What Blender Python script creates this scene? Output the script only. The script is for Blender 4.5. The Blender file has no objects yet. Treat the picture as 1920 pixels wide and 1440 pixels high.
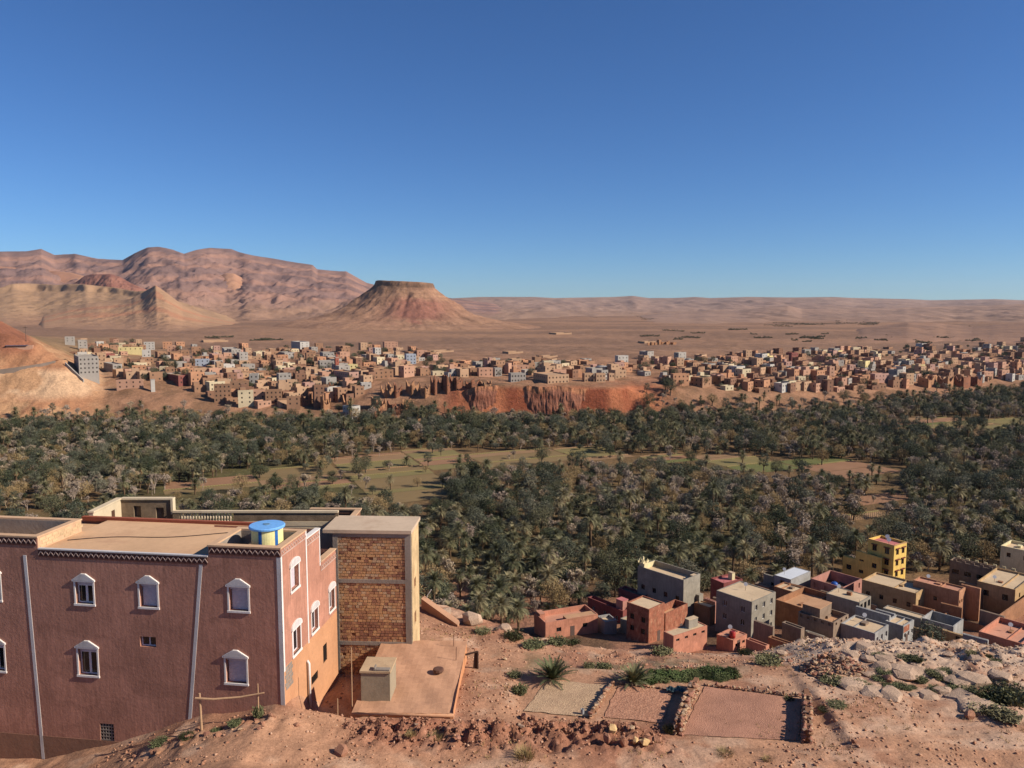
import bpy, math, random
import numpy as np
from mathutils import Vector, Matrix
R = math.radians
SC = bpy.context.scene
COL = SC.collection

# ------------------------------------------------------------------ camera
FPX = 1442.0                         # focal length in photograph pixels (1920 wide)
PITCH = math.atan(145 / FPX)         # the horizon lies at pixel row 575
cam = bpy.data.cameras.new('camera')
cam.sensor_width = 36.0
cam.lens = 36.0 * FPX / 1920.0
cam.clip_start = 0.5
cam.clip_end = 60000
cam_o = bpy.data.objects.new('camera', cam)
COL.objects.link(cam_o)
cam_o.location = (0, 0, 0)
cam_o.rotation_euler = (math.pi / 2 - PITCH, 0, 0)
SC.camera = cam_o

# ------------------------------------------------------------------ sky, sun, exposure
SUN_AZ, SUN_EL = R(104.5), R(33)
world = bpy.data.worlds.new('World')
SC.world = world
world.use_nodes = True
wn = world.node_tree
bg = wn.nodes['Background']
sky = wn.nodes.new('ShaderNodeTexSky')
sky.sky_type = 'NISHITA'
sky.sun_disc = False
sky.sun_elevation = SUN_EL
sky.sun_rotation = SUN_AZ
sky.altitude = 1400
sky.air_density = 1.0
sky.dust_density = 0.0
sky.ozone_density = 3.5
sg = wn.nodes.new('ShaderNodeHueSaturation')
sg.inputs['Saturation'].default_value = 1.05
wn.links.new(sky.outputs[0], sg.inputs['Color'])
st = wn.nodes.new('ShaderNodeMix'); st.data_type = 'RGBA'; st.blend_type = 'MULTIPLY'
st.inputs[0].default_value = 1.0
st.inputs[7].default_value = (0.62, 0.88, 1.22, 1.0)
wn.links.new(sg.outputs[0], st.inputs[6])
wn.links.new(st.outputs[2], bg.inputs[0])
bg.inputs[1].default_value = 0.064
sun = bpy.data.lights.new('sun', 'SUN')
sun.energy = 5.0
sun.angle = R(0.5)
sun.color = (1.0, 0.91, 0.79)
sun_o = bpy.data.objects.new('sun', sun)
COL.objects.link(sun_o)
SDIR = Vector((math.sin(SUN_AZ) * math.cos(SUN_EL), math.cos(SUN_AZ) * math.cos(SUN_EL), math.sin(SUN_EL)))
sun_o.rotation_euler = SDIR.to_track_quat('Z', 'Y').to_euler()
SC.view_settings.view_transform = 'Standard'
SC.view_settings.look = 'None'
SC.view_settings.gamma = 1.0
SC.view_settings.exposure = 0.42
SC.view_settings.use_curve_mapping = False
SC.cycles.max_bounces = 4
SC.cycles.diffuse_bounces = 2
SC.cycles.glossy_bounces = 2
SC.cycles.transmission_bounces = 2
SC.cycles.volume_bounces = 0
SC.cycles.use_adaptive_sampling = True
SC.cycles.use_denoising = True

# ------------------------------------------------------------------ maths helpers
def lin(r, g, b):
    """sRGB 0..255 to linear rgba"""
    def c(v):
        v /= 255.0
        return v / 12.92 if v <= 0.04045 else ((v + 0.055) / 1.055) ** 2.4
    return (c(r), c(g), c(b), 1.0)

CP, SP = math.cos(PITCH), math.sin(PITCH)
def ray(px, py):
    u, v = (px - 960.0) / FPX, (720.0 - py) / FPX
    return (u, CP + v * SP, -SP + v * CP)
def at_z(px, py, z):
    d = ray(px, py); k = z / d[2]
    return Vector((d[0] * k, d[1] * k, z))
def at_y(px, py, y):
    d = ray(px, py); k = y / d[1]
    return Vector((d[0] * k, y, d[2] * k))
def project(x, y, z):
    dep = y * CP - z * SP
    up = y * SP + z * CP
    return 960 + FPX * x / dep, 720 - FPX * up / dep

def _h(ix, iy, seed):
    n = (ix.astype(np.int64) * 374761393 + iy.astype(np.int64) * 668265263 + seed * 974711) & 0xffffffff
    n = ((n ^ (n >> 13)) * 1274126177) & 0xffffffff
    n = n ^ (n >> 16)
    return (n & 0xffff) / 65535.0
def vn(x, y, seed=0):
    x = np.asarray(x, float); y = np.asarray(y, float)
    ix, iy = np.floor(x), np.floor(y)
    fx, fy = x - ix, y - iy
    fx = fx * fx * fx * (fx * (fx * 6 - 15) + 10); fy = fy * fy * fy * (fy * (fy * 6 - 15) + 10)
    a, b = _h(ix, iy, seed), _h(ix + 1, iy, seed)
    c, d = _h(ix, iy + 1, seed), _h(ix + 1, iy + 1, seed)
    return (a + (b - a) * fx) * (1 - fy) + (c + (d - c) * fx) * fy
def fbm(x, y, octv=4, seed=0, gain=0.5):
    s, a, t = 0.0, 1.0, 0.0
    ca, sa = math.cos(0.6), math.sin(0.6)
    x = np.asarray(x, float); y = np.asarray(y, float)
    for k in range(octv):
        s = s + a * (vn(x, y, seed + k * 17) - 0.5); t += a * 0.5
        x, y = (ca * x - sa * y) * 2.03 + 3.1, (sa * x + ca * y) * 2.03 + 7.7
        a *= gain
    return s / t
def ridged(x, y, octv=4, seed=0, gain=0.5):
    s, a, t = 0.0, 1.0, 0.0
    ca, sa = math.cos(0.6), math.sin(0.6)
    x = np.asarray(x, float); y = np.asarray(y, float)
    for k in range(octv):
        s = s + a * (1 - np.abs(2 * vn(x, y, seed + k * 17) - 1)); t += a
        x, y = (ca * x - sa * y) * 2.03 + 3.1, (sa * x + ca * y) * 2.03 + 7.7
        a *= gain
    return s / t
def sst(a, b, x):
    t = np.clip((np.asarray(x, float) - a) / (b - a), 0, 1)
    return t * t * (3 - 2 * t)
def in_poly(px, py, poly):
    px = np.asarray(px, float); py = np.asarray(py, float)
    res = np.zeros(px.shape, bool); n = len(poly); j = n - 1
    for i in range(n):
        xi, yi = poly[i]; xj, yj = poly[j]
        c = ((yi > py) != (yj > py)) & (px < (xj - xi) * (py - yi) / ((yj - yi) + 1e-12) + xi)
        res ^= c; j = i
    return res

# ------------------------------------------------------------------ mesh helpers
class MB:
    """collects shapes; build() links them as ONE mesh object"""
    def __init__(s): s.v = []; s.f = []
    def poly(s, *pts):
        n = len(s.v); s.v += [tuple(p) for p in pts]; s.f.append(tuple(range(n, n + len(pts))))
    def ebox(s, o, a, b, c):
        """box from corner o with edge vectors a, b, c (right handed)"""
        o, a, b, c = Vector(o), Vector(a), Vector(b), Vector(c)
        n = len(s.v)
        for k in range(8):
            s.v.append(tuple(o + (a if k & 1 else a * 0) + (b if k & 2 else b * 0) + (c if k & 4 else c * 0)))
        for q in ((0, 2, 3, 1), (4, 5, 7, 6), (0, 1, 5, 4), (2, 6, 7, 3), (0, 4, 6, 2), (1, 3, 7, 5)):
            s.f.append(tuple(n + i for i in q))
    def box(s, x0, x1, y0, y1, z0, z1):
        s.ebox((x0, y0, z0), (x1 - x0, 0, 0), (0, y1 - y0, 0), (0, 0, z1 - z0))
    def prism(s, pts, vec):
        """extrude polygon pts by vec"""
        vec = Vector(vec); n = len(s.v); m = len(pts)
        s.v += [tuple(p) for p in pts] + [tuple(Vector(p) + vec) for p in pts]
        s.f.append(tuple(range(n, n + m))[::-1]); s.f.append(tuple(range(n + m, n + 2 * m)))
        for i in range(m):
            j = (i + 1) % m
            s.f.append((n + i, n + j, n + m + j, n + m + i))
    def tube(s, pts, rad, seg=6, cap=True):
        rings = []
        for i, p in enumerate(pts):
            p = Vector(p)
            d = Vector(pts[min(i + 1, len(pts) - 1)]) - Vector(pts[max(i - 1, 0)])
            d.normalize()
            a = d.cross(Vector((0.31, 0.95, 0.05))).normalized(); b = d.cross(a)
            r = rad[i] if isinstance(rad, (list, tuple)) else rad
            n = len(s.v)
            for k in range(seg):
                t = 2 * math.pi * k / seg
                s.v.append(tuple(p + a * (r * math.cos(t)) + b * (r * math.sin(t))))
            rings.append(n)
        for i in range(len(rings) - 1):
            for k in range(seg):
                k2 = (k + 1) % seg
                s.f.append((rings[i] + k, rings[i + 1] + k, rings[i + 1] + k2, rings[i] + k2))
        if cap:
            s.f.append(tuple(rings[0] + k for k in range(seg)))
            s.f.append(tuple(rings[-1] + k for k in range(seg))[::-1])
    def lathe(s, prof, c=(0, 0, 0), seg=24):
        rings = []
        for r, z in prof:
            n = len(s.v)
            for k in range(seg):
                t = 2 * math.pi * k / seg
                s.v.append((c[0] + r * math.cos(t), c[1] + r * math.sin(t), c[2] + z))
            rings.append(n)
        for i in range(len(rings) - 1):
            for k in range(seg):
                k2 = (k + 1) % seg
                s.f.append((rings[i] + k, rings[i] + k2, rings[i + 1] + k2, rings[i + 1] + k))
        s.f.append(tuple(rings[0] + k for k in range(seg))[::-1])
        s.f.append(tuple(rings[-1] + k for k in range(seg)))
    def mesh(s, name, mat=None, smooth=False):
        m = bpy.data.meshes.new(name)
        m.from_pydata(s.v, [], s.f)
        if mat is not None: m.materials.append(mat)
        if smooth: m.polygons.foreach_set('use_smooth', [True] * len(m.polygons))
        m.update()
        return m
    def build(s, name, mat=None, parent=None, smooth=False):
        return link(name, s.mesh(name, mat, smooth), parent)

def link(name, data, parent=None, loc=(0, 0, 0), rz=0.0, scale=None):
    o = bpy.data.objects.new(name, data)
    COL.objects.link(o)
    if parent is not None: o.parent = parent
    o.location = loc
    if rz: o.rotation_euler = (0, 0, rz)
    if scale is not None: o.scale = scale
    return o
def tag(o, label=None, cat=None, group=None, kind=None):
    if label: o['label'] = label
    if cat: o['category'] = cat
    if group: o['group'] = group
    if kind: o['kind'] = kind
    return o
def thing(name, label, cat, loc=(0, 0, 0), rz=0.0, group=None):
    o = bpy.data.objects.new(name, None)
    o.empty_display_size = 0.3
    COL.objects.link(o)
    o.location = loc; o.rotation_euler = (0, 0, rz)
    return tag(o, label, cat, group)
def grid_mesh(name, X, Y, Z, mat, col=None, smooth=True):
    """X, Y, Z arrays of shape (rows, cols)"""
    r, c = X.shape
    m = bpy.data.meshes.new(name)
    m.vertices.add(r * c)
    co = np.empty((r * c, 3), np.float32)
    co[:, 0] = X.ravel(); co[:, 1] = Y.ravel(); co[:, 2] = Z.ravel()
    m.vertices.foreach_set('co', co.ravel())
    i = np.arange(r * c).reshape(r, c)
    q = np.stack([i[:-1, :-1], i[:-1, 1:], i[1:, 1:], i[1:, :-1]], -1).reshape(-1, 4)
    n = len(q)
    m.loops.add(n * 4); m.polygons.add(n)
    m.loops.foreach_set('vertex_index', q.ravel().astype(np.int32))
    m.polygons.foreach_set('loop_start', np.arange(0, n * 4, 4, dtype=np.int32))
    m.polygons.foreach_set('use_smooth', np.full(n, smooth))
    m.update(calc_edges=True)
    m.validate()
    if col is not None:
        a = m.color_attributes.new('tint', 'FLOAT_COLOR', 'POINT')
        cc = np.ones((r * c, 4), np.float32); cc[:, :3] = col.reshape(-1, 3)
        a.data.foreach_set('color', cc.ravel())
    m.materials.append(mat)
    return m

# ------------------------------------------------------------------ materials
MATS = {}
class NT:
    def __init__(s, name, rough=0.9, spec=0.15):
        s.m = bpy.data.materials.new(name); s.m.use_nodes = True
        s.t = s.m.node_tree; s.b = s.t.nodes['Principled BSDF']
        s.b.inputs['Roughness'].default_value = rough
        s.b.inputs['Specular IOR Level'].default_value = spec
        s.pos = None
    def n(s, typ, **kw):
        x = s.t.nodes.new(typ)
        for k, v in kw.items(): setattr(x, k, v)
        return x
    def l(s, a, b): s.t.links.new(a, b)
    def position(s):
        if s.pos is None: s.pos = s.n('ShaderNodeNewGeometry').outputs['Position']
        return s.pos
    def scaled(s, sc):
        mp = s.n('ShaderNodeMapping')
        mp.inputs['Scale'].default_value = sc if isinstance(sc, (tuple, list)) else (sc, sc, sc)
        s.l(s.position(), mp.inputs[0]); return mp.outputs[0]
    def noise(s, sc, detail=4, rough=0.6):
        x = s.n('ShaderNodeTexNoise'); x.inputs['Scale'].default_value = 1.0
        x.inputs['Detail'].default_value = detail; x.inputs['Roughness'].default_value = rough
        s.l(s.scaled(sc), x.inputs['Vector']); return x.outputs['Fac']
    def ramp(s, fac, stops):
        r = s.n('ShaderNodeValToRGB'); e = r.color_ramp.elements
        while len(e) < len(stops): e.new(0.5)
        for k, (p, c) in enumerate(stops):
            e[k].position = p; e[k].color = c if len(c) == 4 else (*c, 1)
        s.l(fac, r.inputs[0]); return r.outputs[0]
    def mix(s, fac, a, b, mode='MIX'):
        x = s.n('ShaderNodeMix', data_type='RGBA', blend_type=mode)
        for k, v in ((0, fac), (6, a), (7, b)):
            if hasattr(v, 'is_linked') or hasattr(v, 'node'): s.l(v, x.inputs[k])
            else: x.inputs[k].default_value = v
        return x.outputs[2]
    def bump(s, h, strength=0.4, dist=0.1, prev=None):
        x = s.n('ShaderNodeBump'); x.inputs['Strength'].default_value = strength
        x.inputs['Distance'].default_value = dist
        s.l(h, x.inputs['Height'])
        if prev is not None: s.l(prev, x.inputs['Normal'])
        s.l(x.outputs[0], s.b.inputs['Normal']); return x.outputs[0]
    def out(s, c): s.l(c, s.b.inputs['Base Color']); return s.m

def g3(v): return (v, v, v, 1)
def plaster(name, c, var=0.22, sc=1.2, grime=None, bump=0.25, rough=0.92, streak=False):
    """weathered wall paint, render, mud or concrete"""
    key = ('pl', name)
    if key in MATS: return MATS[key]
    t = NT(name, rough)
    big = t.noise(sc * 0.35, 5, 0.65)
    fine = t.noise(sc * 6, 4, 0.7)
    k = t.ramp(big, [(0.3, g3(1 - var)), (0.7, g3(1 + var * 0.4))])
    k2 = t.ramp(fine, [(0.3, g3(1 - var * 0.6)), (0.7, g3(1.0))])
    o = t.mix(1.0, c, k, 'MULTIPLY'); o = t.mix(1.0, o, k2, 'MULTIPLY')
    if streak:
        st = t.noise((sc * 9, sc * 9, sc * 0.7), 3, 0.7)
        o = t.mix(1.0, o, t.ramp(st, [(0.35, g3(0.82)), (0.65, g3(1.06))]), 'MULTIPLY')
    if streak:
        pt = t.noise((sc * 0.45, sc * 0.45, sc * 0.6), 2, 0.4)
        o = t.mix(1.0, o, t.ramp(pt, [(0.50, g3(1.0)), (0.515, g3(0.90)), (0.60, g3(0.93)), (0.612, g3(1.04))]), 'MULTIPLY')
    if grime:
        gr = t.noise((sc * 0.9, sc * 0.9, sc * 0.35), 5, 0.7)
        f = t.ramp(gr, [(0.52, g3(0)), (0.72, g3(0.55))])
        o = t.mix(f, o, grime)
    t.bump(fine, bump, 0.05)
    MATS[key] = t.out(o)
    return MATS[key]
def flat(name, c, rough=0.6, spec=0.3, metal=0.0):
    key = ('fl', name)
    if key in MATS: return MATS[key]
    t = NT(name, rough, spec)
    nz = t.noise(7.0, 3)
    o = t.mix(1.0, c, t.ramp(nz, [(0.3, g3(0.86)), (0.7, g3(1.05))]), 'MULTIPLY')
    t.b.inputs['Metallic'].default_value = metal
    MATS[key] = t.out(o)
    return MATS[key]
def glass(name='window_glass'):
    key = ('gl', name)
    if key in MATS: return MATS[key]
    t = NT(name, 0.12, 0.5)
    t.b.inputs['Base Color'].default_value = (0.012, 0.013, 0.015, 1)
    MATS[key] = t.m
    return t.m
# ------------------------------------------------------------------ terrain
def tint_ground(name, sc, amt=0.35, bump=0.5, bdist=0.15, fine=8.0, speck=None):
    """ground whose soil colour comes from the 'tint' attribute, broken up by noise"""
    t = NT(name, 0.95, 0.1)
    a = t.n('ShaderNodeAttribute', attribute_name='tint')
    big = t.noise(sc, 6, 0.62); fn = t.noise(sc * fine, 5, 0.7)
    o = t.mix(1.0, a.outputs['Color'], t.ramp(big, [(0.28, g3(1 - amt)), (0.72, g3(1 + amt * 0.5))]), 'MULTIPLY')
    o = t.mix(1.0, o, t.ramp(fn, [(0.3, g3(1 - amt)), (0.7, g3(1 + amt * 0.35))]), 'MULTIPLY')
    vf = t.noise(sc * fine * 4.5, 3, 0.75)
    o = t.mix(1.0, o, t.ramp(vf, [(0.32, g3(1 - amt)), (0.7, g3(1 + amt * 0.5))]), 'MULTIPLY')
    if speck:
        v = t.n('ShaderNodeTexVoronoi'); v.inputs['Scale'].default_value = speck[0]
        t.l(t.position(), v.inputs['Vector'])
        f = t.ramp(v.outputs['Distance'], [(0.12, g3(speck[2])), (0.22, g3(0))])
        o = t.mix(f, o, speck[1])
    b = t.bump(big, bump * 0.6, bdist * 4)
    t.bump(fn, bump, bdist, b)
    return t.out(o)

SOIL = np.array(lin(188, 142, 111)[:3]); SOIL2 = np.array(lin(166, 119, 93)[:3]); DUST = np.array(lin(210, 174, 145)[:3])
STONE = np.array(lin(206, 178, 152)[:3]); RED = np.array(lin(158, 88, 62)[:3]); SAND = np.array(lin(203, 150, 108)[:3])
PLAIN = np.array(lin(160, 123, 97)[:3]); PLAIN2 = np.array(lin(142, 110, 88)[:3]); OLIVE = np.array(lin(150, 124, 88)[:3])
def mixc(a, b, f):
    f = np.asarray(f)[..., None]
    return a * (1 - f) + b * f

ZX = [-60, -30, -24, -20, -15, -11.5, -8, -4, 0, 5, 15, 20, 30, 45, 80]
ZB = [-24, -23.3, -23.0, -21.9, -19.95, -19.25, -19.75, -19.9, -20.05, -20.05, -20.0, -20.0, -20.2, -20.6, -22]
EX = [-60, -10, -4.7, 1.3, 10, 17.5, 31, 50, 90]
ED = [50, 52, 53, 49, 48.0, 47.5, 48, 50, 55]
def near_h(x, y, detail=True):
    """the terrace of bare hill that the two houses stand on"""
    z = np.interp(x, ZX, ZB)
    z = z + np.where(y < 31, (31 - y) * 0.42, 0) - 0.095 * np.clip(y - 37.5, 0, 60)
    # far side of the left part falls to the common terrace height
    z = z + (np.minimum(z, -20.7) - z) * sst(38.0, 42.5, y) * sst(-2.0, -4.0, x)
    # the sunken passage between the red house and the buried roof
    pas = sst(-10.9, -10.3, x) * sst(-7.2, -7.8, x) * sst(35.4, 36.6, y) * sst(44.2, 43.6, y)
    z = z * (1 - pas) + (-21.4) * pas
    z = z - np.interp(x, [-6, 0, 6, 12, 40], [0.0, 0.05, 0.16, 0.2, 0.17]) * np.clip(y - 41.5, 0, 60)
    e = np.interp(x, EX, ED) + (fbm(x / 6, y * 0 + 3, 3, 5) * 1.6 if detail else 0)
    s = np.clip(y - e, 0, 400)
    z = z - s * 0.52 - np.clip(s, 0, 3) * 0.12
    if detail:
        fl = sst(e + 4, e, y)
        z = z + fbm(x / 3.5, y / 3.5, 4, 11) * 0.22 + fbm(x / 0.7, y / 0.7, 3, 21) * 0.05
        # rubble berm in front of the plots
        b = np.exp(-((y - (34.5 + 0.3 * np.sin(x * 0.5))) / 0.7) ** 2) * sst(-8.5, -5.5, x) * sst(7.6, 6.4, x)
        clod = np.clip(ridged(x / 0.55, y / 0.55, 3, 31) - 0.42, 0, 1)
        c2 = np.clip(ridged(x / 0.33, y / 0.33, 2, 37) - 0.5, 0, 1)
        bw = np.exp(-((y - 33.9) / 1.3) ** 4) * sst(-9, -6, x) * sst(8.6, 6.8, x)
        z = z + b * (0.05 + 0.7 * clod) + bw * (0.55 * clod + 0.4 * c2 - 0.08)
        # levelled ground under the walled plots
        pf = sst(-0.2, 0.6, x) * sst(15.9, 15.2, x) * sst(-0.5, 0.0, y - np.interp(x, [0, 5, 7.4, 16], [36.2, 35.6, 33.6, 33.3])) * sst(42.2, 41.4, y)
        z = z * (1 - pf) + (-20.3 - 0.03 * (y - 38)) * pf
        bl = np.exp(-((y - 33.9) / 0.8) ** 2) * sst(-19, -16, x) * sst(-9.5, -11, x)
        z = z + bl * 0.5 * clod
        # rock outcrop on the right
        ro = sst(15.5, 19.5, x + 2 * fbm(x / 5, y / 5, 2, 41)) * sst(39.5, 44, y + 0.12 * np.clip(x - 16, 0, 30)) * fl
        rk = np.maximum(ridged(x / 3.2, y / 2.6, 4, 51) - 0.38, 0)
        z = z + ro * (0.25 + 1.15 * rk + 0.35 * np.maximum(ridged(x / 0.9, y / 0.8, 3, 55) - 0.5, 0))
        r2 = sst(-6, -2, x) * sst(12, 8, x) * np.exp(-((y - e + 1.5) / 1.5) ** 2)
        z = z + r2 * 0.6 * np.maximum(ridged(x / 1.7, y / 1.4, 3, 61) - 0.45, 0)
    return z
def near_col(x, y):
    n1 = fbm(x / 4, y / 4, 4, 71); n2 = fbm(x / 1.3, y / 1.3, 3, 81)
    c = mixc(SOIL, SOIL2, sst(-0.1, 0.5, n1))
    c = mixc(c, DUST, sst(0.12, 0.55, n2 + 0.3 * n1) * 0.6)
    ro = sst(14, 18, x) * sst(39.5, 43.5, y + 0.12 * np.clip(x - 16, 0, 30))
    c = mixc(c, STONE, ro * sst(-0.25, 0.2, n2 + 0.35) * 0.9)
    tr = sst(13, 17, x) * sst(42, 39, y) * sst(-0.2, 0.4, fbm(x / 6, y / 1.2, 3, 91))
    c = mixc(c, DUST * 1.02, tr * 0.85)
    gr = np.exp(-((y - 43.2) / 1.6) ** 2) * sst(-2, 1, x) * sst(16, 12, x) * sst(0.0, 0.35, n2 + 0.1)
    c = mixc(c, np.array(lin(96, 92, 62)[:3]), gr * 0.6)
    b = np.exp(-((y - 34.5) / 1.0) ** 2) * sst(-8, -5, x) * sst(7.6, 6.4, x)
    c = mixc(c, np.array(lin(150, 98, 76)[:3]), np.clip(b + 0.7 * np.exp(-((y - 33.9) / 1.4) ** 4) * sst(-9, -6, x) * sst(8.6, 6.8, x), 0, 1) * 0.75)
    return c

# profile of the valley's far bank: for columns (photo pixel x) six depth/height points
BANK = {
 -700: ((420, -75), (460, -40), (500, -10), (560, 20), (640, 25), (900, 0)),
 -300: ((440, -75), (480, -48), (520, -24), (560, 0), (640, 4), (900, -12)),
 0: ((472, -75), (500, -58), (528, -38), (545, -19), (600, -11), (900, -32)),
 60: ((476, -75), (504, -58), (531, -40), (548, -26), (620, -24), (900, -38)),
 120: ((480, -75), (508, -60), (531, -43), (548, -39), (650, -38), (900, -44)),
 150: ((484, -75), (512, -62), (531, -50), (550, -46), (650, -44), (900, -47)),
 190: ((488, -75), (515, -65), (535, -57), (565, -53), (650, -49), (900, -49)),
 260: ((490, -75), (505, -68), (530, -58), (560, -53), (650, -50), (900, -52)),
 400: ((485, -75), (500, -71), (530, -62), (560, -55), (650, -52), (900, -52)),
 600: ((485, -75), (500, -72), (530, -64), (565, -56), (650, -53), (900, -52)),
 700: ((490, -75), (500, -71), (525, -60), (555, -54), (650, -52), (900, -52)),
 820: ((495, -75), (505, -65), (518, -56), (535, -53), (650, -52), (900, -52)),
 880: ((500, -75), (504, -67), (511, -54), (530, -52), (650, -52), (900, -52)),
 950: ((503, -75), (506, -70), (511, -53), (530, -52), (650, -52), (900, -52)),
 1150: ((503, -75), (506, -70), (512, -54), (530, -52.5), (650, -52), (900, -52)),
 1260: ((500, -75), (510, -67), (522, -57), (540, -54), (680, -53), (900, -52)),
 1400: ((500, -75), (515, -69), (535, -61.5), (560, -58), (700, -55), (900, -53)),
 1600: ((540, -75), (560, -70), (585, -65), (620, -60), (720, -56), (900, -54)),
 1750: ((590, -75), (610, -70), (640, -65), (680, -60), (760, -57), (900, -54)),
 1920: ((640, -75), (670, -70), (700, -66), (740, -62), (800, -58), (900, -55)),
 2700: ((700, -75), (730, -70), (760, -66), (800, -62), (850, -58), (900, -55)),
}
_bx = sorted(BANK)
_bd = [[BANK[k][i][0] for k in _bx] for i in range(6)]
_bz = [[BANK[k][i][1] for k in _bx] for i in range(6)]
NEARP_D = [56, 118, 135, 150, 170, 190, 212, 260]
NEARP_Z = [-24, -58.5, -64.2, -67.8, -71.2, -73.6, -75, -75]
def far_h(x, y, detail=True):
    x = np.asarray(x, float); y = np.asarray(y, float)
    px = 960 + FPX * x / np.maximum(y, 1)
    z = np.interp(y, NEARP_D, NEARP_Z)
    z = np.where(y < 135, np.minimum(z + 6, near_h(x, y, False)), z)
    zz = np.full(z.shape, -75.0)
    for i in range(5):
        d0, d1 = np.interp(px, _bx, _bd[i]), np.interp(px, _bx, _bd[i + 1])
        z0, z1 = np.interp(px, _bx, _bz[i]), np.interp(px, _bx, _bz[i + 1])
        f = np.clip((y - d0) / (d1 - d0), 0, 1)
        if i == 4: zz = np.where(y > d0, z0 + (z1 - z0) * f, zz)
        else: zz = np.where((y > d0), z0 + (z1 - z0) * f, zz)
    zz = zz + (-52 - zz) * sst(850, 1500, y)
    z = np.where(y > 400, zz, z)
    if detail:
        bank = sst(-74.8, -72, z) * (y > 400)
        z = z + bank * (fbm(x / 30, y / 30, 4, 3) * 2.0 + fbm(x / 7, y / 7, 3, 4) * 0.6) * sst(3000, 900, y)
        spur = sst(220, 120, px) * bank * sst(640, 600, y)
        z = z + spur * (ridged(x / 9, y / 30, 3, 8) - 0.5) * 3.0
        z = z + sst(900, 1800, y) * fbm(x / 400, y / 400, 4, 9) * 5 * sst(15000, 4000, y)
        hillside = (y > 57) & (y < 200)
        z = z + hillside * fbm(x / 8, y / 8, 3, 14) * 0.5
        z = z - sst(62, 58, y) * 1.4
    return z
def far_col(x, y, z):
    px = 960 + FPX * x / np.maximum(y, 1)
    n1 = fbm(x / 60, y / 60, 4, 101); n2 = fbm(x / 14, y / 14, 4, 111); n3 = fbm(x / 420, y / 170, 5, 121)
    val = mixc(np.array(lin(124, 98, 68)[:3]), np.array(lin(96, 90, 58)[:3]), sst(-0.2, 0.4, n1))
    bank = mixc(np.array(lin(166, 124, 95)[:3]), np.array(lin(140, 106, 80)[:3]), sst(-0.2, 0.4, n2))
    # the orange spur with its road cut
    sp = sst(225, 150, px) * sst(640, 600, y)
    spc = mixc(np.array(lin(190, 146, 108)[:3]), np.array(lin(176, 126, 92)[:3]), sst(-0.3, 0.3, n2))
    spc = mixc(spc, np.array(lin(150, 98, 74)[:3]), sst(-36, -27, z + 3 * n2) * sst(75, 50, px))
    spc = mixc(spc, np.array(lin(216, 178, 140)[:3]), sst(-62, -55, z + 3 * n2) * sst(-41, -46, z) * sst(0.0, 0.25, n2 + 0.2) * 0.8)
    c = mixc(val, bank, sst(-75, -73.0, z) * (y > 400))
    c = mixc(c, spc, sp * sst(-74.5, -72, z))
    rc = sst(800, 870, px) * sst(1290, 1180, px) * sst(-72, -68, z) * sst(-52.5, -55.5, z) * (y > 400)
    c = mixc(c, mixc(RED, np.array(lin(190, 118, 82)[:3]), sst(-0.2, 0.4, n2)), rc)
    pl = mixc(PLAIN, PLAIN2, sst(-0.25, 0.35, n3 + 0.3 * n1))
    pl = mixc(pl, np.array(lin(168, 128, 98)[:3]), sst(0.1, 0.5, -n3 + 0.4 * fbm(x / 90, y / 260, 3, 131)) * 0.7)
    c = mixc(c, pl, sst(620, 950, y))
    ol = sst(420, 120, px) * sst(600, 640, y) * sst(1500, 1000, y)
    c = mixc(c, OLIVE, ol * 0.6)
    hs = sst(215, 190, y)
    c = mixc(c, mixc(SOIL2, np.array(lin(120, 92, 70)[:3]), sst(-0.2, 0.3, n2)), hs)
    return c

def build_ground():
    xs = np.arange(-34, 50, 0.14); ys = np.arange(14, 63, 0.14)
    X, Y = np.meshgrid(xs, ys)
    Z = near_h(X, Y)
    m = tint_ground('hill_soil', 0.8, 0.30, 0.6, 0.06, 7.0, (5.5, lin(196, 150, 122), 0.55))
    o = link('hill_ground', grid_mesh('hill_ground', X, Y, Z, m, near_col(X, Y)))
    tag(o, kind='structure')
    t = np.linspace(-1.12, 1.12, 620)
    ys = np.concatenate([np.arange(52, 130, 1.6), np.arange(130, 465, 3.0), np.arange(465, 700, 1.1),
                         np.arange(700, 1000, 5), np.geomspace(1000, 16000, 110)])
    T, Y = np.meshgrid(t, ys)
    X = T * Y
    Z = far_h(X, Y)
    global GT, GY, GZ
    GT, GY, GZ = t, ys, Z
    m = tint_ground('valley_soil', 0.06, 0.28, 0.6, 1.0, 9.0)
    o = link('ground', grid_mesh('ground', X, Y, Z, m, far_col(X, Y, Z)))
    tag(o, kind='structure')
build_ground()

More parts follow.
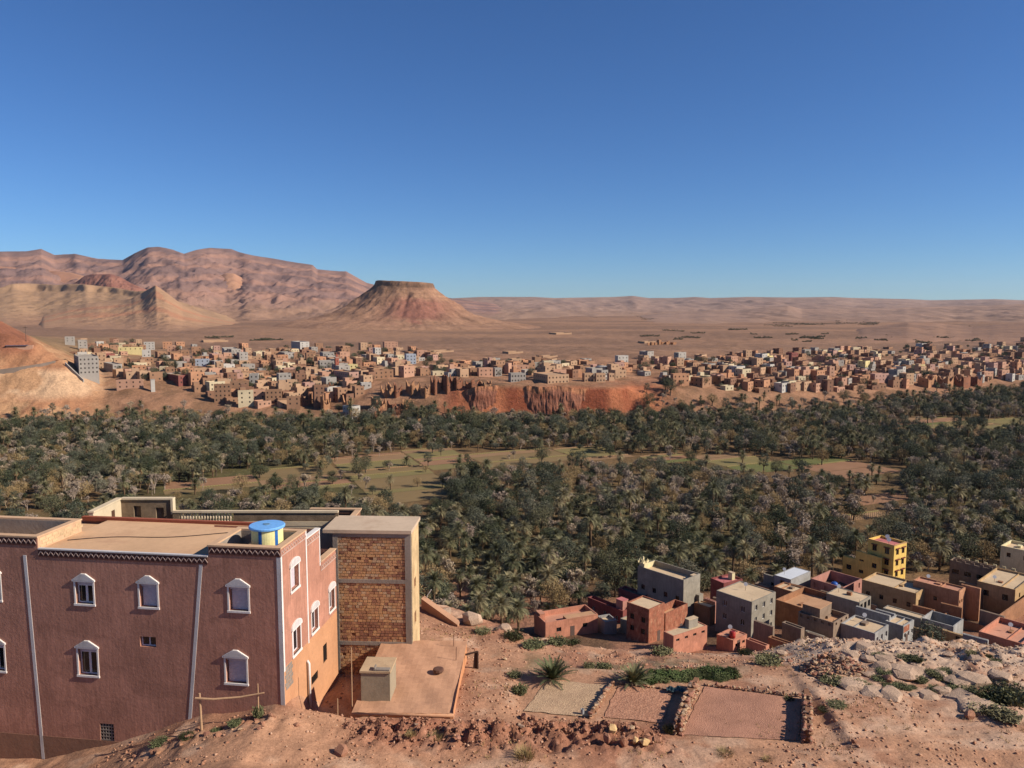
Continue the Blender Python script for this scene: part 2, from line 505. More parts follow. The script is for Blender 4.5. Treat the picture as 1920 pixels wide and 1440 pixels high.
def sheet_h(x, y):
    """height of the big ground sheet, read from its grid"""
    x = np.atleast_1d(np.asarray(x, float)); y = np.atleast_1d(np.asarray(y, float))
    j = np.clip((x / y - GT[0]) / (GT[1] - GT[0]), 0, len(GT) - 1.001); jj = j.astype(int); fj = j - jj
    i = np.clip(np.searchsorted(GY, y) - 1, 0, len(GY) - 2); fi = np.clip((y - GY[i]) / (GY[i + 1] - GY[i]), 0, 1)
    return (GZ[i, jj] * (1 - fj) + GZ[i, jj + 1] * fj) * (1 - fi) + (GZ[i + 1, jj] * (1 - fj) + GZ[i + 1, jj + 1] * fj) * fi
def ground_z(x, y):
    if y < 57: return float(near_h(np.array([x]), np.array([y]))[0])
    return float(sheet_h(x, y)[0])
def cast(px, py, y0=28.0, y1=4000.0):
    """where the view line of a photo pixel meets the ground"""
    d = ray(px, py)
    if y0 < 57: y1 = min(y1, 75.0)
    f = (lambda x, y: near_h(x, y)) if y0 < 57 else sheet_h
    for n in (400, 30):
        ys = np.geomspace(y0, y1, n)
        xs = ys * d[0] / d[1]; zs = ys * d[2] / d[1]
        g = f(xs, ys); hit = zs <= g
        k = int(np.argmax(hit)) if hit.any() else n - 1
        y0, y1 = ys[max(k - 1, 0)], ys[k] + 1e-6
    return Vector((xs[k], ys[k], g[k]))

# ---- far hills: each is a real slab of relief with its own depth
def px2t(p): return (p - 960.0) / FPX
def relief(name, label_kind, sil, ridge_d, front, back, base_z, cols, seed, rough=0.12, power=1.0,
           gully=0.25, gscale=1 / 160.0, cap=None, nt=420, nd=150, skew=0.0, strata=None):
    """hill whose skyline follows sil [(photo x, photo y)], crest at depth ridge_d"""
    sx = [p[0] for p in sil]; sy = [p[1] for p in sil]
    t = np.linspace(px2t(sx[0]), px2t(sx[-1]), nt)
    s = np.concatenate([np.linspace(0, 1, int(nd * 0.68)), 1 + np.linspace(0.02, 1, nd - int(nd * 0.68))])
    T, S = np.meshgrid(t, s)
    pxs = 960 + FPX * T
    wob = fbm(T * 9, T * 0 + seed, 4, seed) * 0.12
    rd = ridge_d * (1 + skew * (T - t.mean()) + wob)
    Y = np.where(S <= 1, rd - front * (1 - S), rd + back * (S - 1))
    X = T * Y
    hy = np.interp(pxs, sx, sy)
    crest = (575.0 - hy) / FPX * rd * 1.003
    f = np.where(S <= 1, S, 2 - S)
    prof = np.clip(f, 0, 1) ** power
    gl = 0.82 * ridged(X * gscale * 1.7, Y * gscale * 0.28, 5, seed + 3, 0.58) + 0.18 * ridged(X * gscale * 2, Y * gscale * 1.2, 5, seed + 5)
    det = (gl - 0.55) * gully * np.clip(4 * f * (1 - f), 0, 1) ** 0.7
    Z = base_z + (crest - base_z) * np.clip(prof + det, 0, 1.0)
    edge = np.clip(np.minimum(T - t[0], t[-1] - T) / (0.06 * (t[-1] - t[0])), 0, 1)
    Z = Z - (1 - sst(0, 1, edge)) * np.maximum(Z + 62, 0) - 6 * sst(0.08, 0.0, f)
    Z = Z + (crest - base_z) * rough * fbm(X * gscale * 3.7, Y * gscale * 3.7, 4, seed + 9) * np.clip(f * 3, 0, 1) * np.clip((1.0 - f) * 6, 0.06, 1)
    if cap is not None:                      # a hard cap rock: steepen below the crest
        c0, c1 = cap
        hrel = (Z - base_z) / np.maximum(crest - base_z, 1)
        Z = np.where(hrel > c0, base_z + (crest - base_z) * np.minimum(c0 + (hrel - c0) * ((1 - c0) / max(c1 - c0, 0.01)), 1.0), Z)
    hrel = (Z - base_z) / np.maximum(crest - base_z, 1)
    n = fbm(X * gscale * 1.3, Y * gscale * 1.3, 4, seed + 21)
    C = mixc(np.array(lin(*cols[0])[:3]), np.array(lin(*cols[1])[:3]), sst(-0.35, 0.45, n))
    C = mixc(C, np.array(lin(*cols[2])[:3]), sst(0.35, 0.0, hrel + 0.15 * n))
    if strata is not None:
        bands = 0.5 + 0.5 * np.sin(hrel * strata[1] * 6.283 + 2 * n)
        C = mixc(C, np.array(lin(*strata[0])[:3]), sst(0.55, 0.9, bands) * sst(0.1, 0.3, hrel) * strata[2])
    m = tint_ground(name + '_rock', gscale * 4, 0.15, 0.6, 0.6 / gscale * 0.015, 9.0)
    o = link(name, grid_mesh(name, X, Y, Z, m, C))
    tag(o, kind='structure')
    return o

relief('mountain_ridge', None, [(-420, 500), (-200, 480), (-60, 470), (0, 474), (60, 473), (88, 469), (112, 480), (150, 478), (192, 487), (238, 489), (262, 476),
    (285, 466), (305, 465), (332, 470), (352, 478), (378, 470), (400, 467), (440, 469), (455, 475), (482, 481), (520, 487), (560, 494), (590, 498),
    (598, 506), (640, 510), (652, 510), (668, 519), (690, 531), (760, 548), (900, 566), (1000, 575)], 6200, 3300, 2500, -54,
    ((126, 100, 92), (146, 114, 101), (156, 122, 99)), 5, 0.07, 1.7, 0.17, 1 / 380.0, nt=560, nd=190, strata=((190, 140, 112), 5, 0.35))
relief('foothill_ridge', None, [(-420, 500), (-100, 490), (0, 500), (60, 505), (140, 512), (170, 520), (230, 527), (300, 538), (380, 536), (410, 522), (428, 513), (444, 514), (470, 528), (520, 545),
    (600, 556), (700, 566), (760, 574)], 4900, 1700, 1400, -54,
    ((168, 122, 96), (182, 136, 106), (176, 132, 102)), 15, 0.05, 2.1, 0.09, 1 / 300.0, nt=380, nd=120)
relief('red_butte', None, [(120, 545), (150, 529), (166, 518), (178, 515), (215, 515), (232, 520), (250, 531), (300, 552)], 3900, 480, 380, -54,
    ((134, 90, 76), (150, 104, 86), (158, 118, 94)), 25, 0.05, 0.8, 0.15, 1 / 85.0, nt=130, nd=70)
relief('left_plateau', None, [(-420, 560), (-200, 545), (-60, 536), (0, 543), (30, 534), (60, 533), (110, 536), (150, 534), (215, 540), (262, 548), (285, 546), (330, 563), (420, 590), (470, 600)], 3100, 1350, 500, -53,
    ((158, 126, 97), (166, 132, 102), (156, 121, 96)), 35, 0.05, 1.9, 0.10, 1 / 150.0, nt=330, nd=150, cap=(0.8, 0.86))
relief('pointed_hill', None, [(60, 600), (130, 577), (165, 569), (205, 565), (250, 560), (275, 547), (297, 535), (318, 550), (345, 572), (380, 588), (440, 604), (500, 612)], 2550, 950, 400, -53,
    ((168, 132, 102), (174, 136, 105), (156, 121, 96)), 45, 0.05, 1.9, 0.10, 1 / 110.0, nt=260, nd=140, strata=((176, 112, 84), 3, 0.4))
relief('far_plateau', None, [(560, 575), (700, 567), (820, 561), (900, 557), (1000, 557), (1040, 559), (1095, 558), (1150, 557), (1185, 555), (1215, 559), (1260, 559), (1300, 557), (1330, 559), (1400, 557),
    (1480, 558), (1560, 557), (1598, 559), (1650, 560), (1700, 561), (1740, 563), (1800, 562), (1860, 561), (1910, 563), (2000, 560), (2300, 562), (2600, 566)], 9800, 6200, 1500, -54,
    ((148, 120, 104), (160, 130, 112), (158, 126, 104)), 65, 0.10, 1.5, 0.30, 1 / 700.0, nt=560, nd=170)
relief('rolling_hills', None, [(1150, 592), (1300, 586), (1385, 582), (1450, 574), (1475, 573), (1500, 579), (1600, 580), (1700, 577), (1780, 574), (1850, 573), (1960, 568), (2200, 566), (2600, 570)], 4200, 1700, 900, -54,
    ((148, 120, 103), (162, 130, 110), (156, 124, 103)), 75, 0.10, 1.2, 0.45, 1 / 260.0, nt=420, nd=140)
relief('right_slope', None, [(1560, 622), (1640, 612), (1700, 604), (1760, 606), (1820, 612), (1900, 606), (2000, 596), (2300, 590), (2600, 590)], 1750, 600, 300, -54,
    ((138, 108, 90), (152, 118, 96), (160, 122, 98)), 85, 0.06, 1.1, 0.22, 1 / 90.0, nt=300, nd=100)

def build_mesa():
    """table mountain: flat cap, small cliff, ribbed skirts"""
    c = at_y(772, 575, 2050.0); cx, cy = c.x, 2050.0
    n = 300
    g = np.linspace(-1, 1, n)
    U, V = np.meshgrid(g * 430, g * 430)
    X, Y = cx + U, cy + V
    a = np.arctan2(V, U)
    # the plan is a rounded rectangle, longer to the left
    ry = 72
    q = np.sqrt((np.where(U > 20, (U - 20) / 38, (U - 20) / 112)) ** 2 + (V / ry) ** 2) + 1e-6
    dd = (q - 1) * (np.sqrt((U - 20) ** 2 + V ** 2) / q)
    rib = ridged(a * 5.5 + 0.002 * dd, dd * 0.004, 4, 7) - 0.5
    dd = dd + rib * 13 * sst(0, 120, dd) + fbm(U / 60, V / 60, 3, 18) * 12 * sst(0, 60, dd) + fbm(U / 25, V / 25, 3, 8) * 8 * sst(-5, 10, dd)
    top = 64.0 - 0.05 * np.clip(U, -110, 60) + fbm(U / 30, V / 30, 3, 4) * 1.0
    skirt = np.interp(dd, [0, 2.5, 8, 36, 76, 122, 185, 280, 420], [0, 12, 17, 40, 66, 86, 102, 112, 119])
    Z = top - skirt - rib * 4 * sst(5, 30, dd) 
    ks = sst(300, 425, np.sqrt(U ** 2 + V ** 2)); Z = Z * (1 - ks) - 60 * ks
    h = (Z + 52) / 116
    nz = fbm(U / 40, V / 40, 4, 5)
    C = mixc(np.array(lin(160, 122, 97)[:3]), np.array(lin(172, 132, 104)[:3]), sst(-0.3, 0.4, nz))
    redf = np.exp(-(((X - cx - 36) / 66) ** 2)) * sst(0.06, 0.25, h + 0.12 * nz) * sst(0.72, 0.5, h + 0.12 * nz) * (V < 40)
    C = mixc(C, np.array(lin(146, 96, 82)[:3]), np.clip(redf * 1.4, 0, 1) * 0.8)
    st_ = 0.5 + 0.5 * np.sin(h * 70 + 3 * nz)
    C = mixc(C, np.array(lin(140, 104, 84)[:3]), sst(0.6, 0.95, st_) * sst(0.3, 0.6, h) * 0.45)
    C = mixc(C, np.array(lin(118, 92, 74)[:3]), sst(0.84, 0.88, h) * sst(0.99, 0.965, h))
    C = mixc(C, np.array(lin(150, 116, 90)[:3]), sst(0.6, 0.85, h + 0.15 * nz) * sst(30, -30, U) * 0.6)
    m = tint_ground('mesa_rock', 0.03, 0.3, 0.8, 1.5, 7.0)
    o = link('mesa', grid_mesh('mesa', X, Y, Z, m, C))
    tag(o, kind='structure')
build_mesa()
# ------------------------------------------------------------------ building helpers
def wall_face(mb, o, u, W, z0, z1, holes=(), depth=0.2, flip=False, ztop=None):
    """vertical wall from o along u, with rectangular openings (a0,a1,b0,b1) and their reveals; outward = u x z (flip reverses)"""
    o, u = Vector(o), Vector(u)
    n = u.cross(Vector((0, 0, 1)))
    if flip: n = -n
    A = sorted({0.0, W} | {round(h[0], 4) for h in holes} | {round(h[1], 4) for h in holes})
    B = sorted({z0, z1} | {round(h[2], 4) for h in holes} | {round(h[3], 4) for h in holes})
    A = [a for a in A if 0 <= a <= W]; B = [b for b in B if z0 <= b <= z1]
    P = lambda a, b, d=0.0: (o.x + u.x * a - n.x * d, o.y + u.y * a - n.y * d, b)
    def q(p1, p2, p3, p4):
        mb.poly(*((p4, p3, p2, p1) if flip else (p1, p2, p3, p4)))
    for i in range(len(A) - 1):
        for j in range(len(B) - 1):
            ca, cb = (A[i] + A[i + 1]) / 2, (B[j] + B[j + 1]) / 2
            if any(h[0] < ca < h[1] and h[2] < cb < h[3] for h in holes): continue
            q(P(A[i], B[j]), P(A[i + 1], B[j]), P(A[i + 1], B[j + 1]), P(A[i], B[j + 1]))
    for a0, a1, b0, b1 in [h[:4] for h in holes]:
        d = depth
        q(P(a0, b0), P(a1, b0), P(a1, b0, d), P(a0, b0, d))
        q(P(a0, b1, d), P(a1, b1, d), P(a1, b1), P(a0, b1))
        q(P(a0, b0), P(a0, b0, d), P(a0, b1, d), P(a0, b1))
        q(P(a1, b0, d), P(a1, b0), P(a1, b1), P(a1, b1, d))
def shell(mb, x0, x1, y0, y1, z0, z1, roof, th=0.22, holes=None, depth=0.2, skip=''):
    """four outer walls, parapet rim and inner faces of a flat-roofed block in local axes; holes {'R':..,'L':..,'B':..,'S':..}"""
    holes = holes or {}
    if 'R' not in skip: wall_face(mb, (x0, y0, 0), (1, 0, 0), x1 - x0, z0, z1, holes.get('R', ()), depth)
    if 'S' not in skip: wall_face(mb, (x1, y0, 0), (0, 1, 0), y1 - y0, z0, z1, holes.get('S', ()), depth)
    if 'B' not in skip: wall_face(mb, (x1, y1, 0), (-1, 0, 0), x1 - x0, z0, z1, holes.get('B', ()), depth)
    if 'L' not in skip: wall_face(mb, (x0, y0, 0), (0, 1, 0), y1 - y0, z0, z1, holes.get('L', ()), depth, flip=True)
    a0, a1, b0, b1 = x0 + th, x1 - th, y0 + th, y1 - th
    o = [(x0, y0), (x1, y0), (x1, y1), (x0, y1)]; i = [(a0, b0), (a1, b0), (a1, b1), (a0, b1)]
    for k in range(4):
        j = (k + 1) % 4
        mb.poly((*o[k], z1), (*o[j], z1), (*i[j], z1), (*i[k], z1))
        mb.poly((*i[j], roof), (*i[k], roof), (*i[k], z1), (*i[j], z1))
def roof_quad(x0, x1, y0, y1, z, th=0.22):
    mb = MB(); mb.poly((x0 + th, y0 + th, z), (x1 - th, y0 + th, z), (x1 - th, y1 - th, z), (x0 + th, y1 - th, z)); return mb

_wmesh = {}
def window_meshes(w, h, style):
    """shared meshes of one window in the XZ plane, facing -Y, centre at the origin"""
    key = (round(w, 2), round(h, 2), style)
    if key in _wmesh: return _wmesh[key]
    pm = MB(); pm.poly((-w / 2, 0, -h / 2), (w / 2, 0, -h / 2), (w / 2, 0, h / 2), (-w / 2, 0, h / 2))
    fm = MB(); t = 0.07; d = 0.05
    fm.box(-w / 2, -w / 2 + t, -d, -0.004, -h / 2, h / 2); fm.box(w / 2 - t, w / 2, -d, -0.004, -h / 2, h / 2)
    fm.box(-w / 2 + t, w / 2 - t, -d, -0.004, h / 2 - t, h / 2); fm.box(-w / 2 + t, w / 2 - t, -d, -0.004, -h / 2, -h / 2 + t)
    fm.box(-t / 2, t / 2, -d, -0.004, -h / 2 + t, h / 2 - t)
    fmat = {'wood': flat('window_wood', lin(96, 62, 44)), 'white': flat('window_white', lin(214, 208, 200)),
            'steel': flat('window_steel', lin(70, 68, 70)), 'dark': flat('window_dark', lin(52, 44, 40))}.get(style)
    pmat = glass()
    r = (pm.mesh('pane', pmat), fm.mesh('frame', fmat) if fmat else None)
    _wmesh[key] = r
    return r
def put_window(root, face, a, zc, w, h, style='dark', depth=0.16, name='window'):
    pm, fr = window_meshes(w, h, style)
    if face == 'R': loc, rz = (a, depth, zc), 0.0
    else: loc, rz = (depth, a, zc), -math.pi / 2
    p = link(name, pm, root, loc, rz)
    if fr is not None: link('frame', fr, p)
    return p

# ------------------------------------------------------------------ the red house in the left foreground
M_RED = plaster('house_red_paint', lin(187, 134, 112), 0.26, 1.0, lin(160, 112, 93), 0.3, streak=True)
M_SALMON = M_RED
M_ORANGE = plaster('orange_render', lin(196, 144, 106), 0.2, 0.9, lin(160, 112, 82), 0.3)
M_WHITE = plaster('white_trim', lin(222, 214, 206), 0.12, 1.5, lin(176, 164, 152), 0.1)
M_GREYW = plaster('grey_white_band', lin(196, 190, 186), 0.15, 1.5, lin(150, 140, 132), 0.1)
M_ZIG = plaster('zigzag_paint', lin(186, 160, 146), 0.2, 2.0, lin(140, 104, 90))
M_FRZ = plaster('frieze_dark', lin(96, 62, 54), 0.2, 1.0)
M_ROOF = plaster('roof_screed', lin(206, 166, 128), 0.2, 0.5, lin(166, 126, 98), 0.2)
M_CAP = plaster('parapet_cap', lin(198, 162, 128), 0.15, 0.8, lin(150, 118, 96), 0.2)
M_PLINTH = plaster('plinth_render', lin(140, 104, 84), 0.2, 0.8, lin(112, 90, 74), 0.3)
M_CONC = plaster('bare_concrete', lin(146, 134, 122), 0.22, 0.9, lin(112, 98, 86), 0.35)
M_SHUT = flat('roller_shutter', lin(196, 186, 192), 0.5)
M_PVC = flat('white_pvc', lin(214, 206, 206), 0.4)

RH_O = Vector((-11.0, 35.5, -24.0)); RH_A = R(82.5)
RX = Vector((math.cos(RH_A), math.sin(RH_A), 0)); RY = Vector((-math.sin(RH_A), math.cos(RH_A), 0))
def front_at(px, py):
    d = Vector(ray(px, py)); k = RH_O.dot(RX) / d.dot(RX); p = d * k - RH_O
    return p.dot(RY), p.z
def side_at(px, py):
    d = Vector(ray(px, py)); k = Vector((RH_O.x, RH_O.y, 0)).dot(RY) / d.dot(RY); p = d * k - RH_O
    return p.dot(RX), p.z
def zz(z): return z - RH_O.z

def hood_window(root, face, a0, a1, b0, b1, kind, label=None, round_top=False):
    """window with raised white surround, gabled hood, deep reveal and casement or roller shutter"""
    w, h, ac = a1 - a0, b1 - b0, (a0 + a1) / 2
    rz = 0.0 if face == 'R' else -math.pi / 2
    loc = (ac, 0, b0) if face == 'R' else (0, ac, b0)
    s = MB(); t = 0.085; pj = 0.03
    s.box(-w / 2 - t, -w / 2, -pj, 0.0, 0.0, h); s.box(w / 2, w / 2 + t, -pj, 0.0, 0.0, h)
    s.box(-w / 2, w / 2, -pj, 0.0, h - 0.05, h)
    win = s.build('window', M_WHITE, root); win.location = loc; win.rotation_euler = (0, 0, rz)
    sl = MB(); sl.box(-w / 2 - t - 0.02, w / 2 + t + 0.02, -0.06, 0.05, -0.1, 0.0); sl.build('sill', M_WHITE, win)
    hd = MB(); e = w / 2 + t + 0.05; ph = 0.4
    if round_top:
        pts = [(-e, -0.08, h), (e, -0.08, h)] + [(e * math.cos(q), -0.08, h + 0.07 + (ph - 0.07) * math.sin(q)) for q in np.linspace(0, math.pi, 11)]
    else:
        pts = [(-e, -0.08, h), (e, -0.08, h), (e, -0.08, h + 0.08), (0.12, -0.08, h + ph), (-0.12, -0.08, h + ph), (-e, -0.08, h + 0.08)]
    hd.prism(pts, (0, 0.08, 0)); hood = hd.build('hood', M_WHITE, win)
    inn = MB(); inn.prism([(p[0] * 0.86, -0.086, h + 0.05 + (p[2] - h) * 0.8) for p in pts], (0, 0.005, 0)); inn.build('hood_panel', M_GREYW, hood)
    dp = 0.2
    if kind == 'shutter':
        sh = MB(); nsl = 16
        sh.box(-w / 2, w / 2, dp - 0.06, dp + 0.05, h - 0.2, h)
        for k in range(nsl):
            z0 = (h - 0.2) * k / nsl; z1 = (h - 0.2) * (k + 1) / nsl - 0.006
            sh.box(-w / 2 + 0.04, w / 2 - 0.04, dp, dp + 0.02, z0, z1)
        sh.build('shutter', M_SHUT, win)
    else:
        bx = MB(); bx.box(-w / 2, w / 2, dp - 0.06, dp + 0.1, h - 0.22, h); bx.build('shutter_box', M_SHUT, win)
        hh = h - 0.22; cf = MB(); f = 0.06
        cf.box(-w / 2, -w / 2 + f, dp - 0.02, dp + 0.04, 0, hh); cf.box(w / 2 - f, w / 2, dp - 0.02, dp + 0.04, 0, hh)
        cf.box(-f, f, dp - 0.02, dp + 0.04, 0, hh)
        for z0 in (0.0, hh - f):
            cf.box(-w / 2 + f, -f, dp - 0.02, dp + 0.04, z0, z0 + f); cf.box(f, w / 2 - f, dp - 0.02, dp + 0.04, z0, z0 + f)
        cf.build('casement', M_PVC, win)
        for x0, x1 in ((-w / 2 + f, -f), (f, w / 2 - f)):
            pn = MB(); pn.box(x0, x1, dp + 0.0, dp + 0.012, f, hh - f); pn.build('pane', glass(), win)
    if label: win['label'] = label
    return win
def zigzag(root, face, a0, a1, ztop):
    """row of white chevrons on a dark recessed band"""
    bd = MB(); z0 = ztop - 0.33; z1 = ztop - 0.06
    P = (lambda a, d, z: (a, -d, z)) if face == 'R' else (lambda a, d, z: (-d, a, z))
    c = [P(a0, 0, z0), P(a1, 0, z0), P(a1, 0, z1), P(a0, 0, z1)]
    v = Vector(P(0, 0.02, 0)); bd.prism(c, v); b = bd.build('frieze', M_FRZ if face == 'L' else M_RED, root)
    zg = MB(); n = max(2, round((a1 - a0) / 0.27)); p = (a1 - a0) / n
    for k in range(n):
        x = a0 + k * p
        for (xa, za, xb, zb) in ((x, z0 + 0.03, x + p / 2, z1 - 0.06), (x + p / 2, z1 - 0.06, x + p, z0 + 0.03)):
            zg.prism([P(xa, 0.02, za), P(xb, 0.02, zb), P(xb, 0.02, zb + 0.055), P(xa, 0.02, za + 0.055)], v)
    zg.build('zigzag_trim', M_ZIG, b)
    lb = MB(); e = Vector(P(0, 0.06, 0))
    lb.prism([P(a0, 0, z0 - 0.06), P(a1, 0, z0 - 0.06), P(a1, 0, z0), P(a0, 0, z0)], e * 0.5); lb.build('cornice', M_FRZ if face == 'L' else M_ZIG, root)

def build_red_house():
    root = thing('red_house', 'large dark red plastered house with white hooded windows, left foreground', 'house', RH_O, RH_A)
    # openings on the front (a = distance left of the corner)
    spec = [(137, 180, 1089, 1133, 'casement', 0), (257, 300, 1093, 1139, 'shutter', 0), (142, 188, 1214, 1267, 'casement', 0),
            (425, 470, 1099, 1146, 'shutter', 0), (419, 467, 1232, 1282, 'shutter', 0), (-38, 6, 1074, 1125, 'casement', 0), (-30, 14, 1206, 1258, 'casement', 0)]
    LH = []; todo = []
    for x0, x1, y0, y1, kd, rt in spec:
        a1, b1 = front_at(x0 + 4, y0); a0, b0 = front_at(x1 - 4, y1)
        h = (round(a0, 3), round(a1, 3), round(b0, 3), round(b1, 3)); LH.append(h); todo.append(('L', *h, kd, rt))
    a1, b1 = front_at(262, 1193); a0, b0 = front_at(293, 1214); sm = (round(a0, 3), round(a1, 3), round(b0, 3), round(b1, 3)); LH.append(sm)
    a1, b1 = front_at(187, 1356); a0, b0 = front_at(215, 1395); vt = (round(a0, 3), round(a1, 3), round(b0, 3), round(b1, 3)); LH.append(vt)
    RHs = []
    for s, zc, w, h in ((1.57, -13.35, 0.95, 1.2), (1.57, -16.6, 0.95, 1.3), (3.95, -16.55, 0.85, 1.2), (6.45, -16.4, 0.8, 1.2)):
        hh = (round(s - w / 2, 3), round(s + w / 2, 3), round(zz(zc) - h / 2, 3), round(zz(zc) + h / 2, 3)); RHs.append(hh)
        todo.append(('R', *hh, 'casement' if zc < -15 else 'shutter', 1))
    gr1 = (5.0, 5.55, zz(-19.5), zz(-18.5)); gr2 = (3.3, 4.2, zz(-19.9), zz(-19.45))
    zA, zB, zC, zD, zE = zz(-11.45), zz(-11.97), zz(-11.4), zz(-11.9), zz(-13.75)
    yA, yB, yC, split = 3.63, 12.65, 24.0, zz(-17.35)
    w = MB()
    def fl(y0, y1, zt):
        hs = [(h[0] - y0, h[1] - y0, h[2], h[3]) for h in LH if y0 < h[0] < y1]
        wall_face(w, (0, y0, 0), (0, 1, 0), y1 - y0, 0, zt, hs, 0.27, flip=True)
    fl(0, yA, zA); fl(yA, yB, zB); fl(yB, yC, zC)
    def sd(x0, x1, z0, z1):
        hs = [(h[0] - x0, h[1] - x0, h[2], h[3]) for h in RHs if x0 < h[0] < x1 and z0 < h[2]]
        wall_face(w, (x0, 0, 0), (1, 0, 0), x1 - x0, z0, z1, hs, 0.27)
    sd(0, 3.05, split, zA); sd(3.05, 4.9, split, zD); sd(4.9, 7.2, split, zE)
    # back, step and party faces
    wall_face(w, (7.2, 0, 0), (0, 1, 0), 6.0, 0, zE); wall_face(w, (7.2, 6, 0), (-1, 0, 0), 2.3, 0, zE)
    wall_face(w, (5.6, 6, 0), (0, 1, 0), 18, 0, zB - 0.1)
    wall_face(w, (4.9, 0, 0), (0, 1, 0), 6, zE - 1.2, zD); wall_face(w, (3.05, 0, 0), (0, 1, 0), yA, zD, zA)
    wall_face(w, (3.05, yA, 0), (-1, 0, 0), 3.05, zB - 0.3, zA)          # left flank of the corner tower
    wall_face(w, (0, yB, 0), (1, 0, 0), 3.2, zB - 0.3, zC)               # right flank of the far tower
    wall_face(w, (3.2, yB, 0), (0, 1, 0), yC - yB, zB - 0.3, zC)
    w.build('wall', M_RED, root)
    lo = MB(); hs = [gr1, gr2]
    wall_face(lo, (0, 0, 0), (1, 0, 0), 7.2, 0, split, hs, 0.2)
    low = lo.build('lower_wall', M_ORANGE, root); low['label'] = 'bare orange plaster on the lower side wall'
    bk = MB()                                                            # patch of bare block at the corner
    rnd = random.Random(4)
    for j in range(6):
        for i in range(2):
            x = 0.12 + i * 0.42 + (0.1 if j % 2 else 0)
            bk.box(x, x + 0.39, -0.012, 0.0, split - 0.05 - j * 0.2 - 0.17, split - 0.05 - j * 0.2)
    bk.build('block_patch', M_CONC, low)
    gm = MB(); gm.box(*gr1[:2], 0.08, 0.1, *gr1[2:]);
    for k in range(5): gm.box(5.0 + k * 0.12, 5.03 + k * 0.12, 0.02, 0.05, *gr1[2:])
    gm.build('window_grille', flat('dark_iron', lin(52, 44, 40)), low)
    gm = MB(); gm.box(3.3, 4.2, 0.12, 0.14, *gr2[2:])
    for k in range(7): gm.box(3.36 + k * 0.12, 3.4 + k * 0.12, 0.02, 0.06, *gr2[2:])
    gm.build('window_grille', flat('dark_iron', lin(52, 44, 40)), low)
    pp = MB(); pp.tube([(2.75, -0.12, zz(-20.8)), (2.75, -0.12, zz(-18.4)), (2.75, -0.02, zz(-18.25))], 0.07, 8); pp.build('drain_pipe', M_WHITE, low, True)
    for f, a0, a1, b0, b1, kd, rt in todo:
        hood_window(root, f, a0, a1, b0, b1, kd, None, bool(rt))
    # small plain window and lattice vent
    wv = MB(); wv.poly((0.2, sm[0], sm[2]), (0.2, sm[0], sm[3]), (0.2, sm[1], sm[3]), (0.2, sm[1], sm[2])); sw = wv.build('small_window', glass(), root)
    fr = MB(); ym = (sm[0] + sm[1]) / 2
    fr.box(0.16, 0.195, ym - 0.03, ym + 0.03, sm[2], sm[3])
    for q in (sm[2], sm[3] - 0.06): fr.box(0.155, 0.19, sm[0], sm[1], q, q + 0.06)
    for q in (sm[0], sm[1] - 0.06): fr.box(0.158, 0.192, q, q + 0.06, sm[2], sm[3])
    fr.build('frame', M_PVC, sw)
    lv = MB(); nx, nz = 5, 6; dy, dz = (vt[1] - vt[0]) / nx, (vt[3] - vt[2]) / nz
    for i in range(nx + 1):
        y = vt[0] + i * dy - 0.025; lv.box(0.03, 0.1, y, y + 0.05, vt[2], vt[3])
    for j in range(nz + 1):
        z = vt[2] + j * dz - 0.025; lv.box(0.025, 0.095, vt[0], vt[1], z, z + 0.05)
    v = lv.build('lattice_vent', M_CONC, root); db = MB(); db.box(0.2, 0.22, vt[0], vt[1], vt[2], vt[3]); db.build('vent_back', flat('dark_void', lin(40, 32, 30)), v)
    # painted white bands: corner, slanted stripes, vertical side band
    def stripe(p_top, p_bot, wd=0.17):
        (a, z1), (b, z0) = p_top, p_bot
        m = MB(); m.prism([(0, b - wd / 2, z0), (0, a - wd / 2, z1), (0, a + wd / 2, z1), (0, b + wd / 2, z0)], (-0.02, 0, 0)); m.build('painted_band', M_GREYW, root)
    stripe((front_at(47, 1050)[0], zB - 0.34), (front_at(82, 1428)[0], zz(-23.0)))
    stripe((front_at(377, 1058)[0], zB - 0.34), (front_at(354, 1357)[0], zz(-20.9)))
    m = MB(); m.box(-0.02, 0.0, -0.02, 0.19, 0, zA - 0.4); m.build('painted_band', M_GREYW, root)
    m = MB(); m.box(-0.02, 0.15, -0.02, 0.0, split - 0.2, zA - 0.4); m.build('painted_band', M_WHITE, root)
    m = MB(); m.box(3.0, 3.12, -0.02, 0.0, split - 0.1, zA - 0.02); m.build('painted_band', M_WHITE, root)
    m = MB(); m.box(4.8, 4.9, -0.02, 0.0, zE - 0.15, zD - 0.02); m.build('painted_band', M_WHITE, root)
    m = MB(); m.box(-0.015, 0.0, 3.9, yC, 0, zz(-21.75)); m.build('plinth', M_PLINTH, root)
    # friezes
    zigzag(root, 'L', 0.0, yA - 0.05, zA); zigzag(root, 'L', yA + 0.05, yB - 0.05, zB); zigzag(root, 'L', yB + 0.05, yC, zC)
    zigzag(root, 'R', 0.0, 3.0, zA); zigzag(root, 'R', 3.15, 4.78, zD); zigzag(root, 'R', 4.95, 7.2, zE - 0.1)
    # parapets and caps
    def cap(x0, x1, y0, y1, z, h=0.07): 
        m = MB(); m.box(x0, x1, y0, y1, z, z + h); return m
    pr = MB()
    for (x0, x1, y0, y1, z) in ((-0.05, 0.3, -0.05, yA + 0.03, zA), (2.75, 3.08, -0.05, yA + 0.03, zA), (0.3, 2.75, -0.05, 0.28, zA), (0.3, 2.75, yA - 0.3, yA + 0.03, zA)):
        pr.box(x0, x1, y0, y1, z, z + 0.08)
    pr.build('parapet_cap', M_CAP, root)
    pr = MB()
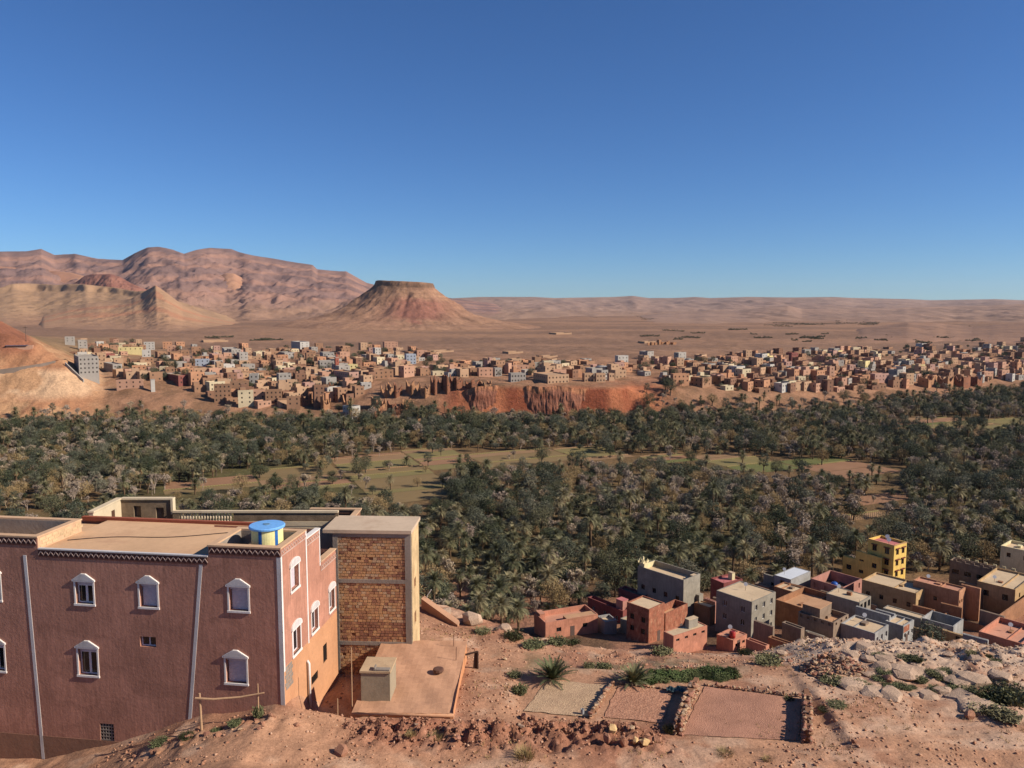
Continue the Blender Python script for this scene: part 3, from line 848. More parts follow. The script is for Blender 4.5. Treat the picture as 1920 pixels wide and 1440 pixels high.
    for (x0, x1, y0, y1, z) in ((-0.05, 0.3, yB - 0.05, yC, zC), (2.9, 3.23, yB - 0.05, yC, zC), (0.3, 2.9, yB - 0.05, yB + 0.3, zC)):
        pr.box(x0, x1, y0, y1, z, z + 0.08)
    pr.build('parapet_cap', M_CAP, root)
    pr = MB(); pr.box(-0.06, 0.12, yA + 0.03, yB - 0.05, zB, zB + 0.06); pr.build('parapet_cap', M_GREYW, root)
    pr = MB(); pr.box(3.08, 4.95, -0.04, 0.26, zD, zD + 0.06); pr.build('parapet_cap', M_WHITE, root)
    pr = MB(); pr.box(4.95, 7.23, -0.05, 0.32, zE, zE + 0.06); pr.build('parapet_cap', M_CAP, root)
    # inner parapet faces (plain render) and the roofs
    ip = MB()
    ip.box(0.28, 0.3, 0.28, yA - 0.3, zB - 0.3, zA); ip.box(2.73, 2.75, 0.28, yA - 0.3, zB - 0.3, zA)
    ip.box(0.3, 2.73, 0.26, 0.28, zB - 0.3, zA); ip.box(0.3, 2.73, yA - 0.3, yA - 0.28, zB - 0.3, zA)
    ip.build('parapet_lining', M_CONC, root); ip = MB()
    ip.box(2.88, 2.9, yB + 0.3, yC, zB - 0.3, zC); ip.build('parapet_lining', M_CONC, root); ip = MB(); ip.box(0.28, 0.3, yB + 0.3, yC, zB - 0.3, zC)
    ip.build('parapet_lining', M_CONC, root)
    sf = MB(); sf.box(0.02, 3.18, yB - 0.02, yB - 0.004, zB - 0.1, zC - 0.002); sfo = sf.build('flank_facing', M_CAP, root)
    sk = MB(); rnd = random.Random(9)
    for j in range(3):
        for i in range(7):
            if rnd.random() < 0.85:
                x = 0.15 + i * 0.43 + (j % 2) * 0.16; sk.box(x, x + 0.39, yB - 0.032, yB - 0.021, zB + 0.03 + j * 0.17, zB + 0.17 + j * 0.17)
    sk.build('block_facing', plaster('pale_block', lin(206, 176, 136), 0.3, 3.0), sfo)
    rf = MB(); rf.box(0.0, 5.55, yA + 0.02, yB + 0.0, zB - 0.3, zB - 0.04); rf.box(0.28, 2.75, 0.28, yA - 0.28, zB - 0.6, zB - 0.2)
    rf.box(0.28, 2.9, yB + 0.3, yC, zB - 0.6, zB - 0.25); rf.box(3.05, 5.55, yB, yC, zB - 0.6, zB - 0.3); rf.box(3.06, 4.88, 0.2, yA, zD - 1.0, zD - 0.7); rf.box(4.9, 7.1, 0.3, 6.0, zE - 1.3, zE - 1.0)
    rf.build('roof', M_ROOF, root)
    bp = MB(); bp.box(5.35, 5.6, yA - 0.8, yB + 1.6, zB - 0.1, zB + 0.12); bp.build('rear_parapet', plaster('red_parapet', lin(150, 84, 62), 0.2), root)
    cb = MB(); pts = []
    for k in range(22):
        q = k / 21; pts.append((1.6 + 2.2 * q + 0.25 * math.sin(q * 7), yB - 0.4 - 7.6 * q, zB - 0.02))
    cb.tube(pts, 0.025, 5); cb.build('roof_cable', flat('black_cable', lin(60, 50, 46)), root)
build_red_house()

def build_tank():
    c = at_y(501, 1000, 37.4); c.z = -12.25
    t = thing('water_tank', 'round cream rooftop water tank with blue stripes and blue lid', 'water tank', c)
    b = MB(); b.lathe([(0.77, 0), (0.77, 1.33)], seg=40); b.build('tank_body', flat('tank_cream', lin(226, 214, 150), 0.55), t, False)
    l = MB(); l.lathe([(0.80, 1.33), (0.87, 1.34), (0.88, 1.42), (0.84, 1.46), (0.0001, 1.47)], seg=40); ld = l.build('lid', flat('tank_blue', lin(112, 166, 220), 0.5), t)
    h = MB(); h.lathe([(0.16, 1.47), (0.16, 1.485), (0.1, 1.49)], seg=16); h.box(-0.2, 0.12, -0.02, 0.02, 1.49, 1.52); h.build('hatch', flat('hatch_grey', lin(110, 140, 160)), ld)
    for k in range(6):
        a = R(-98) + k * 2 * math.pi / 6; s = MB()
        ps = [a - 0.11 + 0.044 * i for i in range(6)]
        pts = [(0.776 * math.cos(q), 0.776 * math.sin(q)) for q in ps]
        for i in range(5): s.poly((*pts[i], 0), (*pts[i + 1], 0), (*pts[i + 1], 1.33), (*pts[i], 1.33))
        s.build('stripe', flat('stripe_blue', lin(40, 96, 160), 0.5), t)
build_tank()

# ------------------------------------------------------------------ unfinished brick house
M_BRK = [plaster('brick_%s' % n, c, 0.22, 3.0, None, 0.4) for n, c in (('tan', lin(190, 144, 104)), ('ochre', lin(196, 152, 108)), ('brown', lin(172, 126, 94)), ('red', lin(150, 106, 84)), ('pale', lin(192, 160, 126)))]
M_MORT = plaster('mud_mortar', lin(136, 98, 74), 0.2, 2.0)
def build_brick_house():
    o = Vector((-10.32, 43.15, -22.4)); W = 4.52; dep = 2.6
    ang = R(-3.0)
    root = thing('brick_house', 'tall unfinished brick house with grey concrete frame and flat slab roof', 'house', o, ang)
    top = -12.75 - o.z; Z = lambda z: z - o.z
    core = MB(); core.box(0.06, W - 0.06, 0.06, dep, 0, top - 0.25); core.build('wall', M_MORT, root)
    f = MB()
    f.box(0, 0.28, -0.03, 0.26, 0, top - 0.42); f.build('column', M_CONC, root)
    f = MB(); f.box(W - 0.34, W, -0.03, 0.3, 0, top - 0.42); f.build('column', M_CONC, root)
    b = MB(); b.box(-0.0, W, -0.02, 0.26, top - 0.42, top - 0.18); b.build('beam', M_CONC, root)
    zb = [Z(at_y(700, 1088, 43.2).z), Z(at_y(700, 1204, 43.2).z)]
    for z in zb:
        b = MB(); b.box(0.28, W - 0.34, -0.03, 0.2, z - 0.11, z + 0.11); b.build('beam', M_CONC, root)
    s = MB(); s.box(-0.55, W + 0.06, -0.1, dep + 0.35, top - 0.18, top + 0.02); s.build('roof_slab', plaster('slab_screed', lin(196, 172, 146), 0.15, 0.6, lin(160, 132, 108)), root)
    # the bricks, course by course
    rnd = random.Random(3)
    meshes = []
    for k in range(5):
        m = MB(); m.box(-0.5, 0.5, -0.5, 0.5, -0.5, 0.5); meshes.append(m.mesh('brick', M_BRK[k]))
    count = 0; rest = {k: MB() for k in range(5)}
    panels = [(zb[0] + 0.1, top - 0.44), (zb[1] + 0.1, zb[0] - 0.1), (0.9, zb[1] - 0.1)]
    for pi, (z0, z1) in enumerate(panels):
        n = round((z1 - z0) / 0.168); ch = (z1 - z0) / n
        for j in range(n - 1, -1, -1):
            x = 0.28 - (0.12 if j % 2 else 0.0)
            while x < W - 0.33:
                bw = rnd.choice((0.22, 0.24, 0.24, 0.25, 0.28))
                x1 = min(x + bw, W - 0.32)
                z = z0 + j * ch + rnd.uniform(-0.008, 0.008)
                hole = rnd.random() < 0.016
                if x1 - x > 0.06 and not hole:
                    low = (pi == 1 and j < n * 0.32)
                    k = rnd.choices(range(5), (2, 1, 4, 7, 0.5) if low else ((4, 4, 3, 1.5, 2.5) if pi < 2 else (3, 2, 4, 2.5, 1)))[0]
                    y = rnd.uniform(-0.002, 0.018)
                    xc, zc, sx, sz = (x + x1) / 2, z + ch / 2, x1 - x - 0.022, ch - 0.026
                    if count < 300 and pi == (0 if count < 150 else 1):
                        link('brick', meshes[k], root, (xc, y + 0.05, zc), rnd.uniform(-0.02, 0.02), (sx, 0.1, sz)); count += 1
                    else:
                        rest[k].box(xc - sx / 2, xc + sx / 2, y, y + 0.1, zc - sz / 2, zc + sz / 2)
                x = x1
    allr = MB(); mats = []; idx = []
    for k in range(5):
        off = len(allr.v); allr.v += rest[k].v; allr.f += [tuple(i + off for i in q) for q in rest[k].f]; idx += [k] * len(rest[k].f)
    ob = allr.build('brickwork', M_BRK[0], root); ob['kind'] = 'stuff'
    for k in range(1, 5): ob.data.materials.append(M_BRK[k])
    ob.data.polygons.foreach_set('material_index', idx)
    # sunlit right side: rendered with two small openings
    sd = MB()
    wall_face(sd, (W, 0, 0), (0, 1, 0), dep, 0, top - 0.18, [(0.9, 1.5, Z(-16.55), Z(-15.95)), (0.9, 1.5, Z(-18.75), Z(-18.0))], 0.25)
    sdo = sd.build('side_wall', plaster('pale_mud_render', lin(206, 176, 132), 0.35, 2.2, lin(150, 112, 78), 0.6), root)
    vd = MB(); vd.box(W - 0.24, W - 0.22, 0.9, 1.5, Z(-18.75), Z(-15.95)); vd.build('opening', flat('dark_void', lin(40, 32, 30)), sdo)
build_brick_house()

# ------------------------------------------------------------------ houses whose roofs show behind the red house
def build_terrace_house():
    o = Vector((-24.2, 45.2, -24.72)); Z = lambda z: z + 25
    root = thing('terrace_house', 'cream house behind the red roof, with balustrade and arched openings', 'house', o)
    cream = plaster('cream_render', lin(206, 186, 154), 0.15, 1.0, lin(164, 142, 112)); stone = plaster('rough_stonework', lin(136, 116, 94), 0.4, 4.0, lin(98, 82, 66), 0.9)
    b = MB(); b.box(0.3, 14.2, 0.62, 6, 0, Z(-15.6)); b.box(0.3, 13.6, 0.64, 0.82, Z(-15.6), Z(-13.6)); b.build('wall', cream, root)
    # lit flank with two arched openings, running towards the viewer
    fl = MB(); x = 0.32; L = 3.1
    wall_face(fl, (x, 0.8 - L, 0), (0, 1, 0), L, Z(-14.2), Z(-11.98), [(0.75, 1.15, Z(-13.15), Z(-12.6)), (1.95, 2.35, Z(-13.0), Z(-12.4))], 0.2)
    fl.box(x - 0.25, x - 0.21, 0.8 - L, 0.8, Z(-14.2), Z(-11.98)); fl.box(x - 0.25, x - 0.002, 0.8 - L - 0.01, 0.8 - L + 0.02, Z(-14.2), Z(-11.98))
    flo = fl.build('flank_wall', cream, root)
    for y0, zb, zt in ((0.8 - L + 0.75, -13.15, -12.6), (0.8 - L + 1.95, -13.0, -12.4)):
        ar = MB(); pts = [(x - 0.1, y0, Z(zb)), (x - 0.1, y0 + 0.4, Z(zb))] + [(x - 0.1, y0 + 0.2 + 0.2 * math.cos(q), Z(zt) - 0.14 + 0.14 * math.sin(q)) for q in np.linspace(0, math.pi, 9)]
        ar.prism(pts, (0.09, 0, 0)); ar.build('arched_opening', flat('brown_void', lin(84, 58, 44)), flo)
    ca = MB(); ca.box(x - 0.3, x + 0.06, 0.8 - L - 0.05, 0.86, Z(-11.98), Z(-11.88)); ca.build('wall_cap', cream, root)
    bw = MB(); wall_face(bw, (x, 0.8, 0), (1, 0, 0), 3.12, Z(-14.2), Z(-12.0), [(0.75, 1.2, Z(-13.1), Z(-12.4)), (2.1, 2.6, Z(-13.2), Z(-12.5))], 0.2)
    bw.box(x, x + 3.12, 1.0, 1.04, Z(-14.2), Z(-12.0))
    bwo = bw.build('stone_wall', stone, root)
    ca = MB(); ca.box(x, x + 3.2, 0.72, 1.1, Z(-12.0), Z(-11.9)); ca.box(x + 3.06, x + 3.2, 0.72, 1.08, Z(-12.9), Z(-12.0)); ca.build('wall_cap', cream, root)
    rail = MB(); rail.box(x + 3.2, 13.6, 0.6, 0.85, Z(-12.78), Z(-12.66)); rail.box(x + 3.2, 13.6, 0.62, 0.82, Z(-13.6), Z(-13.32)); rail.build('balustrade_rail', cream, root)
    pn = MB(); pn.box(x + 3.2, x + 3.6, 0.63, 0.81, Z(-13.32), Z(-12.78)); pn.build('balustrade_panel', stone, root)
    pn = MB(); pn.box(x + 6.9, 13.6, 0.66, 0.78, Z(-13.32), Z(-12.78)); pn.build('balustrade_panel', stone, root)
    bal = MB(); bal.lathe([(0.05, 0), (0.05, 0.06), (0.03, 0.1), (0.075, 0.22), (0.06, 0.32), (0.03, 0.42), (0.05, 0.48), (0.05, 0.54)], seg=8)
    bm = bal.mesh('baluster', cream, True)
    for k in range(18): link('baluster', bm, root, (x + 3.72 + k * 0.175, 0.72, Z(-13.32)))
    d = MB(); d.lathe([(0.42, 0.0), (0.4, 0.08), (0.28, 0.17), (0.12, 0.22), (0.001, 0.23)], (-20.9 + 24.2 - 1.35, -0.9, Z(-13.05)), 20)
    d.build('skylight_dome', M_WHITE, root, True)
    o2 = Vector((-12.9, 46.6, -25)); r2 = thing('brown_house', 'brown mud house with recessed parapet panels behind the brick house', 'house', o2, R(-2))
    br = plaster('brown_mud', lin(138, 100, 80), 0.25, 1.5, lin(110, 80, 64), 0.5)
    b = MB(); b.box(0, 3.4, 1.62, 6, 0, Z(-15.6)); b.box(0, 3.2, 1.42, 1.62, 0, Z(-14.5)); b.build('wall', br, r2)
    pz = MB(); wall_face(pz, (0, 1.4, 0), (1, 0, 0), 3.2, Z(-14.5), Z(-12.88), [(0.75, 2.9, Z(-13.75), Z(-13.1))], 0.12); pz.box(0.1, 3.1, 1.53, 1.6, Z(-14.2), Z(-12.9)); pz.build('parapet', br, r2)
    fl = MB(); fl.box(2.95, 3.2, -0.9, 1.39, Z(-14.5), Z(-12.9)); fl.build('parapet', br, r2)
    ca = MB(); ca.box(-0.05, 3.25, 1.34, 1.66, Z(-12.88), Z(-12.8)); ca.box(2.9, 3.25, -0.95, 1.33, Z(-12.9), Z(-12.82)); ca.build('parapet_cap', M_CAP, r2)
build_terrace_house()

# ------------------------------------------------------------------ buried flat-roofed outhouse, concrete box, fence
M_MUDROOF = plaster('mud_roof', lin(192, 146, 114), 0.22, 0.7, lin(146, 110, 88), 0.35)
def build_outhouse():
    o = Vector((-7.75, 35.7, -22.05)); root = thing('flat_roof_outhouse', 'sunken outhouse with a broad flat mud roof and low lit side wall', 'outhouse', o, R(-1.5))
    H = 2.52
    b = MB(); wall_face(b, (0, 0, 0), (1, 0, 0), 4.9, 0, H - 0.14); wall_face(b, (4.9, 0, 0), (0, 1, 0), 7.7, -0.6, H); wall_face(b, (4.9, 7.7, 0), (-1, 0, 0), 4.9, -0.6, H); wall_face(b, (0, 0, 0), (0, 1, 0), 7.7, 0, H - 0.14, flip=True)
    b.build('wall', plaster('lit_mud_wall', lin(200, 140, 98), 0.2, 1.0), root)
    r = MB(); n = 16
    for i in range(n):
        for j in range(n):
            f = lambda a, c: (a * 4.98 / n - 0.06, c * 7.75 / n - 0.04, H - 0.14 + 0.2 * (c / n) + 0.03 * math.sin(a * 1.3 + c) * (0 < a < n))
            r.poly(f(i, j), f(i + 1, j), f(i + 1, j + 1), f(i, j + 1))
    r.box(-0.06, 4.92, -0.05, -0.04, H - 0.3, H - 0.14)
    r.build('roof', M_MUDROOF, root, True)
    rm = MB(); rm.lathe([(0.22, 0), (0.3, 0.1), (0.28, 0.2), (0.2, 0.22)], (3.7, 3.9, H + 0.02), 10); rm.build('smoke_hole_rim', flat('dark_clay', lin(96, 66, 52)), root)
    for (x, y) in ((4.5, 5.4), (4.2, 7.0)):
        t = MB(); t.tube([(x, y, H), (x + 0.02, y, H + 0.75)], 0.018, 5); t.build('steel_rod', flat('rusty_rod', lin(96, 66, 52)), root)
    # concrete water box on the roof
    c = Vector((-7.55, 36.75, -19.67)); bx = thing('concrete_box', 'small grey concrete box hut on the flat mud roof', 'hut', c, R(-3))
    m = MB(); m.box(0, 1.46, 0, 1.5, 0, 1.5); m.build('wall', plaster('hut_concrete', lin(158, 142, 118), 0.22, 1.2, lin(118, 104, 86)), bx)
    m = MB(); m.box(-0.05, 1.5, -0.06, 1.55, 1.5, 1.6); m.build('roof_slab', plaster('hut_slab', lin(186, 158, 124), 0.2, 1.2, lin(140, 116, 92)), bx)
    m = MB(); m.box(0.68, 1.45, -0.02, 0.26, 1.6, 1.68); m.box(0.66, 0.72, -0.02, 0.36, 1.6, 1.78); m.build('roof_hatch', M_CONC, bx)
    # wooden poles
    wood = flat('grey_wood', lin(176, 142, 110), 0.85, 0.1)
    f = thing('pole_fence', 'crude wooden rail tied to two posts beside the red house', 'fence', (-13.4, 34.4, ground_z(-13.4, 34.4)))
    p0 = at_y(377, 1340, 34.3); p0.z = ground_z(p0.x, 34.3); p1 = at_y(484, 1325, 34.5); p1.z = ground_z(p1.x, 34.5)
    O = f.location
    t0 = at_y(376, 1300, 34.3).z; t1 = at_y(483, 1282, 34.5).z
    m = MB(); m.tube([p0 - O - Vector((0, 0, .2)), Vector((p0.x - 0.03, p0.y, t0)) - O], [0.06, 0.045], 7); m.build('post', wood, f)
    m = MB(); m.tube([p1 - O - Vector((0, 0, .2)), Vector((p1.x + 0.02, p1.y, t1)) - O], [0.04, 0.025], 7); m.build('post', wood, f)
    q = [at_y(366, 1309, 34.2), at_y(400, 1311, 34.22), at_y(450, 1307, 34.35), at_y(495, 1299, 34.4)]
    m = MB(); m.tube([p - O for p in q], [0.05, 0.05, 0.045, 0.035], 7); m.build('rail', wood, f)
    for (a, b, yy, lb) in (((660, 1318), (661, 1214), 36.4, 'tall thin pole standing against the concrete box hut'), ((633, 1345), (633, 1310), 35.5, 'short wooden stake at the edge of the passage')):
        A, B = at_y(*a, yy), at_y(*b, yy); m = MB(); m.tube([(0, 0, -0.3), (0.02, 0, (B - A).z)], [0.035, 0.025], 6)
        oo = m.build('wooden_pole', wood); oo.location = A; tag(oo, lb, 'pole')
build_outhouse()
# ------------------------------------------------------------------ the village at the foot of the hill (right)
_pl = lambda n, c, v, sc, g=None, b=0.3: plaster(n, c, v * 1.2, sc, g, b, streak=True)
V = {
 'salmon': _pl('v_salmon', lin(196, 134, 108), 0.2, 0.8, lin(160, 110, 90)),
 'grey': _pl('v_grey', lin(156, 146, 130), 0.2, 0.6, lin(124, 112, 98), 0.4),
 'bluegrey': _pl('v_bluegrey', lin(164, 160, 154), 0.22, 0.6, lin(130, 128, 124), 0.4),
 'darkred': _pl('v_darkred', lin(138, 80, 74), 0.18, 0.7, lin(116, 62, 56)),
 'redbrick': _pl('v_redbrick', lin(168, 106, 82), 0.35, 2.5, lin(196, 158, 124), 0.6),
 'tan': _pl('v_tan', lin(188, 154, 110), 0.2, 0.7, lin(150, 116, 82), 0.4),
 'orange': _pl('v_orange', lin(188, 138, 104), 0.24, 0.7, lin(158, 104, 76), 0.4),
 'mud': _pl('v_mud', lin(166, 120, 88), 0.25, 0.7, lin(128, 90, 68), 0.5),
 'pink': _pl('v_pink', lin(184, 132, 116), 0.22, 0.7, lin(156, 100, 88)),
 'yellow': _pl('v_yellow', lin(228, 190, 104), 0.12, 0.6, lin(200, 160, 90)),
 'cream': _pl('v_cream', lin(222, 206, 160), 0.12, 0.8, lin(180, 160, 120)),
 'greymud': _pl('v_greymud', lin(150, 128, 108), 0.22, 0.6, lin(116, 96, 80), 0.4),
 'white': _pl('v_white', lin(210, 206, 200), 0.12, 0.8, lin(164, 156, 148)),
}
VR = {'screed': plaster('vr_screed', lin(202, 176, 142), 0.2, 0.4, lin(162, 136, 108)), 'salmon': plaster('vr_salmon', lin(196, 142, 116), 0.24, 0.4, lin(170, 116, 92)),
      'white': plaster('vr_white', lin(200, 202, 204), 0.12, 0.5, lin(170, 172, 176)), 'pink': plaster('vr_pink', lin(190, 116, 112), 0.2, 0.4, lin(160, 106, 96)),
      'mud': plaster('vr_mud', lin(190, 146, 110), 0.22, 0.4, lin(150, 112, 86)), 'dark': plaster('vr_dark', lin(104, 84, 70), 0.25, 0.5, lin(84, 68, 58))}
FOOT = []          # footprints (x, y, r) so that no tree grows through a house
def frame_of(px, py, D, rot, left, right):
    C = at_y(px, py, D)
    X = Vector((math.cos(rot), math.sin(rot), 0)); Y = Vector((-math.sin(rot), math.cos(rot), 0))
    def ext(v, p):
        k = (p - 960.0) / FPX
        return (k * C.y - C.x) / (v.x - k * v.y)
    return C, X, Y, max(ext(X, right), 0.6), max(ext(Y, left), 0.6)
def vhouse(name, label, cat, px, ty, D, left, right, wall, roof='screed', par=0.5, rot=42, R_=None, L_=None, win='dark', roofless=False, base=None, holes_open=False, group='houses of the village below the hill', trim=None):
    rot = R(rot)
    C, X, Y, wr, wl = frame_of(px, ty, D, rot, left, right)
    P = [C, C + X * wr, C + Y * wl, C + X * wr + Y * wl]
    zb = min(ground_z(p.x, p.y) for p in P) - 0.3 if base is None else base
    H = C.z - zb
    root = thing(name, label, cat, (C.x, C.y, zb), rot, group)
    cen = C + X * wr / 2 + Y * wl / 2; FOOT.append((cen.x, cen.y, 0.6 * math.hypot(wr, wl)))
    hl = {'R': [], 'L': []}; puts = []
    for f, spec, W in (('R', R_, wr), ('L', L_, wl)):
        if not spec: continue
        n, levels, w, h = spec[:4]; m = spec[4] if len(spec) > 4 else 0.5
        for lv in levels:
            zc = H - lv
            if zc - h / 2 < 0.5: continue
            for i in range(n):
                a = W * (i + m) / (n - 1 + 2 * m) if n > 1 else W * 0.5
                if a - w / 2 < 0.25 or a + w / 2 > W - 0.25: continue
                hl[f].append((round(a - w / 2, 3), round(a + w / 2, 3), round(zc - h / 2, 3), round(zc + h / 2, 3))); puts.append((f, a, zc, w, h))
    mb = MB()
    rz = (0.4 if roofless else H - par)
    shell(mb, 0, wr, 0, wl, 0, H, rz, 0.24, hl, 0.24)
    mb.build('wall', V[wall], root)
    roof_quad(0, wr, 0, wl, rz, 0.2).build('yard' if roofless else 'roof', VR[roof], root)
    for f, a, zc, w, h in puts:
        if holes_open and zc > H - par - 0.2: continue
        put_window(root, f, a, zc, w, h, win, 0.2)
    rr = random.Random(int(px * 3 + ty)); iron = flat('rebar_rust', lin(92, 64, 52))
    if not roofless and wr > 3 and wl > 3:
        if rr.random() < 0.55:                       # starter bars left for a next storey
            for cx, cy in ((0.12, 0.12), (wr - 0.12, 0.12), (wr - 0.12, wl - 0.12)):
                m = MB(); m.tube([(cx, cy, H - 0.05), (cx + rr.uniform(-.05, .05), cy, H + rr.uniform(0.4, 0.8))], 0.035, 4); m.build('starter_bar', iron, root)
        if rr.random() < 0.6:
            m = MB(); x0 = wr * rr.uniform(0.25, 0.6); y0 = wl * rr.uniform(0.3, 0.6); m.box(x0, x0 + rr.uniform(0.6, 1.6), y0, y0 + rr.uniform(0.6, 1.2), rz, rz + rr.uniform(0.25, 0.7)); m.build('roof_box', V[rr.choice(('greymud', 'mud', wall))], root)
        if rr.random() < 0.5:
            m = MB(); y0 = wl * rr.uniform(0.35, 0.7); m.box(0.26, wr - 0.26, y0, y0 + 0.14, rz, rz + 0.3); m.build('roof_kerb', V[wall], root)
        if rr.random() < 0.5:
            q = MB(); x0, y0 = wr * rr.uniform(0.2, 0.8), wl * rr.uniform(0.55, 0.85); q.tube([(x0, y0, rz), (x0, y0, rz + 1.5)], 0.035, 5); q = q.build('aerial', iron, root)
            m = MB(); m.lathe([(0.001, 0), (0.25, 0.03), (0.42, 0.1)], seg=14); d_ = m.build('dish', flat('dish_white', lin(206, 204, 200)), q); d_.location = (x0, y0, rz + 1.4); d_.rotation_euler = (R(-65), 0, R(120))
    if rr.random() < 0.7 and not roofless and H > 3.2 and wr > 4:
        m = MB(); x0 = wr * rr.uniform(0.2, 0.7); gz = ground_z(*(C + X * x0)[:2]) - zb; m.box(x0, x0 + 1.0, -0.03, 0.0, max(gz - 0.1, 0), max(gz, 0) + 2.1); m.build('door', flat('village_door', lin(92, 74, 66)), root)
    if trim:
        t = MB(); e = 0.05
        t.box(-e, wr + e, -e, 0.0, H - 0.12, H + 0.03); t.box(-e, 0.0, 0.0, wl + e, H - 0.12, H + 0.03); t.build('coping', V[trim], root)
    root['_d'] = 0; del root['_d']
    return root, wr, wl, H
def roof_box(root, x0, x1, y0, y1, z0, z1, wall, roof='screed', name='roof_room'):
    m = MB(); m.box(x0, x1, y0, y1, z0, z1 - 0.1); b = m.build(name, V[wall], root)
    m = MB(); m.box(x0 - 0.05, x1 + 0.05, y0 - 0.05, y1 + 0.05, z1 - 0.1, z1); m.build('room_roof', VR[roof], b)
    return b

r, wr, wl, H = vhouse('village_house', 'low salmon house with roof yard at the left end of the village', 'house', 1023, 1168, 152, 1003, 1127, 'salmon', 'salmon', 1.1, 22, (2, (1.9,), 1.1, 0.9), None)
roof_box(r, wr * 0.42, wr * 0.98, 0.05, wl * 0.4, H - 1.1, H - 0.1, 'redbrick', 'mud'); roof_box(r, 0.3, wr * 0.12, wl * 0.6, wl * 0.95, H - 1.1, H + 0.5, 'salmon', 'salmon')
vhouse('village_house', 'small pale grey cube house right of the low salmon house', 'house', 1134, 1166, 156, 1126, 1164, 'bluegrey', 'screed', 0.6, 20, None, None)
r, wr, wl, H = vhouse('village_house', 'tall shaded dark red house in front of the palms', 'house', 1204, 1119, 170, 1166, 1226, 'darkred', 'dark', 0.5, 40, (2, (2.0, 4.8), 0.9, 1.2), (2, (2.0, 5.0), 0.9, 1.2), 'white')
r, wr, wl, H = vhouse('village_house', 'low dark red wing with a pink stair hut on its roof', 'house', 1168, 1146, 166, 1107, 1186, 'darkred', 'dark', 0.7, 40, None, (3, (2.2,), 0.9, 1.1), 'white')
roof_box(r, 0.6, 2.4, 0.6, 2.6, H - 0.7, H + 2.0, 'pink', 'pink')
r, wr, wl, H = vhouse('village_house', 'tall grey concrete block with cream rooftop ornament', 'house', 1282, 1088, 164, 1203, 1324, 'grey', 'screed', 1.3, 42, None, (4, (4.6,), 1.0, 1.2), 'dark')
ln = MB(); ln.box(0.25, wr - 0.25, wl - 0.27, wl - 0.24, H - 1.28, H - 0.01); ln.build('parapet_lining', V['cream'], r)
tw = MB(); tw.box(0.2, 1.5, wl - 1.7, wl - 0.3, H - 1.3, H + 0.9); t_ = tw.build('roof_tower', V['cream'], r)
for k, (cx, cy) in enumerate(((0.2, wl - 1.7), (1.5, wl - 1.7), (1.5, wl - 0.3), (0.2, wl - 0.3))):
    m = MB(); m.prism([(cx - 0.42, cy, H + 0.9), (cx + 0.42, cy, H + 0.9), (cx + 0.5, cy, H + 1.3), (cx + 0.2, cy, H + 1.35), (cx, cy, H + 1.9), (cx - 0.2, cy, H + 1.35), (cx - 0.5, cy, H + 1.3)], (0, 0.2, 0)); m.build('merlon', V['cream'], t_)
m = MB(); m.prism([(0.45, wl - 1.0, H + 0.9), (1.25, wl - 1.0, H + 0.9), (0.95, wl - 1.0, H + 2.3), (0.75, wl - 1.0, H + 2.3)], (0, 0.25, 0)); m.build('finial', V['cream'], t_)
roof_box(r, wr - 1.9, wr - 0.4, 0.4, 1.4, H - 1.3, H - 0.2, 'grey'); 
cl = MB(); cl.box(wr - 1.6, wr + 0.02, -0.9, 0.0, 0, H - 4.4); cl.build('stair_wing', V['grey'], r)
r, wr, wl, H = vhouse('village_house', 'raw brick house with pale roof slab, left of the salmon courtyard', 'house', 1217, 1143, 149, 1183, 1256, 'redbrick', 'screed', 0.25, 44, None, (2, (2.6, 5.0), 1.0, 1.1))
r, wr, wl, H = vhouse('village_house', 'raw brick house with walled roof terrace, below the tall grey block', 'house', 1248, 1151, 153, 1233, 1301, 'redbrick', 'mud', 1.5, 44, None, None)
r, wr, wl, H = vhouse('village_house', 'low house with broad grey roof and salmon front wall', 'house', 1263, 1193, 139, 1255, 1340, 'salmon', 'screed', 0.12, 33, (4, (1.0,), 0.9, 0.5), None)
r['label'] = 'low house with broad grey roof and salmon front wall'
roof_box(r, wr * 0.55, wr * 0.82, wl * 0.35, wl * 0.75, H - 0.12, H + 1.7, 'grey')
r, wr, wl, H = vhouse('village_house', 'small salmon house carrying the red barrel tank', 'house', 1375, 1201, 141, 1359, 1418, 'salmon', 'salmon', 0.15, 40, (2, (1.2,), 0.9, 0.6), None)
BARREL = (r.location + Vector((0, 0, H)), r)
r, wr, wl, H = vhouse('village_house', 'three-storey grey block with rows of square windows', 'house', 1410, 1129, 152, 1356, 1471, 'grey', 'screed', 0.15, 40, (3, (1.6, 4.2, 6.9), 0.95, 1.15, 0.55), (2, (2.2, 5.0), 1.0, 1.2), 'white')
r, wr, wl, H = vhouse('village_house', 'deep red house with cluttered roof behind the three-storey grey block', 'house', 1357, 1094, 178, 1344, 1406, 'darkred', 'pink', 0.4, 30, None, None)
roof_box(r, wr * 0.65, wr * 0.8, wl * 0.3, wl * 0.6, H - 0.4, H + 1.4, 'cream')
vhouse('village_house', 'tiny pink house wedged left of the three-storey grey block', 'house', 1341, 1129, 166, 1333, 1358, 'pink', 'pink', 0.3, 38, None, None)
r, wr, wl, H = vhouse('village_house', 'grey house with bright white flat roof at the palm edge', 'house', 1483, 1087, 185, 1467, 1537, 'bluegrey', 'white', 0.06, 40, None, (1, (1.4,), 1.2, 1.2))
vhouse('village_house', 'lower grey wing left of the white flat roof', 'house', 1470, 1087, 188, 1446, 1484, 'grey', 'screed', 0.5, 40, None, (1, (2.2,), 1.4, 1.2))
r, wr, wl, H = vhouse('village_house', 'tan mud house below the white flat roof', 'house', 1497, 1113, 172, 1467, 1534, 'mud', 'screed', 0.25, 40, None, None)
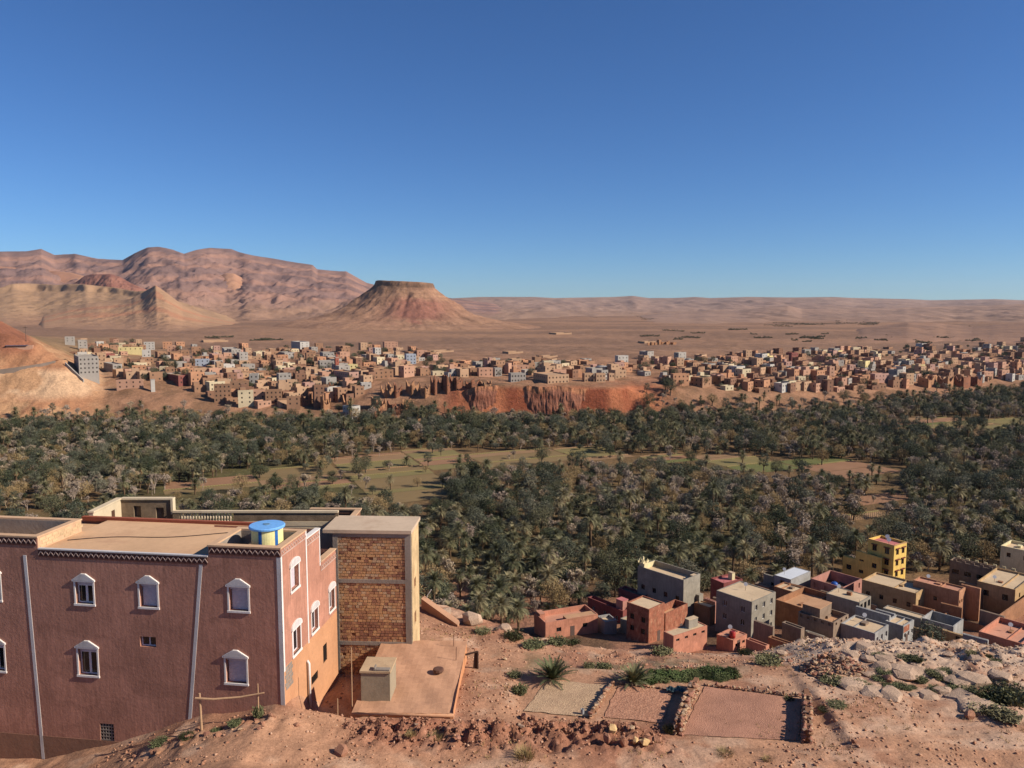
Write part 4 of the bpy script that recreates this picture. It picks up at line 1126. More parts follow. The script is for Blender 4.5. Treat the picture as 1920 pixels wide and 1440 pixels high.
vhouse('village_house', 'brown mud house with broken parapet right of the three-storey grey block', 'house', 1505, 1140, 160, 1471, 1578, 'mud', 'mud', 1.3, 40, (2, (2.2,), 0.8, 1.0), None)
r, wr, wl, H = vhouse('village_house', 'roofless pink shell house with open window holes', 'house', 1581, 1102, 180, 1538, 1637, 'pink', 'dark', 2.4, 40, (3, (1.4,), 1.1, 1.3), (3, (1.4,), 1.1, 1.3), 'none', holes_open=True)
PINKSHELL = (r, wr, wl, H)
r, wr, wl, H = vhouse('apartment_tower', 'tall yellow five-storey apartment tower with maroon windows', 'apartment tower', 1677, 1023, 192, 1645, 1720, 'yellow', 'pink', 0.6, 33, (2, (2.0, 4.9, 7.8, 10.7), 1.25, 1.5, 0.62), (2, (2.0, 4.9, 7.8, 10.7), 1.25, 1.5, 0.55), 'wood', trim='pink')
TOWER = (r, wr, wl, H)
for f, W, mm in (('R', wr, 0.62), ('L', wl, 0.55)):
    for lv in (2.0, 4.9, 7.8, 10.7):
        for i in range(2):
            a = W * (i + mm) / (1 + 2 * mm); zc = H - lv + 0.95
            s = MB(); b = (a - 0.8, a + 0.8, -0.35, 0.0) if f == 'R' else (-0.35, 0.0, a - 0.8, a + 0.8)
            s.box(*b, zc - 0.1, zc + 0.12); s.build('window_canopy', flat('maroon_trim', lin(108, 52, 44)), r)
vhouse('village_house', 'yellow four-storey wing joined left of the yellow tower', 'house', 1652, 1046, 193, 1622, 1668, 'yellow', 'screed', 0.9, 33, None, (2, (2.6, 5.4), 1.3, 1.3), 'wood')
vhouse('village_house', 'lowest yellow wing with arched windows, far left of the yellow tower', 'house', 1628, 1056, 196, 1598, 1652, 'yellow', 'screed', 1.0, 33, None, (2, (2.6,), 1.5, 1.3), 'wood')
r, wr, wl, H = vhouse('village_house', 'broad tan house in front of the yellow tower', 'house', 1718, 1113, 168, 1637, 1768, 'tan', 'screed', 0.4, 42, (2, (2.6,), 0.9, 1.3), (4, (3.0,), 0.9, 1.1), 'wood')
r, wr, wl, H = vhouse('village_house', 'broad orange mud house with buttress-like end block', 'house', 1799, 1109, 166, 1736, 1838, 'orange', 'salmon', 0.35, 42, (3, (2.6, 5.6), 0.7, 0.8), (1, (3.0,), 0.8, 1.0), 'wood')
vhouse('village_house', 'narrow orange tower block abutting the broad orange mud house', 'house', 1838, 1104, 167, 1829, 1859, 'orange', 'salmon', 0.3, 42, (1, (2.4, 5.2), 0.7, 0.8), None, 'wood')
r, wr, wl, H = vhouse('village_house', 'unfinished grey house with crenellated parapet by the right palms', 'house', 1899, 1076, 186, 1805, 1935, 'greymud', 'screed', 0.9, 42, (2, (2.4,), 1.4, 1.2), (5, (2.8,), 1.6, 1.2), 'none')
for k in range(7):
    m = MB(); y = 0.3 + k * (wl - 0.8) / 6.5; m.box(0.02, 0.22, y, y + 0.8, H, H + 0.5); m.build('merlon', V['greymud'], r)
    m = MB(); m.box(wr - 0.22, wr - 0.02, y, y + 0.8, H, H + 0.5); m.build('merlon', V['cream'], r)
vhouse('village_house', 'pale yellow villa corner with scalloped parapet at the right edge', 'house', 1940, 1036, 202, 1901, 1985, 'cream', 'screed', 0.8, 40, (3, (2.2,), 1.0, 1.2), (2, (2.2,), 1.0, 1.2), 'wood')
vhouse('village_house', 'tan house with open doorway at the right edge', 'house', 1904, 1106, 173, 1860, 1968, 'tan', 'screed', 0.5, 42, (2, (2.2,), 1.0, 1.2), (2, (2.4,), 1.2, 1.4))
r, wr, wl, H = vhouse('village_house', 'unfinished grey house with square holes along its parapet', 'house', 1563, 1168, 145, 1516, 1614, 'greymud', 'mud', 1.1, 42, (3, (0.55, 4.4), 0.9, 0.55), (5, (0.55,), 0.6, 0.55), 'none', holes_open=True)
roof_box(r, 1.0, wr * 0.92, wl * 0.45, wl * 0.95, H - 1.1, H + 1.6, 'greymud', 'mud')
r, wr, wl, H = vhouse('village_house', 'house with broad whitish roof slab on concrete posts', 'house', 1612, 1130, 160, 1569, 1656, 'grey', 'screed', 0.1, 42, (3, (1.3,), 1.2, 1.5), None)
vhouse('village_house', 'low blue-grey block house beside the rocky outcrop', 'house', 1641, 1188, 142, 1600, 1693, 'bluegrey', 'screed', 0.35, 42, (3, (1.6,), 1.0, 1.1), None, 'white')
vhouse('village_house', 'blue-grey roof storey stepped behind the low block house', 'house', 1668, 1155, 150, 1627, 1694, 'bluegrey', 'screed', 1.2, 42, None, None)
vhouse('village_house', 'long grey flat-roofed house with dark side wall, middle of the village', 'house', 1727, 1160, 154, 1680, 1764, 'grey', 'screed', 0.15, 42, (2, (1.4,), 1.2, 1.2), None)
r, wr, wl, H = vhouse('village_house', 'low grey house with a red brick panel beside the bush', 'house', 1694, 1174, 147, 1686, 1742, 'bluegrey', 'screed', 0.4, 40, (3, (2.2,), 0.9, 0.9), None, 'white')
m = MB(); m.box(0.15, wr * 0.55, -0.04, -0.003, H - 1.5, H - 0.25); m.build('brick_panel', V['redbrick'], r)
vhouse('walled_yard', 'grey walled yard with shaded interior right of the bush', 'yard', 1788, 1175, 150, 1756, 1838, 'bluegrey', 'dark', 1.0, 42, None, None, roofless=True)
vhouse('walled_yard', 'large orange mud-walled yard below the orange mud house', 'yard', 1846, 1174, 157, 1798, 1975, 'mud', 'mud', 1.0, 40, None, None, roofless=True)
vhouse('village_house', 'small tan shed at the corner of the orange yard', 'shed', 1826, 1198, 143, 1798, 1839, 'tan', 'screed', 0.1, 42, None, (1, (1.0,), 0.8, 1.2))
vhouse('village_house', 'salmon house with roof stair at the lower right edge', 'house', 1916, 1207, 139, 1869, 1990, 'salmon', 'salmon', 1.0, 40, None, None)
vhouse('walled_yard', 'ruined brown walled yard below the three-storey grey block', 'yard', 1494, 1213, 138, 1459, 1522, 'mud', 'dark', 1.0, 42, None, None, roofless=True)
vhouse('walled_yard', 'salmon-walled lane yard right of the red barrel house', 'yard', 1436, 1212, 138, 1416, 1462, 'salmon', 'salmon', 1.0, 40, None, None, roofless=True)
# smaller houses and yards filling the gaps between them
def fill_village():
    rnd = random.Random(77); n = 0; got = {}
    spots = [(x, d) for d in (137, 143, 149, 156, 163, 171, 179, 187) for x in range(1130, 1930, 26)]
    rnd.shuffle(spots)
    for px, D in spots:
        if n >= 26: break
        if D < 150 and px < 1420: continue
        if D > 178 and px < 1420: continue
        px += rnd.uniform(-9, 9); x = (px - 960) / FPX * D
        w = rnd.uniform(14, 30); r = 0.55 * w * 1.6 * D / FPX
        if any((x - a) ** 2 + (D + 2.5 - b) ** 2 < (0.62 * (r + c)) ** 2 for a, b, c in FOOT): continue
        wall = rnd.choice(('grey', 'greymud', 'mud', 'tan', 'greymud', 'bluegrey', 'mud', 'redbrick')); gz = ground_z(x, D); h = rnd.uniform(2.6, 4.6)
        q = project(x, D, gz + h)
        row = 'lowest row' if D < 146 else ('second row' if D < 160 else ('third row' if D < 176 else 'rear row'))
        zn = 'left of the three-storey grey block' if px < 1400 else ('before the roofless pink house' if px < 1600 else ('below the yellow tower' if px < 1740 else 'beside the orange mud house'))
        wd = {'grey': 'grey', 'greymud': 'grey-brown', 'mud': 'brown mud', 'tan': 'tan', 'bluegrey': 'pale grey', 'redbrick': 'raw brick'}[wall]
        yard = rnd.random() < 0.25
        o = vhouse('walled_yard' if yard else 'village_house', 'x', 'yard' if yard else 'house', px, q[1], D, px - w * rnd.uniform(0.5, 0.8), px + w * rnd.uniform(0.7, 1.1), wall, rnd.choice(('screed', 'mud', 'screed')), rnd.choice((0.2, 0.5, 0.9)), rnd.uniform(37, 47), (2, (1.5,), 0.9, 1.0) if rnd.random() < 0.7 else None, None, rnd.choice(('dark', 'wood', 'white')), roofless=yard)[0]
        got.setdefault('small %s %s, %s, %s' % (wd, 'yard' if yard else 'house', row, zn), []).append((px, o)); n += 1
    return got
FILL = fill_village()
# the bits that stand on those roofs
b = thing('red_barrel', 'red plastic barrel tank on the small salmon house', 'barrel', BARREL[0])
RC = R(40); o_ = Vector((1.2 * math.cos(RC) - 1.0 * math.sin(RC), 1.2 * math.sin(RC) + 1.0 * math.cos(RC), -0.14)); b.location = BARREL[0] + o_
m = MB(); m.lathe([(0.5, 0), (0.55, 0.1), (0.55, 0.5), (0.58, 0.55), (0.55, 0.6), (0.55, 1.15), (0.48, 1.25)], seg=18); m.build('barrel_body', flat('barrel_red', lin(160, 44, 40), 0.45), b, True)
m = MB(); m.lathe([(0.4, 1.25), (0.4, 1.32), (0.001, 1.34)], seg=16); m.build('lid', flat('barrel_lid', lin(130, 40, 38), 0.45), b)
r, wr, wl, H = PINKSHELL
t_ = thing('blue_tank', 'blue plastic water tank inside the roofless pink house', 'water tank', r.matrix_basis @ Vector((wr * 0.4, wl * 0.5, H - 2.4)))
m = MB(); m.lathe([(0.8, 0), (0.85, 0.2), (0.85, 1.4), (0.6, 1.7), (0.25, 1.8)], seg=18); m.build('tank_body', flat('tank_deep_blue', lin(44, 86, 160), 0.45), t_, True)
m = MB(); m.lathe([(0.25, 1.8), (0.25, 1.9), (0.001, 1.92)], seg=12); m.build('lid', flat('tank_lid', lin(40, 70, 130)), t_)
r, wr, wl, H = TOWER
for k, (fx, fy) in enumerate(((0.3, 0.35), (0.7, 0.6))):
    d = thing('satellite_dish', ('white satellite dish at the front of the yellow tower roof', 'white satellite dish at the back of the yellow tower roof')[k], 'satellite dish', r.matrix_basis @ Vector((wr * fx, wl * fy, H - 0.6)))
    m = MB(); m.tube([(0, 0, 0), (0, 0, 1.2)], 0.05, 6); m.build('mast', flat('dish_steel', lin(120, 116, 112)), d)
    m = MB(); m.lathe([(0.001, 0), (0.3, 0.03), (0.5, 0.1), (0.55, 0.14)], seg=16); q = m.build('dish', flat('dish_white', lin(206, 204, 200)), d); q.location = (0, 0, 1.2); q.rotation_euler = (R(-60), 0, R(150))
# ------------------------------------------------------------------ trees: prototypes
def leaf_mat(name, c0, c1, c2, rough=0.75, trans=0.0):
    t = NT(name, rough, 0.2)
    oi = t.n('ShaderNodeObjectInfo')
    nz = t.noise(0.9, 2)
    a = t.ramp(oi.outputs['Random'], [(0.0, c0), (0.5, c1), (1.0, c2)])
    o = t.mix(1.0, a, t.ramp(nz, [(0.3, g3(0.66)), (0.7, g3(1.32))]), 'MULTIPLY')
    return t.out(o)
M_FROND = leaf_mat('palm_frond', lin(86, 86, 60), lin(108, 104, 74), lin(136, 124, 92))
M_TRUNK = plaster('palm_bark', lin(104, 82, 62), 0.35, 2.0)
M_BARK = plaster('tree_bark', lin(92, 78, 66), 0.3, 2.0)
M_OLIVE = leaf_mat('olive_leaf', lin(64, 69, 53), lin(86, 88, 70), lin(114, 110, 90))
M_DARKLEAF = leaf_mat('dark_leaf', lin(50, 57, 39), lin(71, 75, 52), lin(98, 94, 68))
M_TWIG = leaf_mat('bare_twig', lin(146, 128, 112), lin(162, 144, 126), lin(170, 150, 122))
M_OCHRE = leaf_mat('ochre_leaf', lin(136, 114, 76), lin(148, 124, 86), lin(158, 134, 92))
M_DRY = leaf_mat('dry_frond', lin(150, 124, 88), lin(140, 112, 80), lin(160, 134, 98))

def frond(mb, base, az, el0, L, droop, rnd, nl=13, lw=0.5):
    """one palm frond: arching rib with two rows of single-triangle leaflets"""
    pts = []; p = Vector(base); el = el0; seg = 7
    for k in range(seg + 1):
        pts.append(p.copy())
        d = Vector((math.cos(az) * math.cos(el), math.sin(az) * math.cos(el), math.sin(el)))
        p = p + d * (L / seg); el -= droop / seg * (0.5 + k * 0.22)
    side = Vector((-math.sin(az), math.cos(az), 0))
    w = 0.035
    for k in range(seg):
        mb.poly(pts[k] - side * w, pts[k] + side * w, pts[k + 1] + side * w * 0.8, pts[k + 1] - side * w * 0.8)
    for k in range(nl):
        f = 0.14 + 0.86 * k / (nl - 1); q = f * seg; i = min(int(q), seg - 1); c = pts[i].lerp(pts[i + 1], q - i)
        fw = (pts[i + 1] - pts[i]).normalized(); up = side.cross(fw) if side.cross(fw).z > 0 else -side.cross(fw)
        ll = lw * (0.55 + 0.9 * math.sin(math.pi * min(f + 0.12, 1.0))) * rnd.uniform(0.85, 1.15)
        for s in (-1, 1):
            tip = c + (side * s * 0.8 + fw * 0.55 + up * 0.28) * ll - Vector((0, 0, 0.12 * ll))
            mb.poly(c - fw * 0.06, tip, c + fw * 0.07)
def make_palm(seed, H, nf=44, L=2.55, skirt=True):
    rnd = random.Random(seed)
    tr = MB(); lean = Vector((rnd.uniform(-0.6, 0.6), rnd.uniform(-0.6, 0.6), 0)) * (H / 9)
    n = 9; tp = [Vector((0, 0, -0.5)) + lean * (k / n) ** 2 + Vector((0, 0, (H + 0.5) * k / n)) for k in range(n + 1)]
    tr.tube(tp, [0.34 if k == 0 else 0.24 + 0.03 * (k % 2) for k in range(n + 1)], 7)
    top = tp[-1]; cr = MB(); dry = MB()
    for k in range(nf):
        f = k / nf; az = k * 2.39996 + rnd.uniform(-0.2, 0.2)
        el = R(82 - 110 * f) + rnd.uniform(-0.12, 0.12)
        frond(cr, top + Vector((0, 0, 0.25 - 0.4 * f)), az, el, L * rnd.uniform(0.85, 1.1) * (0.8 + 0.25 * math.sin(math.pi * f)), 1.0 + 0.5 * f, rnd)
    if skirt:
        for k in range(12):
            frond(dry, top - Vector((0, 0, 0.45)), k * 2.39996 * 1.7, R(-52) + rnd.uniform(-.2, .2), L * 0.72, 0.6, rnd, 8)
    return [('trunk', tr.mesh('trunk', M_TRUNK, True)), ('crown', cr.mesh('crown', M_FROND))] + ([('dead_fronds', dry.mesh('dead_fronds', M_DRY))] if skirt else [])
def make_broad(seed, H, Rr, mat, n=2600, leaf=0.34, gaps=0.5):
    """leafy tree: trunk with limbs, and a crown of many leaf-sized faces gathered in clumps"""
    rnd = random.Random(seed); rs = np.random.RandomState(seed)
    tr = MB(); fork = H * 0.28
    tr.tube([(0, 0, -0.5), (0.05, 0, fork * 0.5), (0.1, 0.05, fork)], [0.28, 0.22, 0.2], 7)
    clumps = []
    nc = 15
    for k in range(nc):
        a = k * 2.39996; f = (k + 0.5) / nc
        zz_ = H * (0.36 + 0.56 * f) ; rr = Rr * math.sqrt(max(0.05, 1 - (2 * f - 0.85) ** 2 / 1.5)) * rnd.uniform(0.45, 0.8)
        c = Vector((math.cos(a) * rr, math.sin(a) * rr, zz_)); s = rnd.uniform(0.30, 0.5) * Rr
        clumps.append((c, s))
        if k % 2 == 0: tr.tube([(0.1, 0.05, fork), tuple(Vector((0.1, 0.05, fork)).lerp(c, 0.5) + Vector((0, 0, 0.2))), tuple(c)], [0.13, 0.08, 0.03], 5)
    lf = MB(); per = n // nc
    for c, s in clumps:
        d = rs.normal(size=(per, 3)); d /= np.linalg.norm(d, axis=1)[:, None]
        rad = s * (0.45 + 0.6 * rs.rand(per)) * (1 + 0.35 * np.sin(d[:, 0] * 5 + seed) * np.cos(d[:, 1] * 4))
        P = d * rad[:, None] * np.array([1, 1, 0.75]) + np.array(c)
        for p, q in zip(P, d):
            n_ = Vector(q) + Vector(rs.normal(size=3)) * 0.7; n_.normalize()
            a = n_.orthogonal().normalized(); a = (Matrix.Rotation(rnd.random() * 6.28, 3, n_) @ a); b = n_.cross(a)
            l = leaf * rnd.uniform(0.6, 1.25); w = l * 0.42; p = Vector(p)
            lf.poly(p - a * l * 0.5, p + b * w * 0.5, p + a * l * 0.5, p - b * w * 0.5)
    return [('trunk', tr.mesh('trunk', M_BARK, True)), ('crown', lf.mesh('crown', mat))]
def make_bare(seed, H, spread, mat):
    """leafless tree: forking limbs ending in a haze of thin twigs"""
    rnd = random.Random(seed); tr = MB(); tw = MB()
    def grow(p, d, L, r, lv):
        q = p + d * L
        if lv < 3: tr.tube([tuple(p), tuple(p.lerp(q, 0.5) + Vector((rnd.uniform(-.1, .1), rnd.uniform(-.1, .1), 0)) * L * 0.3), tuple(q)], [r, r * 0.8, r * 0.6], 5 if lv < 2 else 4, False)
        else:
            s = d.orthogonal().normalized() * 0.02; tw.poly(p - s, p + s, q)
        if lv >= 5: return
        n = (3, 4, 4, 4, 3)[lv]
        for k in range(n):
            a = rnd.uniform(0, 6.28); sp = spread * rnd.uniform(0.5, 1.15)
            o = d.orthogonal().normalized(); o = Matrix.Rotation(a, 3, d) @ o
            nd = (d * math.cos(sp) + o * math.sin(sp) + Vector((0, 0, 0.18))).normalized()
            grow(p.lerp(q, rnd.uniform(0.55, 1.0)), nd, L * rnd.uniform(0.6, 0.82), r * 0.6, lv + 1)
    grow(Vector((0, 0, -0.3)), Vector((0.05, 0, 1)).normalized(), H * 0.3, 0.16, 0)
    # dry leaf flecks held by the twigs
    base = list(tw.f); vv = tw.v
    for f in base[::2]:
        c = Vector(vv[f[2]]); 
        for k in range(2):
            e = Vector((rnd.uniform(-1, 1), rnd.uniform(-1, 1), rnd.uniform(-1, 1))) * 0.3
            s = Vector((rnd.uniform(-1, 1), rnd.uniform(-1, 1), rnd.uniform(-1, 1))) * 0.13
            tw.poly(c - s, c + s, c + e)
    return [('trunk', tr.mesh('trunk', mat, False)), ('crown', tw.mesh('crown', mat))]

PROTO = {
 'palm': [make_palm(1, 5.0), make_palm(2, 3.6), make_palm(3, 7.2, 44), make_palm(4, 1.6, 46, 2.5, False), make_palm(5, 4.4, 50, 2.8), make_palm(6, 2.6, 48, 2.6, False)],
 'olive': [make_broad(11, 6.4, 3.2, M_OLIVE), make_broad(12, 5.2, 2.9, M_OLIVE), make_broad(13, 7.6, 3.4, M_DARKLEAF), make_broad(14, 4.4, 3.2, M_DARKLEAF), make_broad(15, 8.6, 2.5, M_OLIVE, 2300), make_broad(16, 3.4, 2.3, M_OLIVE, 1800)],
 'bare': [make_bare(21, 7.0, 0.55, M_TWIG), make_bare(22, 8.5, 0.42, M_TWIG), make_bare(23, 5.0, 0.75, M_TWIG), make_bare(25, 6.0, 0.6, M_TWIG), make_broad(24, 5.5, 2.8, M_OCHRE, 1900, 0.3)],
}
KINDNAME = {'palm': 'date_palm', 'olive': 'olive_tree', 'bare': 'bare_tree'}

# ------------------------------------------------------------------ the cleared fields of the valley (outlines in the photograph, laid on the valley floor)
CLEAR = [
 [(640, 862), (690, 848), (800, 842), (900, 842), (985, 846), (1060, 838), (1110, 844), (1180, 852), (1300, 852), (1370, 852), (1500, 860), (1620, 866), (1705, 872), (1690, 884), (1600, 886), (1480, 884), (1380, 878), (1290, 868), (1180, 866), (1090, 862), (990, 868), (880, 874), (825, 888), (812, 904), (845, 925), (800, 945), (730, 945), (680, 925), (620, 915), (600, 890)],
 [(380, 902), (430, 884), (500, 874), (560, 876), (600, 890), (620, 915), (560, 918), (470, 912), (400, 920)],
 [(240, 945), (300, 925), (340, 905), (372, 915), (400, 935), (330, 945), (250, 955)],
 [(1650, 788), (1740, 782), (1830, 785), (1990, 786), (1990, 802), (1790, 800), (1700, 798)],
 [(1600, 965), (1630, 925), (1650, 905), (1685, 900), (1698, 930), (1680, 960), (1650, 975), (1630, 990), (1605, 990)],
 [(1074, 990), (1108, 981), (1114, 994), (1084, 998)],
 [(-80, 968), (60, 957), (200, 948), (215, 955), (100, 968), (-80, 978)],
]
def clear_at(px, py):
    r = np.zeros(np.shape(px), bool)
    for p in CLEAR: r |= in_poly(px, py, p)
    return r
def field_mat(name, c0, c1, ang, per=1.4, amt=0.5):
    t = NT(name, 0.95, 0.1)
    mp = t.n('ShaderNodeMapping'); mp.inputs['Rotation'].default_value = (0, 0, ang); t.l(t.position(), mp.inputs[0])
    w = t.n('ShaderNodeTexWave'); w.inputs['Scale'].default_value = 1.0 / per; w.inputs['Distortion'].default_value = 1.5; w.inputs['Detail'].default_value = 2
    t.l(mp.outputs[0], w.inputs['Vector'])
    nz = t.noise(0.12, 5, 0.7)
    f = t.mix(amt, t.ramp(nz, [(0.3, g3(0)), (0.7, g3(1))]), w.outputs['Color'])
    o = t.mix(f, c0, c1)
    t.bump(w.outputs['Fac'], 0.5, 0.2)
    return t.out(o)
FA = R(24)
FIELDM = [field_mat('ploughed_red', lin(134, 98, 74), lin(154, 118, 90), FA), field_mat('fallow_tan', lin(148, 118, 88), lin(132, 104, 76), FA, 2.2),
          field_mat('stubble', lin(136, 114, 80), lin(118, 98, 68), FA + 1.57, 1.8), field_mat('young_crop', lin(92, 102, 58), lin(118, 110, 70), FA, 1.0, 0.35),
          field_mat('weedy', lin(112, 108, 68), lin(134, 114, 78), FA + 1.57, 2.5)]
def build_fields():
    rnd = random.Random(8); ca, sa = math.cos(FA), math.sin(FA)
    U = Vector((ca, sa, 0)); W = Vector((-sa, ca, 0)); n = 0
    u = -420
    while u < 560:
        w = -120 + rnd.uniform(-20, 0); du = rnd.uniform(24, 52)
        while w < 620:
            dw = rnd.choice((5, 6, 8, 11, 14, 17))
            c = U * (u + du / 2) + W * (w + dw / 2)
            if c.y > 215:
                px, py = project(c.x, c.y, -75)
                hit = clear_at(np.array([px]), np.array([py]))[0]
                if hit:
                    z = -74.93; e = 0.06; jt = lambda: rnd.uniform(-1.2, 1.2); P = lambda a, b: U * a + W * b
                    pts = [P(u + e + abs(jt()), w + e), P(u + du - e - abs(jt()), w + e + abs(jt()) * .4), P(u + du - e - abs(jt()), w + dw - e), P(u + e + abs(jt()), w + dw - e - abs(jt()) * .4)]
                    m = MB(); m.poly(*[(p.x - c.x, p.y - c.y, 0) for p in pts])
                    k = rnd.choices(range(5), (2.2, 2.4, 3, 1.0, 3.6))[0]
                    o = m.build('field', FIELDM[k]); o.location = (c.x, c.y, z); o['kind'] = 'structure'; n += 1
                    if rnd.random() < 0.6:         # earth bund along one edge
                        m = MB(); a = pts[3]; b = pts[2]
                        m.tube([(a.x - c.x, a.y - c.y, 0), ((a.x + b.x) / 2 - c.x + rnd.uniform(-.5, .5), (a.y + b.y) / 2 - c.y, 0.1), (b.x - c.x, b.y - c.y, 0)], 0.4, 6)
                        q = m.build('field_bank', FIELDM[4] if rnd.random() < 0.6 else FIELDM[1], o)
            w += dw
        u += du
build_fields()

ORD = ('first second third fourth fifth sixth seventh eighth ninth tenth eleventh twelfth thirteenth fourteenth fifteenth sixteenth seventeenth eighteenth nineteenth twentieth').split()
def single_out(keyed):
    for k, v in keyed.items():
        v.sort(key=lambda t: t[0]); n = len(v)
        for i, (_, o) in enumerate(v):
            if n == 1: o['label'] = k
            elif i == 0: o['label'] = k + ', leftmost'
            elif i == n - 1: o['label'] = k + ', rightmost'
            elif i < n / 2 or n - i > 20: o['label'] = k + ', %s from left' % ORD[min(i, 19)]
            else: o['label'] = k + ', %s from right' % ORD[n - 1 - i]
single_out(FILL)
# ------------------------------------------------------------------ placing the grove
def bank_foot(px): return np.interp(px, _bx, _bd[0])
def sample_trees():
    rs = np.random.RandomState(12); out = []
    sp = 4.7
    for yy in np.arange(140, 700, sp):
        for xx in np.arange(-yy * 0.80, yy * 0.80, sp):
            x, y = xx + rs.uniform(-2.6, 2.6), yy + rs.uniform(-2.6, 2.6)
            out.append((x, y))
    a = np.array(out); x, y = a[:, 0], a[:, 1]
    px = 960 + FPX * x / y
    keep = (y < bank_foot(px) + rs.uniform(-4, 13, len(x)) + rs.uniform(0, 1, len(x)) * (18 * sst(1180, 1260, px) + 9 * sst(200, 260, px) * sst(720, 690, px))) & (px > -230) & (px < 2150)
    keep &= ~((px > 985) & (y < 165)) & ~((px > 1090) & (y < 181)) & ~((px > 1200) & (y < 192)) & ~((px > 1450) & (y < 200)) & ~((px > 1590) & (y < 209))
    keep &= ~((px > 850) & (px < 1200) & (y > bank_foot(px) + 1))
    keep &= (y > 150)
    a = a[keep]; x, y = a[:, 0], a[:, 1]
    z = far_h(x, y)
    return x, y, z, rs
def build_grove():
    x, y, z, rs = sample_trees()
    n = len(x); px, py = project(x, y, z)
    kp = fbm(x / 45, y / 45, 3, 201); kb = fbm(x / 38, y / 38, 3, 211); ko = fbm(x / 22, y / 22, 2, 221)
    u = rs.rand(n)
    p_palm = np.clip(0.25 + 0.5 * kp + 0.16 * sst(300, 200, y) + 0.06 * (px < 500), 0.08, 0.8)
    p_bare = np.clip(0.45 + 0.8 * kb + 0.12 * (px < 500), 0.04, 0.8)
    kind = np.where(u < p_palm, 0, np.where(u < p_palm + (1 - p_palm) * p_bare, 2, 1))
    size = np.where(kind == 0, 0.7 + 0.6 * rs.rand(n), 0.6 + 0.8 * rs.rand(n)) * np.where(y > 430, 1.1, 1.0)
    var = rs.randint(0, 100, n)
    hgt = np.where(kind == 0, 5.0, 5.0) * size
    ok = np.ones(n, bool)
    for f in (0.0, 0.5, 0.95):
        q = project(x, y, z + hgt * f); ok &= ~clear_at(*q)
    # a few trees stand in the open fields
    spare = (~ok) & (rs.rand(n) < 0.08 + 0.08 * (px < 700)) & (y > 240)
    ok |= spare
    for fx, fy, fr in FOOT: ok &= (x - fx) ** 2 + (y - fy) ** 2 > (fr + 1.5) ** 2
    idx = np.nonzero(ok)[0]
    zones = ((330, 'at the far left'), (700, 'behind the red house'), (1050, 'behind the brick house'), (1450, 'above the grey village blocks'), (1750, 'around the yellow tower'), (9999, 'towards the right edge'))
    deps = ((215, 'first grove row'), (240, 'second grove row'), (270, 'third grove row'), (310, 'inner grove'), (385, 'edging the fields'), (470, 'beyond the fields'), (9999, 'close under the town'))
    FORM = {0: ('mid-height date palm', 'short date palm', 'tall date palm', 'stemless bushy date palm', 'wide-crowned date palm', 'low thick date palm'),
            1: ('round grey-green tree', 'small grey-green tree', 'tall dark green tree', 'low spreading dark tree', 'slim tall grey-green tree', 'shrub-sized grey-green tree'),
            2: ('leafless grey tree', 'tall leafless grey tree', 'low wide leafless tree', 'fine-twigged leafless tree', 'ochre-leaved winter tree')}
    CATS = ('date palm', 'tree', 'tree'); KN = ('palm', 'olive', 'bare'); info = {}; keyed = {}
    for k in range(3):
        ids = [i for i in idx if kind[i] == k]
        vis = [i for i in ids if -20 < px[i] < 1940]
        show = sorted(vis, key=lambda i: -(hgt[i] / y[i]) * (1.5 if spare[i] else 1.0) * (0.4 if (y[i] < 200 and px[i] < 780) else 1))[:300]
        ss = set(show); protos = PROTO[KN[k]]
        for i in show:
            zn = next(t for lim, t in zones if px[i] < lim); dp = next(t for lim, t in deps if y[i] < lim)
            if spare[i]: dp = 'alone in the fields'
            v = var[i] % len(protos); s = float(size[i])
            o = thing(KINDNAME[KN[k]], 'x', CATS[k], (x[i], y[i], z[i]), float(rs.rand() * 6.28), ('date palms', 'evergreen trees', 'winter trees')[k] + ' of the valley grove')
            keyed.setdefault('%s, %s, %s' % (FORM[k][v], dp, zn), []).append((px[i], o))
            o.scale = (s, s, s * float(0.9 + 0.25 * rs.rand()))
            for pn, me in protos[v]: link(pn, me, o)
        rest = [i for i in ids if i not in ss]
        info[KN[k]] = (np.array([(x[i], y[i], z[i]) for i in rest]), np.array([size[i] for i in rest]), np.array([var[i] % len(protos) for i in rest], np.int32), rs.rand(len(rest)) * 6.28)
    single_out(keyed)
    return info
